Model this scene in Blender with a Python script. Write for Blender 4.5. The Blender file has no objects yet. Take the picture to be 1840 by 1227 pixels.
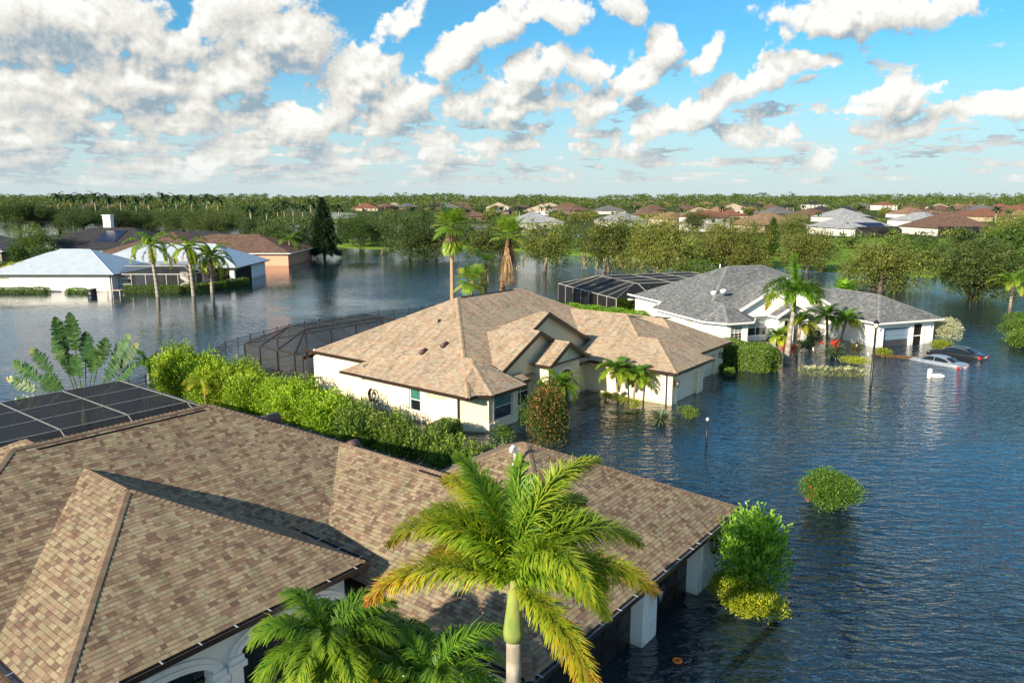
import bpy, math, random
import numpy as np
from math import sin, cos, pi, radians, sqrt, floor
random.seed(7); RNG = np.random.default_rng(7)
SC = bpy.context.scene; COL = SC.collection
# ------------------------------------------------------------------ camera
F_PX, CAM_H, HOR_Y, CX, CY = 1350., 14., 356.5, 920., 613.5
PITCH = math.atan((CY-HOR_Y)/F_PX)
cd = bpy.data.cameras.new('camera'); cam = bpy.data.objects.new('camera', cd); COL.objects.link(cam)
cam.location = (0, 0, CAM_H); cam.rotation_euler = (pi/2-PITCH, 0, 0)
cd.sensor_width = 36; cd.lens = F_PX/1840*36; cd.clip_start = .5; cd.clip_end = 20000
SC.camera = cam
# ------------------------------------------------------------------ sun and exposure
SUN_AZ, SUN_EL = -138., 23.
SC.view_settings.view_transform = 'Standard'; SC.view_settings.look = 'None'
SC.view_settings.exposure = 1.02; SC.view_settings.gamma = 1
sd = bpy.data.lights.new('sun', 'SUN'); sd.energy = 4.5; sd.angle = radians(.5); sd.color = (1, .86, .66)
so = bpy.data.objects.new('sun', sd); COL.objects.link(so)
so.rotation_euler = (radians(90-SUN_EL), 0, radians(180-SUN_AZ)); so.location = (-60, -30, 60)

def ray(u, v):
    dx = (u-CX)/F_PX; dy = (CY-v)/F_PX
    return (dx, cos(PITCH)+dy*sin(PITCH), -sin(PITCH)+dy*cos(PITCH))
def G(u, v, z=0.):
    d = ray(u, v); t = (z-CAM_H)/d[2]
    return (d[0]*t, d[1]*t)
def azel(u, v):
    d = ray(u, v); return math.atan2(d[0], d[1]), math.atan2(d[2], math.hypot(d[0], d[1]))

# ------------------------------------------------------------------ shader node helper
class NT:
    def __init__(s, tree): s.t = tree; s.n = tree.nodes; s.l = tree.links
    def node(s, typ, **kw):
        n = s.n.new(typ)
        for k, v in kw.items(): setattr(n, k, v)
        return n
    def put(s, sock, v):
        if isinstance(v, bpy.types.NodeSocket): s.l.new(v, sock)
        elif v is not None:
            try: sock.default_value = v
            except Exception: sock.default_value = (*v, 1) if hasattr(v, '__len__') else v
    def m(s, op, a, b=None, c=None, clamp=False):
        n = s.node('ShaderNodeMath', operation=op, use_clamp=clamp)
        for i, v in enumerate((a, b, c)):
            if v is not None: s.put(n.inputs[i], v)
        return n.outputs[0]
    def vm(s, op, a, b=None, scale=None):
        n = s.node('ShaderNodeVectorMath', operation=op)
        s.put(n.inputs[0], a)
        if b is not None: s.put(n.inputs[1], b)
        if scale is not None: s.put(n.inputs['Scale'], scale)
        return n.outputs['Value' if op in ('LENGTH', 'DOT_PRODUCT', 'DISTANCE') else 'Vector']
    def xyz(s, x=0., y=0., z=0.):
        n = s.node('ShaderNodeCombineXYZ')
        for i, v in enumerate((x, y, z)): s.put(n.inputs[i], v)
        return n.outputs[0]
    def sep(s, v):
        n = s.node('ShaderNodeSeparateXYZ'); s.put(n.inputs[0], v); return n.outputs
    def noise(s, vec, scale, detail=2, rough=.5, dist=0., lac=2., dim='3D', out='Fac'):
        n = s.node('ShaderNodeTexNoise', noise_dimensions=dim)
        s.put(n.inputs['Vector'], vec); s.put(n.inputs['Scale'], scale)
        n.inputs['Detail'].default_value = detail; n.inputs['Roughness'].default_value = rough
        n.inputs['Lacunarity'].default_value = lac
        s.put(n.inputs['Distortion'], dist); return n.outputs[out]
    def white(s, v):
        n = s.node('ShaderNodeTexWhiteNoise', noise_dimensions='3D'); s.put(n.inputs['Vector'], v); return n.outputs['Value']
    def ramp(s, fac, stops, mode='LINEAR'):
        n = s.node('ShaderNodeValToRGB'); r = n.color_ramp; r.interpolation = mode
        while len(r.elements) < len(stops): r.elements.new(.5)
        for e, (p, c) in zip(r.elements, stops): e.position = p; e.color = (*c, 1) if len(c) == 3 else c
        s.put(n.inputs[0], fac); return n.outputs[0]
    def mix(s, f, a, b, blend='MIX'):
        n = s.node('ShaderNodeMix', data_type='RGBA', blend_type=blend)
        s.put(n.inputs[0], f); s.put(n.inputs[6], a if not isinstance(a, tuple) or len(a) == 4 else (*a, 1))
        s.put(n.inputs[7], b if not isinstance(b, tuple) or len(b) == 4 else (*b, 1)); return n.outputs[2]
    def mr(s, v, a, b, c=0., d=1., smooth=False):
        n = s.node('ShaderNodeMapRange', interpolation_type='SMOOTHSTEP' if smooth else 'LINEAR')
        for i, q in enumerate((v, a, b, c, d)): s.put(n.inputs[i], q)
        return n.outputs[0]
    def bump(s, h, dist, strength=1.):
        n = s.node('ShaderNodeBump'); s.put(n.inputs['Height'], h); n.inputs['Distance'].default_value = dist
        n.inputs['Strength'].default_value = strength; return n.outputs[0]
    def uv(s): return s.node('ShaderNodeTexCoord').outputs['UV']
    def obj(s): return s.node('ShaderNodeTexCoord').outputs['Object']
    def pos(s): return s.node('ShaderNodeNewGeometry').outputs['Position']
    def attr(s, name): return s.node('ShaderNodeAttribute', attribute_name=name).outputs['Fac']

def mat(name):
    m = bpy.data.materials.new(name); m.use_nodes = True
    t = NT(m.node_tree); b = m.node_tree.nodes['Principled BSDF']
    return m, t, b
def plain(name, col, rough=.6, metal=0., var=.08, scale=3., bump=0., spec=.5, trans=0.):
    m, t, b = mat(name)
    n = t.noise(t.obj(), scale, 4, .6)
    lo = tuple(max(0, c*(1-var)) for c in col); hi = tuple(min(1, c*(1+var)) for c in col)
    t.put(b.inputs['Base Color'], t.ramp(n, [(.3, lo), (.7, hi)]))
    b.inputs['Roughness'].default_value = rough; b.inputs['Metallic'].default_value = metal
    b.inputs['Specular IOR Level'].default_value = spec
    if bump: t.put(b.inputs['Normal'], t.bump(t.noise(t.obj(), scale*14, 3, .6), bump))
    return m

# ------------------------------------------------------------------ mesh helper
def mesh_obj(name, V, Fc, m=None, parent=None, tone=None, uv=None, smooth=False, loc=None):
    me = bpy.data.meshes.new(name)
    V = np.asarray(V, dtype=np.float32).reshape(-1, 3)
    if isinstance(Fc, np.ndarray):
        k = Fc.shape[1]; nf = len(Fc); tot = np.full(nf, k, np.int32); st = np.arange(nf, dtype=np.int32)*k
        idx = Fc.astype(np.int32).ravel()
    else:
        nf = len(Fc); tot = np.array([len(f) for f in Fc], np.int32)
        st = (np.cumsum(tot)-tot).astype(np.int32); idx = np.array([i for f in Fc for i in f], np.int32)
    me.vertices.add(len(V)); me.vertices.foreach_set('co', V.ravel())
    me.loops.add(len(idx)); me.loops.foreach_set('vertex_index', idx)
    me.polygons.add(nf); me.polygons.foreach_set('loop_start', st); me.polygons.foreach_set('loop_total', tot)
    if uv is not None:
        l = me.uv_layers.new(name='UVMap'); l.data.foreach_set('uv', np.asarray(uv, np.float32).ravel())
    if tone is not None:
        a = me.attributes.new('tone', 'FLOAT', 'FACE'); a.data.foreach_set('value', np.asarray(tone, np.float32))
    if smooth: me.polygons.foreach_set('use_smooth', np.ones(nf, bool))
    me.update(calc_edges=True)
    if m: me.materials.append(m)
    o = bpy.data.objects.new(name, me); COL.objects.link(o)
    if parent is not None: o.parent = parent
    if loc is not None: o.location = loc
    return o

class MB:
    """collects shapes in house coordinates (x along the long side, y into the depth, z up)"""
    def __init__(s, org=(0, 0, 0)): s.V = []; s.F = []; s.T = []; s.U = []; s.o = org; s.hasuv = False
    def poly(s, pts, tone=0., uv=None):
        i = len(s.V); s.V += [(p[0]-s.o[0], p[1]-s.o[1], p[2]-s.o[2]) for p in pts]
        s.F.append(tuple(range(i, i+len(pts)))); s.T.append(tone)
        if uv: s.hasuv = True
        s.U += uv if uv else [(0, 0)]*len(pts)
        return s
    def hexa(s, p, tone=0.):   # 8 points: bottom 4 CCW, top 4
        for f in ((3, 2, 1, 0), (4, 5, 6, 7), (0, 1, 5, 4), (1, 2, 6, 5), (2, 3, 7, 6), (3, 0, 4, 7)):
            s.poly([p[k] for k in f], tone)
        return s
    def box(s, x0, x1, y0, y1, z0, z1, tone=0.):
        return s.hexa([(x0, y0, z0), (x1, y0, z0), (x1, y1, z0), (x0, y1, z0),
                       (x0, y0, z1), (x1, y0, z1), (x1, y1, z1), (x0, y1, z1)], tone)
    def beam(s, p, q, w, h=None, tone=0.):   # square bar between two points
        h = h or w; p = np.array(p, float); q = np.array(q, float); d = q-p; L = np.linalg.norm(d)
        if L < 1e-6: return s
        d /= L; up = np.array((0, 0, 1.)) if abs(d[2]) < .95 else np.array((1., 0, 0))
        a = np.cross(d, up); a /= np.linalg.norm(a); b = np.cross(a, d)
        a *= w/2; b *= h/2
        P = [p-a-b, p+a-b, q+a-b, q-a-b, p-a+b, p+a+b, q+a+b, q-a+b]
        return s.hexa(P, tone)
    def tube(s, pts, rad, n=8, tone=0., cap=True):
        pts = [np.array(p, float) for p in pts]
        if not hasattr(rad, '__len__'): rad = [rad]*len(pts)
        rings = []; a = None
        for i, p in enumerate(pts):
            d = pts[min(i+1, len(pts)-1)]-pts[max(i-1, 0)]; d /= (np.linalg.norm(d)+1e-9)
            if a is None:
                up = np.array((0, 0, 1.)) if abs(d[2]) < .9 else np.array((1., 0, 0)); a = np.cross(d, up)
            a = a-d*np.dot(a, d); a /= (np.linalg.norm(a)+1e-9); b = np.cross(d, a)
            i0 = len(s.V); rings.append(i0)
            for k in range(n):
                t = 2*pi*k/n; v = p+(a*cos(t)+b*sin(t))*rad[i]
                s.V.append((v[0]-s.o[0], v[1]-s.o[1], v[2]-s.o[2]))
        for r0, r1 in zip(rings, rings[1:]):
            for k in range(n):
                s.F.append((r0+k, r0+(k+1) % n, r1+(k+1) % n, r1+k)); s.T.append(tone); s.U += [(0, 0)]*4
        if cap:
            for r0, rev in ((rings[0], True), (rings[-1], False)):
                f = tuple(range(r0, r0+n)); s.F.append(f[::-1] if rev else f); s.T.append(tone); s.U += [(0, 0)]*n
        return s
    def lathe(s, c, prof, n=12, tone=0.):   # prof: (radius, z)
        return s.tube([(c[0], c[1], c[2]+z) for r, z in prof], [max(r, .002) for r, z in prof], n, tone)
    def blob(s, c, r, n=8, tone=0.):
        pr = [(sin(pi*k/n), -cos(pi*k/n)) for k in range(n+1)]
        i0 = len(s.V)
        for (a, b) in pr:
            for k in range(n):
                t = 2*pi*k/n
                s.V.append((c[0]+r[0]*a*cos(t)-s.o[0], c[1]+r[1]*a*sin(t)-s.o[1], c[2]+r[2]*b-s.o[2]))
        for j in range(n):
            for k in range(n):
                s.F.append((i0+j*n+k, i0+j*n+(k+1) % n, i0+(j+1)*n+(k+1) % n, i0+(j+1)*n+k)); s.T.append(tone); s.U += [(0, 0)]*4
        return s
    def build(s, name, m=None, parent=None, smooth=False, label=None):
        if not s.F: return None
        o = mesh_obj(name, s.V, s.F, m, parent, s.T, s.U if s.hasuv else None, smooth)
        if label: o['label'] = label
        return o

def tag(o, label=None, cat=None, group=None, kind=None):
    if label: o['label'] = label
    if cat: o['category'] = cat
    if group: o['group'] = group
    if kind: o['kind'] = kind
    return o
def thing(name, label, cat, loc=(0, 0, 0), rz=0., group=None):
    o = bpy.data.objects.new(name, None); COL.objects.link(o); o.location = loc if len(loc) == 3 else (*loc, 0)
    o.rotation_euler = (0, 0, rz); o.empty_display_size = .5
    return tag(o, label, cat, group)
def dup(src, loc=None, rz=None, scale=None, label=None, group=None, parent=None):
    c = src.copy(); COL.objects.link(c)
    if parent is not None: c.parent = parent
    if loc is not None: c.location = loc if len(loc) == 3 else (*loc, 0)
    if rz is not None: c.rotation_euler = (src.rotation_euler[0], src.rotation_euler[1], rz)
    if scale is not None: c.scale = (scale,)*3 if not hasattr(scale, '__len__') else scale
    if label: c['label'] = label
    if group: c['group'] = group
    for ch in list(KIDS.get(src.name, [])) or [x for x in src.children]:
        dup(ch, parent=c)
    return c
KIDS = {}
# ------------------------------------------------------------------ world: Nishita sky with procedural clouds
W = bpy.data.worlds.new('World'); SC.world = W; W.use_nodes = True
def build_world():
    t = NT(W.node_tree); bg = t.n['Background']; bg.inputs['Strength'].default_value = .074
    sky = t.node('ShaderNodeTexSky', sky_type='NISHITA', sun_disc=False, sun_elevation=radians(SUN_EL), sun_rotation=radians(SUN_AZ))
    sky.air_density = 1.; sky.dust_density = .6; sky.ozone_density = 3.; sky.altitude = 0
    d = t.vm('NORMALIZE', t.node('ShaderNodeTexCoord').outputs['Generated'])
    x, y, z = t.sep(d)
    az = t.m('ARCTAN2', x, y); el = t.m('ARCSINE', z)
    p = t.xyz(az, el, 0.)
    # blob field (large placed clouds) at (azimuth, elevation); cloudlet and billow noise are separate
    g = bpy.data.node_groups.new('cloud_masses', 'ShaderNodeTree')
    g.interface.new_socket('P', in_out='INPUT', socket_type='NodeSocketVector')
    g.interface.new_socket('D', in_out='OUTPUT', socket_type='NodeSocketFloat')
    q = NT(g); gi = q.node('NodeGroupInput'); go = q.node('NodeGroupOutput'); P = gi.outputs[0]
    wn = q.noise(P, 8., 5, .62, out='Color')
    PW = q.vm('ADD', P, q.vm('SCALE', q.vm('SUBTRACT', wn, (.5, .5, .5)), scale=.11))
    dens = None
    for (u, v, rx, ry, rot, w) in CLOUDS:
        a, e = azel(u, v)
        mp = q.node('ShaderNodeMapping', vector_type='TEXTURE')
        if dens is None: q.put(mp.inputs['Vector'], PW)
        else:      # a vanishing link to the previous blob keeps evaluation in order (small shader stack)
            ma = q.node('ShaderNodeVectorMath', operation='MULTIPLY_ADD'); q.put(ma.inputs[0], dens); ma.inputs[1].default_value = (1e-6,)*3
            q.put(ma.inputs[2], PW); q.put(mp.inputs['Vector'], ma.outputs[0])
        mp.inputs['Location'].default_value = (a, e, 0); mp.inputs['Rotation'].default_value = (0, 0, radians(rot))
        mp.inputs['Scale'].default_value = (rx/F_PX, ry/F_PX, 1.)
        bl = q.m('MULTIPLY_ADD', q.vm('LENGTH', mp.outputs[0]), -w*.85, w*.85)
        dens = bl if dens is None else q.m('MAXIMUM', dens, bl)
    q.put(go.inputs[0], q.m('MAXIMUM', dens, -.9))
    def masses(v):
        n = t.node('ShaderNodeGroup'); n.node_tree = g; t.put(n.inputs[0], v); return n.outputs[0]
    def billow(v):
        a = t.m('ABSOLUTE', t.m('SUBTRACT', t.noise(v, 19., 3, .5), .5))                     # puffy lobes
        return t.m('ADD', t.m('MULTIPLY', t.m('SUBTRACT', t.noise(v, 19., 10, .63, .1), .5), 3.0), t.m('SUBTRACT', .24, t.m('MULTIPLY', a, 2.6)))
    def cloudlets(v):
        s3 = t.sep(v); e = t.m('MAXIMUM', s3[1], 0.)
        n = t.noise(t.xyz(s3[0], t.m('MULTIPLY', t.m('LOGARITHM', t.m('ADD', e, .05), 2.718), .55), 3.), 15., 8, .62)
        band = t.m('MULTIPLY', t.mr(e, .0, .02), t.mr(e, .26, .09)); left = t.mr(s3[0], .25, -.35, -.02, .5)
        dd = t.m('ADD', t.m('MULTIPLY', t.m('SUBTRACT', n, .525), 6.), left)
        hi = t.m('MULTIPLY', t.m('SUBTRACT', t.noise(v, 3.2, 3, .5), .56), 5.)
        far = t.m('MULTIPLY', t.m('SUBTRACT', t.m('MAXIMUM', t.mr(t.m('ABSOLUTE', s3[0]), .62, .8), t.mr(e, .30, .42)), 1.), 2.)
        return t.m('MAXIMUM', t.m('SUBTRACT', t.m('MULTIPLY', t.m('ADD', dd, .9), band), .9), t.m('ADD', hi, far))
    p1 = t.vm('ADD', p, (-.012, .030, 0)); p2 = t.vm('ADD', p, (-.004, .010, 0))
    Ma, Mb = masses(p), masses(p1); B0 = t.m('MAXIMUM', Ma, cloudlets(p)); D0 = t.m('ADD', B0, billow(p))
    D1 = t.m('ADD', t.m('MAXIMUM', Mb, cloudlets(p1)), billow(p1)); D2 = t.m('ADD', B0, billow(p2))
    cover = t.mr(D0, -.05, .38, smooth=True)
    lit = t.m('ADD', t.m('MULTIPLY', t.m('SUBTRACT', D0, D1), .24), t.m('MULTIPLY', t.m('SUBTRACT', D0, D2), .62))
    lit = t.m('ADD', lit, t.m('MULTIPLY', t.m('SUBTRACT', Ma, Mb), .26))
    lit = t.m('ADD', lit, .55)
    thick = t.mr(D1, .5, 1.7, 0., .26, smooth=True)
    soft = t.m('MULTIPLY', t.m('SUBTRACT', t.noise(p, 6., 3, .5), .5), .55)
    lit = t.m('ADD', t.m('SUBTRACT', lit, thick), soft, clamp=True)
    cc = t.ramp(lit, [(0., (2.2, 2.9, 3.4)), (.25, (3.5, 3.8, 3.95)), (.5, (4.9, 4.8, 4.45)), (.75, (5.9, 5.75, 5.3)), (1., (6.9, 6.8, 6.5))])
    skyc = t.mix(1., sky.outputs[0], SKY_TINT, 'MULTIPLY')
    hz = t.mr(el, 0., .20, 1., 0., smooth=True)
    skyc = t.mix(t.m('MULTIPLY', hz, .85), skyc, (4.6, 5.15, 5.35, 1))
    cc = t.mix(t.mr(el, 0., .11, .42, 0., smooth=True), cc, (4.9, 5.4, 5.5, 1))
    c = t.mix(t.m('MULTIPLY', cover, t.mr(el, -.01, .035, 0., .97)), skyc, cc)
    t.put(bg.inputs['Color'], c); W.cycles.sampling_method = 'MANUAL'; W.cycles.sample_map_resolution = 256
SKY_TINT = (.42, .95, 1.07, 1)
#          u    v    rx   ry  rot  weight
CLOUDS = [(60, 25, 200, 62, 0, 1.5), (250, 50, 150, 45, 5, 1.1), (440, 5, 100, 42, 10, .9), (370, 50, 100, 36, 20, .9),
          (60, 130, 150, 42, 0, 1.2), (505, 88, 98, 58, 15, 1.8), (405, 148, 110, 34, 25, 1.5), (260, 128, 130, 46, 15, 1.3), (130, 175, 110, 50, 0, 1.1),
          (40, 222, 100, 26, 0, 1.0), (185, 232, 105, 24, 0, 1.1), (320, 198, 110, 20, 8, .9), (385, 268, 68, 26, 28, 1.3), (535, 222, 46, 42, 20, 1.4), (470, 250, 50, 18, 25, .9),
          (645, 145, 56, 46, 20, 1.4), (725, 190, 90, 34, 15, 1.3), (635, 205, 55, 30, 0, 1.0), (715, 40, 62, 20, 48, .9), (825, 85, 88, 34, 40, 1.6), (905, 35, 84, 28, 15, 1.4), (1005, 20, 50, 20, 0, .9),
          (1115, 20, 34, 46, 0, 1.0), (955, 122, 72, 38, 22, 1.7), (1065, 118, 46, 32, 0, 1.0), (1188, 88, 44, 42, 40, 1.9), (1110, 168, 95, 28, 32, 1.5), (930, 188, 85, 34, 10, 1.4), (815, 205, 60, 17, 10, .9), (840, 262, 90, 18, 5, .9), (720, 268, 60, 15, 5, .8),
          (1270, 98, 50, 14, 30, .8), (1190, 225, 85, 26, 22, 1.3), (1270, 180, 85, 32, 25, 1.5), (1380, 140, 85, 26, 22, 1.3), (1480, 115, 60, 16, 8, .8), (1310, 238, 65, 14, 5, .8), (1420, 222, 50, 12, 15, .6),
          (1490, 40, 110, 38, 0, 1.5), (1600, 35, 110, 38, 10, 1.3), (1700, 10, 70, 24, 15, 1.0), (1620, 180, 62, 26, 10, 1.3), (1690, 160, 40, 10, 40, .7), (1640, 228, 60, 14, 0, .9), (1830, 190, 75, 24, 20, 1.3), (1750, 208, 60, 12, 5, .8),
          (1490, 272, 38, 20, 30, 1.2), (1045, 255, 25, 9, 15, .8), (780, 262, 100, 18, 5, .7)]
build_world()

# ------------------------------------------------------------------ materials
def m_water():
    m, t, b = mat('flood_water')
    b.inputs['Base Color'].default_value = (.009, .023, .037, 1); b.inputs['Roughness'].default_value = .04
    b.inputs['IOR'].default_value = 1.72; b.inputs['Specular IOR Level'].default_value = .5
    p = t.pos()
    r = t.node('ShaderNodeMapping'); t.put(r.inputs['Vector'], p); r.inputs['Rotation'].default_value = (0, 0, radians(-8)); r.inputs['Scale'].default_value = (.55, 1.5, 1)
    r2 = t.node('ShaderNodeMapping'); t.put(r2.inputs['Vector'], p); r2.inputs['Rotation'].default_value = (0, 0, radians(22)); r2.inputs['Scale'].default_value = (.7, 1.3, 1)
    n1 = t.noise(r.outputs[0], 1.5, 2, .5, .6); n2 = t.noise(r2.outputs[0], 3.3, 2, .55, .5)
    n3 = t.noise(p, .18, 2, .5)
    h = t.m('ADD', t.m('MULTIPLY', n1, 1.), t.m('MULTIPLY', n2, .38))
    gust = t.mr(t.noise(p, .045, 2, .5), .38, .62, .35, 1.35)
    calm = t.mr(t.m('ADD', t.sep(p)[0], t.m('MULTIPLY', t.noise(p, .02, 2, .5), 16.)), -34., 12., .16, 1., smooth=True)   # sheltered lake side on the left
    h = t.m('MULTIPLY', t.m('MULTIPLY', h, gust), calm)
    t.put(b.inputs['Normal'], t.bump(h, .165)); return m
def m_shingle(name, cols, row=.14, tab=.24, dark=.55, bump=.012, tile=False):
    m, t, b = mat(name)
    u, v, _ = t.sep(t.uv())
    rv = t.m('DIVIDE', v, row); ri = t.m('FLOOR', rv); fv = t.m('FRACT', rv)
    off = t.m('MULTIPLY', t.white(t.xyz(ri, 3.1, 0)), 17.)
    uu = t.m('ADD', t.m('DIVIDE', u, tab), off)
    uu = t.m('ADD', uu, t.m('MULTIPLY', t.m('SINE', t.m('ADD', t.m('MULTIPLY', uu, 2.45), t.m('MULTIPLY', ri, 1.7))), .3))
    ci = t.m('FLOOR', uu); fu = t.m('FRACT', uu)
    r1 = t.white(t.xyz(ci, ri, 1.)); r2 = t.white(t.xyz(ci, ri, 9.))
    k = len(cols); c = t.ramp(r1, [(i/k, cc) for i, cc in enumerate(cols)], 'CONSTANT')
    gr = t.noise(t.uv(), 60., 3, .7); big = t.noise(t.uv(), .35, 3, .6)
    c = t.mix(1., c, t.ramp(gr, [(.3, (.80,)*3), (.7, (1.15,)*3)]), 'MULTIPLY')
    c = t.mix(1., c, t.ramp(big, [(.3, (.88, .88, .9)), (.7, (1.08, 1.06, 1.04))]), 'MULTIPLY')
    st = t.noise(t.xyz(t.m('MULTIPLY', u, 1.6), t.m('MULTIPLY', v, .22), 0), 1.5, 4, .65)      # run-off streaks and algae
    c = t.mix(1., c, t.ramp(st, [(.36, (.74, .74, .72)), (.52, (1., 1., 1.)), (.72, (1.07, 1.06, 1.04))]), 'MULTIPLY')
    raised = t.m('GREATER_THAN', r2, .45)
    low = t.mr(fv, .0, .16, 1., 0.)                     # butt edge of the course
    top = t.mr(fv, .80, .97, 0., 1.)                    # shade painted into the strip just under the course above
    gap = t.m('MAXIMUM', t.m('LESS_THAN', fu, .05), t.m('LESS_THAN', fv, .07))  # dark tab joints, plus a shadow line painted along the butt edge
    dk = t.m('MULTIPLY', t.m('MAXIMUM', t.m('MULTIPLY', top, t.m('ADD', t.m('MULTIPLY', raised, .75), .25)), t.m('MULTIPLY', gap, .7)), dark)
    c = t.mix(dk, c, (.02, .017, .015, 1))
    t.put(b.inputs['Base Color'], c); b.inputs['Roughness'].default_value = .9; b.inputs['Specular IOR Level'].default_value = .25
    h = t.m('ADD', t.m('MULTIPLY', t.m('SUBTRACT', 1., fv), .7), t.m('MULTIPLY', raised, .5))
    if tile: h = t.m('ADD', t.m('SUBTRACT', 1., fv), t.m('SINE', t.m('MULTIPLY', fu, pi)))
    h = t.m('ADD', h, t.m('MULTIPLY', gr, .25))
    t.put(b.inputs['Normal'], t.bump(h, bump)); return m
def m_cap(name, cols):
    m, t, b = mat(name); c = t.ramp(t.attr('tone'), [(i/len(cols), cc) for i, cc in enumerate(cols)], 'CONSTANT')
    gr = t.noise(t.obj(), 50., 3, .7)
    t.put(b.inputs['Base Color'], t.mix(1., c, t.ramp(gr, [(.3, (.82,)*3), (.7, (1.12,)*3)]), 'MULTIPLY')); b.inputs['Roughness'].default_value = .9
    b.inputs['Specular IOR Level'].default_value = .25; return m
def m_seam(name, col):
    m, t, b = mat(name); u, v, _ = t.sep(t.uv())
    f = t.m('FRACT', t.m('DIVIDE', u, .48)); rib = t.m('LESS_THAN', t.m('ABSOLUTE', t.m('SUBTRACT', f, .5)), .055)
    n = t.noise(t.uv(), .8, 4, .6)
    c = t.ramp(n, [(.3, tuple(x*.86 for x in col)), (.7, col)])
    c = t.mix(t.m('MULTIPLY', t.m('LESS_THAN', t.m('ABSOLUTE', t.m('SUBTRACT', f, .42)), .035), .55), c, (.12, .13, .15, 1))
    t.put(b.inputs['Base Color'], c); b.inputs['Metallic'].default_value = .25; b.inputs['Roughness'].default_value = .38
    t.put(b.inputs['Normal'], t.bump(rib, .04)); return m
def m_glass(name, col, rough=.06):
    m, t, b = mat(name); n = t.noise(t.obj(), 1.3, 2)
    t.put(b.inputs['Base Color'], t.ramp(n, [(.35, tuple(c*.7 for c in col)), (.65, col)]))
    b.inputs['Roughness'].default_value = rough; b.inputs['Specular IOR Level'].default_value = .8; return m
def m_screen(name, op, col=(.012, .012, .014)):
    m, t, b = mat(name); tr = t.node('ShaderNodeBsdfTransparent'); mx = t.node('ShaderNodeMixShader')
    b.inputs['Base Color'].default_value = (*col, 1); b.inputs['Roughness'].default_value = .7; b.inputs['Specular IOR Level'].default_value = .3
    n = t.noise(t.obj(), 1.2, 3, .6); t.put(mx.inputs[0], t.mr(n, .3, .7, op-.05, op+.05))
    t.l.new(tr.outputs[0], mx.inputs[1]); t.l.new(b.outputs[0], mx.inputs[2]); t.l.new(mx.outputs[0], t.n['Material Output'].inputs[0]); return m
def m_leaf(name, stops, rough=.45, trans=.3, spec=.4):
    """stops: tone 0..1 -> colour"""
    m, t, b = mat(name); tone = t.attr('tone')
    c = t.ramp(tone, stops)
    rnd = t.node('ShaderNodeObjectInfo').outputs['Random']
    hs = t.node('ShaderNodeHueSaturation'); t.put(hs.inputs['Color'], c)
    t.put(hs.inputs['Value'], t.mr(rnd, 0, 1, .8, 1.2)); t.put(hs.inputs['Hue'], t.mr(t.white(t.xyz(rnd, 1., 2.)), 0, 1, .49, .51))
    t.put(b.inputs['Base Color'], hs.outputs[0]); b.inputs['Roughness'].default_value = rough; b.inputs['Specular IOR Level'].default_value = spec
    tl = t.node('ShaderNodeBsdfTranslucent'); mx = t.node('ShaderNodeMixShader'); mx.inputs[0].default_value = trans
    tc = t.mix(1., hs.outputs[0], (1.5, 1.5, .7, 1), 'MULTIPLY'); t.put(tl.inputs[0], tc)
    t.l.new(b.outputs[0], mx.inputs[1]); t.l.new(tl.outputs[0], mx.inputs[2]); t.l.new(mx.outputs[0], t.n['Material Output'].inputs[0]); return m
def m_bark(name, a, b_, rings=0., scale=6.):
    m, t, b = mat(name); x, y, z = t.sep(t.obj())
    n = t.noise(t.vm('MULTIPLY', t.obj(), (1, 1, .35)), scale, 5, .65)
    if rings:
        w = t.m('SINE', t.m('ADD', t.m('MULTIPLY', z, rings), t.m('MULTIPLY', n, 3.)))
        n = t.m('ADD', t.m('MULTIPLY', n, .7), t.m('MULTIPLY', w, .14))
    t.put(b.inputs['Base Color'], t.ramp(n, [(.3, a), (.65, b_)])); b.inputs['Roughness'].default_value = .9
    t.put(b.inputs['Normal'], t.bump(n, .03)); return m
def m_stucco(name, col, grime=(.45, .42, .32)):
    m, t, b = mat(name); n = t.noise(t.obj(), .7, 5, .6); z = t.sep(t.pos())[2]
    c = t.ramp(n, [(.3, tuple(x*.93 for x in col)), (.7, tuple(min(1, x*1.04) for x in col))])
    st = t.mr(t.m('ADD', z, t.m('MULTIPLY', t.noise(t.obj(), 2.5, 4, .7), .25)), .12, .42, .55, 0., smooth=True)   # damp tide mark
    t.put(b.inputs['Base Color'], t.mix(st, c, tuple(x*g for x, g in zip(col, (.62, .56, .45)))))
    b.inputs['Roughness'].default_value = .85; b.inputs['Specular IOR Level'].default_value = .3
    t.put(b.inputs['Normal'], t.bump(t.noise(t.obj(), 45., 3, .7), .004)); return m

M = {}
M['water'] = m_water()
NC = [(.285, .208, .136), (.300, .265, .170), (.165, .108, .078), (.258, .183, .122), (.345, .280, .182), (.200, .134, .097), (.290, .215, .138), (.268, .226, .146), (.325, .260, .168), (.235, .165, .111)]
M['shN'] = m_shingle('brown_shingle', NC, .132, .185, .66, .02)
M['capN'] = m_cap('brown_ridge_cap', [(.23, .165, .112), (.20, .142, .098), (.26, .19, .13)])
MC = [(.42, .32, .22), (.38, .34, .26), (.42, .27, .18), (.46, .37, .26), (.31, .25, .19), (.46, .33, .22), (.38, .285, .20), (.43, .38, .29)]
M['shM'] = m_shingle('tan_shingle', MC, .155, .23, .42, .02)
M['capM'] = m_cap('tan_ridge_cap', [(.42, .31, .21), (.46, .35, .24), (.37, .27, .18)])
WC = [(.17, .18, .19), (.22, .23, .24), (.13, .14, .15), (.26, .27, .27), (.19, .195, .2), (.15, .155, .16)]
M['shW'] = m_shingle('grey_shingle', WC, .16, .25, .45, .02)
M['capW'] = m_cap('grey_ridge_cap', [(.22, .23, .24), (.25, .26, .26), (.19, .20, .21)])
M['seam'] = m_seam('white_standing_seam', (.62, .70, .78))
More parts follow.
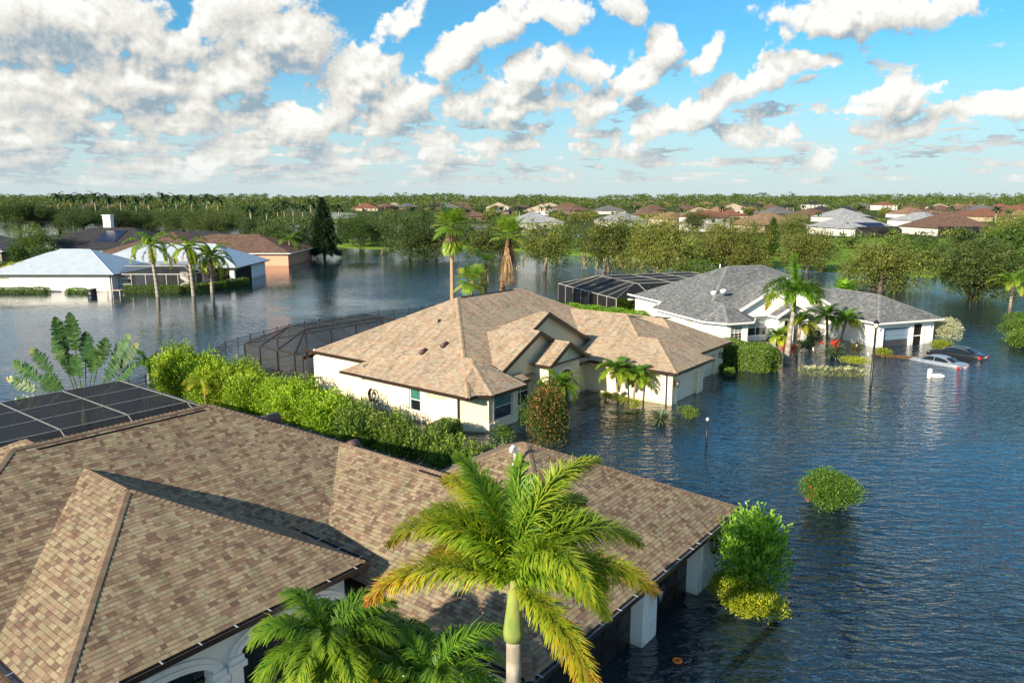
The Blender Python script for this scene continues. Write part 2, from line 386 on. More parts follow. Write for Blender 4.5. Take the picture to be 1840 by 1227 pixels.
M['cream'] = m_stucco('cream_stucco', (.80, .70, .50)); M['white'] = m_stucco('white_stucco', (.84, .84, .82))
M['whiteN'] = m_stucco('white_house_stucco', (.80, .80, .78)); M['pink'] = m_stucco('salmon_stucco', (.62, .34, .23))
M['trimw'] = plain('white_trim', (.8, .8, .78), .5); M['trimc'] = plain('cream_trim', (.82, .76, .6), .6)
M['brownm'] = plain('dark_brown_metal', (.045, .028, .022), .35, .3); M['inner'] = plain('gutter_bed', (.25, .27, .30), .35, .6)
M['strap'] = plain('galvanised_strap', (.55, .57, .6), .4, .6)
M['blackm'] = plain('black_metal', (.012, .012, .013), .4, .2); M['bronze'] = plain('bronze_frame', (.05, .04, .032), .4, .3)
M['alu'] = plain('aluminium_bar', (.42, .41, .38), .45, .3)
M['glassg'] = m_glass('green_window_glass', (.05, .19, .15)); M['glassd'] = m_glass('dark_window_glass', (.012, .018, .02))
M['glassb'] = m_glass('pale_blind_glass', (.30, .36, .37), .15); M['glassblk'] = m_glass('glass_block', (.45, .47, .30), .2)
M['doorw'] = plain('cream_garage_door', (.80, .74, .60), .55); M['doorb'] = plain('blue_grey_garage_door', (.16, .24, .33), .45, 0, .05)
M['doork'] = plain('dark_brown_garage_door', (.016, .013, .012), .32)
M['scrN'] = m_screen('dark_screen', .74, (.020, .020, .022)); M['scrM'] = m_screen('grey_screen', .47, (.05, .052, .055)); M['scrW'] = m_screen('black_screen', .80, (.014, .014, .016))
M['scrE'] = m_screen('garage_screen', .9, (.008, .008, .009))
M['pvc'] = plain('white_pvc', (.82, .82, .80), .4, 0, .1)
M['ventN'] = plain('brown_roof_vent', (.13, .07, .07), .45, .2)
M['lampglass'] = m_glass('lamp_glass', (.35, .36, .34), .1)
# ------------------------------------------------------------------ roof engine
def clip(P, h):
    A, B, C = h; out = []; n = len(P)
    for i in range(n):
        p, q = P[i], P[(i+1) % n]; a = A*p[0]+B*p[1]+C; b = A*q[0]+B*q[1]+C
        if a >= 0: out.append(p)
        if (a > 0 and b < 0) or (a < 0 and b > 0):
            t = a/(a-b); out.append((p[0]+(q[0]-p[0])*t, p[1]+(q[1]-p[1])*t))
    return out if len(out) > 2 else []
def area(P): return abs(sum(P[i][0]*P[(i+1) % len(P)][1]-P[(i+1) % len(P)][0]*P[i][1] for i in range(len(P))))/2
class Vol:
    """convex roof block: polygon CCW, slope per side (None = gable end), eave height"""
    def __init__(s, poly, slopes, z0, caps=True):
        s.poly = poly; n = len(poly); s.z0 = z0; s.caps = caps
        s.sl = [slopes]*n if not hasattr(slopes, '__len__') else list(slopes)
        s.edge = []; s.pl = []
        for i in range(n):
            p, q = poly[i], poly[(i+1) % n]; L = math.hypot(q[0]-p[0], q[1]-p[1]); tx, ty = (q[0]-p[0])/L, (q[1]-p[1])/L
            nx, ny = -ty, tx; s.edge.append((nx, ny, -(nx*p[0]+ny*p[1])))
            k = s.sl[i]; s.pl.append(None if k is None else (k*nx, k*ny, z0-k*(nx*p[0]+ny*p[1])))
        s.uve = s.edge; s.kind = ['r' if k is None else 'e' for k in s.sl]
    def z(s, x, y, margin=0.):
        if any(e[0]*x+e[1]*y+e[2] < margin for e in s.edge): return -1e9
        return min(p[0]*x+p[1]*y+p[2] for p in s.pl if p)
def piece(parent, poly, kinds):
    """a convex part of a bigger block: same roof planes, own outline; kinds per side: e eave, r rake, o open joint"""
    V = Vol(poly, .5, parent.z0); V.pl = parent.pl; V.sl = parent.sl; V.uve = parent.edge; V.kind = list(kinds); V.piece = True; return V
def rect(x0, x1, y0, y1, z0, sl=.5, ends='hhhh', **k):   # sides in order front(-y), right(+x), back(+y), left(-x)
    s4 = sl if hasattr(sl, '__len__') else [sl]*4
    return Vol([(x0, y0), (x1, y0), (x1, y1), (x0, y1)], [s4[i] if ends[i] == 'h' else None for i in range(4)], z0, **k)
def sub(a, b): return tuple(x-y for x, y in zip(a, b))
def roof(vols, org, m_sh, parent, m_cap=None, m_gut=None, m_rake=None, gut=.12, capw=.16, capstep=.24, straps=None, m_wall=None, wall_in=.45, m_inner=None, rake_h=.24):
    R = MB(org); CAPS = MB(org); GUT = MB(org); RK = MB(org); ST = MB(org); GW = MB(org); IN = MB(org)
    for vi, V in enumerate(vols):
        faces = {}
        for i, pi_ in enumerate(V.pl):
            if not pi_: continue
            P = list(V.poly)
            for j, pj in enumerate(V.pl):
                if j != i and pj and P: P = clip(P, sub(pj, pi_))
            if P and area(P) > .01: faces[i] = P
        def top(x, y, skip=vi): return max([w.z(x, y) for k, w in enumerate(vols) if k != skip]+[-1e9])
        for i, P in faces.items():
            pi_ = V.pl[i]; pieces = [P]
            for wi, Wv in enumerate(vols):
                if wi == vi: continue
                H = list(Wv.edge); skip = False
                for pk in Wv.pl:
                    if pk:
                        d = sub(pk, pi_)
                        if max(abs(d[0]), abs(d[1])) < 1e-6 and abs(d[2]) < 1e-4:
                            if wi > vi: skip = True
                        else: H.append(d)
                if skip: continue
                new = []
                for c in pieces:
                    for h in H:
                        o = clip(c, tuple(-x for x in h))
                        if o and area(o) > 1e-3: new.append(o)
                        c = clip(c, h)
                        if not c or area(c) < 1e-3: break
                pieces = new
            e = V.uve[i]; k = V.sl[i]; sc = sqrt(1+k*k)
            for c in pieces:
                R.poly([(x, y, pi_[0]*x+pi_[1]*y+pi_[2]) for x, y in c],
                       uv=[(x*e[1]-y*e[0]+vi*3.3, (e[0]*x+e[1]*y+e[2])*sc) for x, y in c])
            # soffit
        if not hasattr(V, 'piece'):
            R_s = [(x, y, V.z0-.05-.004*vi) for x, y in V.poly][::-1]; R.poly(R_s, uv=[(0, 0)]*len(R_s))
        # ridge and hip caps
        if m_cap and V.caps:
            ks = list(faces)
            for a in range(len(ks)):
                for b in range(a+1, len(ks)):
                    i, j = ks[a], ks[b]; pi_, pj = V.pl[i], V.pl[j]; pts = []
                    for (x, y) in faces[i]:
                        if abs((pi_[0]-pj[0])*x+(pi_[1]-pj[1])*y+pi_[2]-pj[2]) < 1e-4: pts.append((x, y, pi_[0]*x+pi_[1]*y+pi_[2]))
                    if len(pts) < 2: continue
                    p0 = max(pts, key=lambda q: (q[2], q[0])); p1 = max(pts, key=lambda q: math.dist(q, p0))
                    L = math.dist(p0, p1)
                    if L < .3: continue
                    p0, p1 = np.array(p0), np.array(p1); t = (p0-p1)/L
                    ni = np.array((-pi_[0], -pi_[1], 1.)); nj = np.array((-pj[0], -pj[1], 1.)); ni /= np.linalg.norm(ni); nj /= np.linalg.norm(nj)
                    di = np.cross(ni, t); di *= -np.sign(di[2]) if abs(di[2]) > 1e-6 else 1
                    dj = np.cross(nj, t); dj *= -np.sign(dj[2]) if abs(dj[2]) > 1e-6 else 1
                    up = ni+nj; up /= np.linalg.norm(up); n = int(L/capstep); CAPS = MB(org)
                    for s in range(n):
                        c0 = p1+t*(s*capstep); c1 = c0+t*min(capstep*1.15, L-s*capstep); mid = (c0+c1)/2
                        if top(mid[0], mid[1]) > mid[2]+.02: continue
                        e1, e2 = mid+di*.3, mid+dj*.3
                        if top(e1[0], e1[1]) > e1[2]+.03 or top(e2[0], e2[1]) > e2[2]+.03: continue
                        lo, hi_ = up*.034, up*.014; r_ = random.random()
                        if m_cap is not True:
                            CAPS.poly([c0+lo, c1+hi_, c1+di*capw+ni*.012, c0+di*capw+ni*.03], r_)
                            CAPS.poly([c1+hi_, c0+lo, c0+dj*capw+nj*.03, c1+dj*capw+nj*.012], r_)
                            CAPS.poly([c0+lo, c0+di*capw+ni*.03, c0, c0+dj*capw+nj*.03], r_)
                    if m_cap is not True: CAPS.build('ridge_cap', m_cap, parent)
        # eaves and rakes
        n = len(V.poly)
        for i in range(n):
            p, q = V.poly[i], V.poly[(i+1) % n]; L = math.hypot(q[0]-p[0], q[1]-p[1]); tx, ty = (q[0]-p[0])/L, (q[1]-p[1])/L
            ox, oy = ty, -tx; N = max(2, int(L/.15)); run = None
            if V.kind[i] == 'o': continue
            ez = V.z((p[0]+q[0])/2-ox*.005, (p[1]+q[1])/2-oy*.005) if hasattr(V, 'piece') else V.z0
            def emit(s0, s1):
                if s1-s0 < .25: return
                GUT, IN, RK = MB(org), MB(org), MB(org); STL = []
                if V.kind[i] == 'e':
                    if m_gut:
                        z0 = ez; g = gut
                        def P(s, o, z): return (p[0]+tx*s+ox*o, p[1]+ty*s+oy*o, z)
                        def bar(o0, o1, za, zb, T=None): (T or GUT).hexa([P(s0, o1, za), P(s1, o1, za), P(s1, o0, za), P(s0, o0, za), P(s0, o1, zb), P(s1, o1, zb), P(s1, o0, zb), P(s0, o0, zb)])
                        bar(-.03, .012, z0-.20, z0-.012); bar(.012, g, z0-.15, z0-.13); bar(g, g+.014, z0-.15, z0-.005)
                        bar(.014, g-.002, z0-.128, z0-.07, IN)
                        for s in (s0, s1-.014):
                            GUT.hexa([P(s, g, z0-.149), P(s+.014, g, z0-.149), P(s+.014, .012, z0-.149), P(s, .012, z0-.149),
                                      P(s, g, z0-.01), P(s+.014, g, z0-.01), P(s+.014, .012, z0-.01), P(s, .012, z0-.01)])
                        if straps:
                            s = s0+.3
                            while s < s1-.1:
                                ST = MB(org)
                                ST.hexa([P(s, g+.02, z0-.012), P(s+.03, g+.02, z0-.012), P(s+.03, -.02, z0-.012), P(s, -.02, z0-.012),
                                         P(s, g+.02, z0+.003), P(s+.03, g+.02, z0+.003), P(s+.03, -.02, z0+.012), P(s, -.02, z0+.012)]); STL.append(ST); s += straps
                        g_ = GUT.build('gutter', m_gut, parent); IN.build('gutter_bed', m_inner or M['inner'], g_)
                        for ST in STL: ST.build('gutter_strap', M['strap'], g_)
                else:
                    if m_rake:
                        ns = max(2, int((s1-s0)/.5)); ss = sorted(set([s0+(s1-s0)*k/ns for k in range(ns+1)]+([L/2] if s0 < L/2 < s1 else [])))
                        for a, b in zip(ss, ss[1:]):
                            A = []; 
                            for s in (a, b):
                                x, y = p[0]+tx*s, p[1]+ty*s; zz = V.z(x-ox*.01, y-oy*.01, -.02); A.append((x, y, zz))
                            (xa, ya, za), (xb, yb, zb) = A; hh = rake_h
                            if za < -1e8 or zb < -1e8: continue
                            def Q(x, y, o, z): return (x+ox*o, y+oy*o, z)
                            RK.hexa([Q(xa, ya, .06, za-hh), Q(xb, yb, .06, zb-hh), Q(xb, yb, -.03, zb-hh), Q(xa, ya, -.03, za-hh),
                                     Q(xa, ya, .06, za+.02), Q(xb, yb, .06, zb+.02), Q(xb, yb, -.03, zb+.02), Q(xa, ya, -.03, za+.02)])
                        RK.build('rake_board', m_rake, parent)
            for k in range(N):
                s = (k+.5)/N*L; x, y = p[0]+tx*s, p[1]+ty*s
                if V.kind[i] == 'e': vis = top(x+ox*.05, y+oy*.05) < ez-.06 and top(x-ox*.02, y-oy*.02) < ez+.08 and not any(abs(w_.z(x-ox*.03, y-oy*.03)-V.z(x-ox*.03, y-oy*.03)) < .02 for w_ in vols[:vi])
                else:
                    h = V.z(x-ox*.01, y-oy*.01, -.02); vis = top(x+ox*.05, y+oy*.05) < h-.02
                if vis and run is None: run = s-L/N/2
                if not vis and run is not None: emit(run, s-L/N/2); run = None
            if run is not None: emit(run, L)
            if V.kind[i] == 'r' and m_wall and not hasattr(V, 'piece'):     # gable wall
                a = wall_in; P = []
                K = 24; up_ = []
                for k in range(K+1):
                    s = .05+(L-.1)*k/K; x, y = p[0]+tx*s-ox*a, p[1]+ty*s-oy*a; h = V.z(x, y)
                    if h > -1e8: up_.append((x, y, h-.03))
                s = L/2; x, y = p[0]+tx*s-ox*a, p[1]+ty*s-oy*a; up_.append((x, y, V.z(x, y)-.03))
                up_.sort(key=lambda v: v[0]*tx+v[1]*ty)
                lo = [(v[0], v[1], V.z0-.1) for v in (up_[0], up_[-1])]
                GW.poly([lo[0], lo[1]]+up_[::-1])
    R.build('roof', m_sh, parent)
    GW.build('gable_wall', m_wall, parent)

def wall_run(mb, p, q, z0, z1, holes=(), rev=.14):
    """vertical wall from p to q (outside on the right) with rectangular openings (s0, s1, za, zb) and their reveals"""
    L = math.hypot(q[0]-p[0], q[1]-p[1]); tx, ty = (q[0]-p[0])/L, (q[1]-p[1])/L; ox, oy = ty, -tx
    xs = sorted({0., L} | {h[0] for h in holes} | {h[1] for h in holes}); zs = sorted({z0, z1} | {h[2] for h in holes} | {h[3] for h in holes})
    def P(s, z, o=0.): return (p[0]+tx*s+ox*o, p[1]+ty*s+oy*o, z)
    for a, b in zip(xs, xs[1:]):
        for c, d in zip(zs, zs[1:]):
            if d <= z0 or c >= z1: continue
            if any(h[0]-1e-6 <= a and b <= h[1]+1e-6 and h[2]-1e-6 <= c and d <= h[3]+1e-6 for h in holes): continue
            mb.poly([P(a, c), P(b, c), P(b, d), P(a, d)])
    for s0, s1, za, zb in holes:
        mb.poly([P(s0, za), P(s0, zb), P(s0, zb, -rev), P(s0, za, -rev)]); mb.poly([P(s1, za, -rev), P(s1, zb, -rev), P(s1, zb), P(s1, za)])
        mb.poly([P(s0, zb), P(s1, zb), P(s1, zb, -rev), P(s0, zb, -rev)]); mb.poly([P(s0, za, -rev), P(s1, za, -rev), P(s1, za), P(s0, za)])
    return P
class Bar3:
    """helper that places boxes on a wall: s along, o outward, z up"""
    def __init__(s, p, q, org):
        L = math.hypot(q[0]-p[0], q[1]-p[1]); s.p = p; s.t = ((q[0]-p[0])/L, (q[1]-p[1])/L); s.org = org; s.L = L
    def P(s, a, o, z): tx, ty = s.t; return (s.p[0]+tx*a+ty*o, s.p[1]+ty*a-tx*o, z)
    def box(s, mb, s0, s1, o0, o1, z0, z1, tone=0.):
        mb.hexa([s.P(s0, o1, z0), s.P(s1, o1, z0), s.P(s1, o0, z0), s.P(s0, o0, z0), s.P(s0, o1, z1), s.P(s1, o1, z1), s.P(s1, o0, z1), s.P(s0, o0, z1)], tone)
def window(parent, B, hole, fm, gm, nx=1, nz=2, sill=None, gm2=None, mull=.05, fr=.07, rev=.14, grid=None, surround=None):
    s0, s1, za, zb = hole; F = MB(B.org); o0, o1 = -rev+.01, -rev+.08
    B.box(F, s0, s0+fr, o0, o1, za, zb); B.box(F, s1-fr, s1, o0, o1, za, zb); B.box(F, s0+fr, s1-fr, o0, o1, za, za+fr); B.box(F, s0+fr, s1-fr, o0, o1, zb-fr, zb)
    for k in range(1, nx):
        c = s0+(s1-s0)*k/nx; B.box(F, c-mull/2, c+mull/2, o0, o1-.01, za+fr, zb-fr)
    for k in range(1, nz):
        c = za+(zb-za)*k/nz; B.box(F, s0+fr, s1-fr, o0, o1-.015, c-mull/2, c+mull/2)
    if grid:
        for k in range(1, grid[0]):
            c = s0+(s1-s0)*k/grid[0]; B.box(F, c-.012, c+.012, o0, o1-.03, za+fr, zb-fr)
        for k in range(1, grid[1]):
            c = za+(zb-za)*k/grid[1]; B.box(F, s0+fr, s1-fr, o0, o1-.032, c-.012, c+.012)
    f = F.build('window', fm, parent)
    if gm2:
        zc = (za+zb)/2; g = MB(B.org); B.box(g, s0+fr, s1-fr, o0, o0+.02, za+fr, zc); g.build('pane', gm, f)
        g = MB(B.org); B.box(g, s0+fr, s1-fr, o0, o0+.02, zc, zb-fr); g.build('pane', gm2, f)
    else:
        g = MB(B.org); B.box(g, s0+fr, s1-fr, o0, o0+.02, za+fr, zb-fr); g.build('pane', gm, f)
    if sill is not None:
        g = MB(B.org); B.box(g, s0-.06, s1+.06, .003, .09, za-.10, za-.003); g.build('window_sill', sill, f)
    if surround is not None:
        g = MB(B.org); w = .12
        B.box(g, s0-w, s0-.003, .003, .035, za-.003, zb+w); B.box(g, s1+.003, s1+w, .003, .035, za-.003, zb+w); B.box(g, s0, s1, .003, .035, zb+.003, zb+w)
        g.build('window_surround', surround, f)
    return f
def garage_door(parent, B, hole, m, rows=4, cols=6, rev=.3, deco=False, m2=None, label=None):
    s0, s1, za, zb = hole; g = MB(B.org); H = (zb-za)/rows
    for r in range(rows):
        B.box(g, s0, s1, -rev, -rev+.05, za+r*H+.008, za+(r+1)*H-.008)
        for c in range(cols):
            w = (s1-s0)/cols; a, b = s0+c*w+.09, s0+(c+1)*w-.09
            B.box(g, a, b, -rev+.05, -rev+.062, za+r*H+.09, za+(r+1)*H-.09)
            if deco: B.box(g, a+.07, b-.07, -rev+.062, -rev+.072, za+r*H+.14, za+(r+1)*H-.14)
    B.box(g, s0, s1, -rev-.02, -rev-.01, za, zb)
    o = g.build('garage_door', m, parent)
    if label: o['label'] = label
    return o
def lantern(parent, B, s, z, sc=1., m=None, o=0.):
    m = m or M['blackm']; g = MB(B.org)
    B.box(g, s-.05*sc, s+.05*sc, o+.003, o+.03, z-.28*sc, z+.2*sc)
    c = B.P(s, o+.24*sc, 0)
    g.tube([B.P(s, o+.02, z+.1*sc), B.P(s, o+.10*sc, z+.3*sc), B.P(s, o+.2*sc, z+.36*sc), B.P(s, o+.24*sc, z+.26*sc)], .012*sc+.003, 6)
    g.tube([(c[0], c[1], z+.27*sc), (c[0], c[1], z+.2*sc), (c[0], c[1], z+.12*sc)], [.02*sc, .07*sc, .15*sc], 6)
    for k in range(6):
        a = k*pi/3; g.tube([(c[0]+.13*sc*cos(a), c[1]+.13*sc*sin(a), z+.12*sc), (c[0]+.08*sc*cos(a), c[1]+.08*sc*sin(a), z-.24*sc)], .012*sc, 4)
    g.tube([(c[0], c[1], z-.23*sc), (c[0], c[1], z-.27*sc), (c[0], c[1], z-.33*sc)], [.095*sc, .07*sc, .015*sc], 6)
    l = g.build('wall_lantern', m, parent)
    h = MB(B.org); h.tube([(c[0], c[1], z+.11*sc), (c[0], c[1], z-.22*sc)], [.10*sc, .065*sc], 6); h.build('lamp_glass', M['lampglass'], l); return l
def downspout(parent, B, s, ztop, m, zbot=-.4, kick=.3):
    g = MB(B.org); g.beam(B.P(s, kick, ztop), B.P(s, kick*.6, ztop-.12), .09, .06); g.beam(B.P(s, kick*.6, ztop-.10), B.P(s, .06, ztop-.3), .09, .06)
    g.beam(B.P(s, .06, ztop-.28), B.P(s, .06, zbot), .09, .07); return g.build('downspout', m, parent)

def wpt(u, v, z, th, hx):
    x, y = G(u, v, z); return (x, y, z)
class Frame:
    """house frame: local x along azimuth az, local y to its left; house coordinates are measured from the point below the camera"""
    def __init__(s, az, o): s.az = az; s.rz = radians(90-az); s.o = (o[0], o[1], 0.)
    def world(s, x, y, z=0.): c, n = cos(s.rz), sin(s.rz); return (x*c-y*n, x*n+y*c, z)
    def local(s, wx, wy): c, n = cos(s.rz), sin(s.rz); return (wx*c+wy*n, -wx*n+wy*c)
    def px(s, u, v, z): return s.local(*G(u, v, z))
    def thing(s, name, label, cat, group=None): return thing(name, label, cat, s.world(s.o[0], s.o[1]), s.rz, group)
def cage(fr, name, label, beams, panels, mb_, ms_, w=.07, cat='pool enclosure'):
    T = fr.thing(name, label, cat); f = MB(fr.o); s = MB(fr.o)
    for b in beams: f.beam(b[0], b[1], b[2] if len(b) > 2 else w)
    for p in panels: s.poly(p)
    f.build('frame', mb_, T); s.build('screen', ms_, T); return T
# ------------------------------------------------------------------ near brown-roofed house
def build_near():
    fr = Frame(38., (13., 16.)); T = fr.thing('house', 'nearest house with brown shingle roof, white walls and dark garage doors', 'house'); o = fr.o
    z = 2.65
    vols = [rect(0., 22., 17.5, 33.1, z),                                    # main block
            rect(13.0, 22., 9.6, 30., z),                                    # garage wing
            rect(14.7, 26.1, 9.6, 21.1, z),                                  # end block
            rect(5.05, 13.4, 15.9, 33., 3.6, (.43, .54, .5, .54)),           # tall entry wing
            rect(-13., 3., 21., 34., z)]
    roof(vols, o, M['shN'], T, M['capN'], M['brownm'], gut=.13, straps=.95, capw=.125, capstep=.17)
    w = MB(o); zt = 2.5
    g0 = (13.45, 10.05); g1 = (25.75, 10.05)
    B = Bar3(g0, g1, o); L = B.L
    holes = [(.55, 6.1, -.7, 2.1), (7.05, 10.2, -.7, 2.1)]
    wall_run(w, g0, g1, -.7, zt, holes, rev=.5)
    wall_run(w, g1, (25.75, 20.7), -.7, zt); wall_run(w, (25.75, 20.7), (21.5, 20.7), -.7, zt); wall_run(w, (21.5, 20.7), (21.5, 32.7), -.7, zt)
    wall_run(w, (21.5, 32.7), (-12.5, 33.5), -.7, zt); wall_run(w, (-12.5, 33.5), (-12.5, 21.5), -.7, zt); wall_run(w, (-12.5, 21.5), (5.5, 21.5), -.7, zt)
    wall_run(w, (13.45, 18.), (13.45, 10.05), -.7, zt)
    w.build('wall', M['whiteN'], T)
    for h in holes: garage_door(T, B, h, M['doork'], rows=4, cols=6 if h[1]-h[0] > 4 else 3, rev=.48, deco=True)
    # raised pillar panels beside the doors
    for a, b in ((6.2, 6.95), (10.3, 12.1)):
        pn = MB(o)
        for q in ((.02, .9), (1.0, 2.35)):
            B.box(pn, a+.10, b-.10, .003, .02, q[0], q[1]); B.box(pn, a+.17, b-.17, .02, .032, q[0]+.07, q[1]-.07)
        B.box(pn, a-.02, b+.02, .003, .05, 2.34, 2.5); pn.build('pillar_panel', M['trimw'], T)
    lantern(T, B, 6.72, 1.75, 1.15); lantern(T, B, 10.85, 1.8, 1.15)
    # tall entry with arched openings
    e = MB(o); ef = (5.5, 16.35); eg = (12.95, 16.35); E = Bar3(ef, eg, o); zt2 = 3.45
    arches = [(.5, 3.2, -.7, 2.35), (4.0, 7.1, -.7, 2.5)]
    zt_ = 3.46
    def arch_wall():
        xs = [0., E.L]; N = 14
        for (a, b, za, zb) in arches: xs += [a+(b-a)*k/N for k in range(N+1)]
        xs = sorted(set(xs))
        for a, b in zip(xs, xs[1:]):
            zz = []
            for s in (a, b):
                lo = -.7
                for (p, q, za, zb) in arches:
                    if p-1e-6 <= a and b <= q+1e-6:
                        c = (p+q)/2; r = (q-p)/2; k = max(0., 1-((s-c)/r)**2); lo = zb+.42*sqrt(k)*1.0
                zz.append(lo)
            e.poly([E.P(a, 0, zz[0]), E.P(b, 0, zz[1]), E.P(b, 0, zt_), E.P(a, 0, zt_)])
            if zz[0] > -.6 or zz[1] > -.6: e.poly([E.P(a, 0, zz[0]), E.P(a, -.35, zz[0]), E.P(b, -.35, zz[1]), E.P(b, 0, zz[1])])
        for (p, q, za, zb) in arches:
            e.poly([E.P(p, 0, -.7), E.P(p, 0, zb), E.P(p, -.35, zb), E.P(p, -.35, -.7)]); e.poly([E.P(q, -.35, -.7), E.P(q, -.35, zb), E.P(q, 0, zb), E.P(q, 0, -.7)])
    arch_wall()
    wall_run(e, eg, (12.95, 20.), -.7, zt_); wall_run(e, (5.5, 21.), ef, -.7, zt_)
    e.build('entry_wall', M['whiteN'], T)
    tr = MB(o)
    for (p, q, za, zb) in arches:      # arched band trim
        c = (p+q)/2; r = (q-p)/2; N = 16
        for wd, ot in ((.30, .06), (.16, .10)):
            ring = []
            for k in range(N+1):
                a = pi-pi*k/N; ring.append((a, c+(r+.01)*cos(a), zb+.42*sin(a), c+(r+wd)*cos(a), zb+(.42+wd)*sin(a)))
            for A_, B_ in zip(ring, ring[1:]):
                tr.hexa([E.P(A_[1], ot, A_[2]), E.P(B_[1], ot, B_[2]), E.P(B_[1], .003, B_[2]), E.P(A_[1], .003, A_[2]),
                         E.P(A_[3], ot, min(A_[4], 3.44)), E.P(B_[3], ot, min(B_[4], 3.44)), E.P(B_[3], .003, min(B_[4], 3.44)), E.P(A_[3], .003, min(A_[4], 3.44))])
        for s in (p-.30, q+.0):
            E.box(tr, s-.02, s+.32, .003, .10, -.7, zb-.32); E.box(tr, s-.10, s+.40, .003, .19, zb-.32, zb-.16); E.box(tr, s-.05, s+.35, .003, .14, zb-.16, zb)
    tr.build('arch_trim', M['trimw'], T)
    gl = MB(o); E.box(gl, 4.0, 7.1, -.40, -.37, -.6, 3.2); E.box(gl, .5, 3.3, -.40, -.37, -.6, 3.2)
    d = gl.build('door', M['glassd'], T)
    fm = MB(o)
    for s in (5.5, 4.2, 6.85, 1.9): E.box(fm, s-.04, s+.04, -.365, -.30, -.6, 3.1)
    E.box(fm, .6, 3.2, -.365, -.31, 2.0, 2.08); fm.build('door_frame', M['bronze'], d)
    # roof fittings
    v = MB(o)
    for (u_, v_, zz) in ((657/1, 0, 0),): pass
    def ridge_vent(x0, x1, y, zz, ax=0):
        m_ = MB(o)
        if ax == 0: m_.box(x0, x1, y-.13, y-.05, zz-.02, zz+.035)
        else: m_.box(y-.13, y-.05, x0, x1, zz-.02, zz+.035)
        m_.build('ridge_vent', M['blackm'], T)
    ridge_vent(8.4, 13.9, 25.15, 6.42)
    ridge_vent(13.0, 17.6, 17.45, 4.83, 1)
    def hood(x, y, zz, r=.16, L_=.45):
        m_ = MB(o); m_.tube([(x-L_/2, y, zz), (x+L_/2, y, zz)], r, 10); m_.box(x-L_/2, x+L_/2, y-r, y+r, zz-.3, zz); m_.build('roof_vent', M['ventN'], T)
    hood(12.6, 26.6, 5.95, .17, .55); hood(16.0, 24.6, 5.62, .2, 1.3); hood(17.9, 21.7, 4.75, .2, .4)
    m_ = MB(o); m_.tube([(18.1, 15.1, 4.4), (18.1, 15.1, 4.95)], .05, 8); m_.build('vent_pipe', M['ventN'], T)
    m_ = MB(o); px_, py_ = 19.4, 15.0
    m_.tube([(px_, py_, 4.6), (px_, py_, 5.55), (px_-.05, py_, 5.68), (px_-.16, py_, 5.72), (px_-.24, py_, 5.62), (px_-.24, py_, 5.55)], .07, 9); m_.tube([(px_, py_, 4.7), (px_, py_, 5.1)], [.2, .11], 9)
    m_.build('vent_pipe', M['pvc'], T, label='white bent vent pipe on the end roof')
    # pool enclosure behind
    bm = []; pn = []; zt, ze = 3.95, 2.75; y0, y1, yb = 35.4, 42.6, 33.4
    xs = [-6, -3.1, -.25, 2.6, 5.45, 8.3, 11.15, 13.05, 15.95, 18.8]
    xs = [18.75-2.95*k for k in range(10)][::-1]
    for x in xs:
        bm += [((x, y0, zt), (x, y1, zt)), ((x, y0, zt), (x, yb, ze)), ((x, y1, zt), (x, y1+2.4, ze)), ((x, y1+2.4, ze), (x, y1+2.4, -.6))]
    ys = [y0+(y1-y0)*k/3 for k in range(4)]
    for y in ys: bm.append(((xs[0], y, zt), (xs[-1], y, zt)))
    X = xs[-1]+2.4
    bm += [((xs[0], y1+2.4, ze), (X, y1+2.4, ze)), ((X, y1+2.4, ze), (X, yb, ze)), ((xs[-1], y0, zt), (X, yb, ze)), ((xs[-1], y1, zt), (X, y1+2.4, ze)), ((xs[0], y1+2.4, 1.), (X, y1+2.4, 1.))]
    for y in (y1+2.4, 39., 36.): bm.append(((X, y, ze), (X, y, -.6)))
    x0 = xs[0]
    pn += [[(x0, y0, zt), (xs[-1], y0, zt), (xs[-1], y1, zt), (x0, y1, zt)], [(x0, yb, ze), (X, yb, ze), (xs[-1], y0, zt), (x0, y0, zt)],
           [(X, yb, ze), (X, y1+2.4, ze), (xs[-1], y1, zt), (xs[-1], y0, zt)], [(X, y1+2.4, ze), (x0, y1+2.4, ze), (x0, y1, zt), (xs[-1], y1, zt)],
           [(x0, y1+2.4, -.6), (X, y1+2.4, -.6), (X, y1+2.4, ze), (x0, y1+2.4, ze)], [(X, yb, -.6), (X, y1+2.4, -.6), (X, y1+2.4, ze), (X, yb, ze)]]
    cage(fr, 'pool_enclosure', 'dark screened pool enclosure with pale bars behind the nearest brown roof', bm, pn, M['alu'], M['scrN'], .04)
    return fr
FN = build_near()
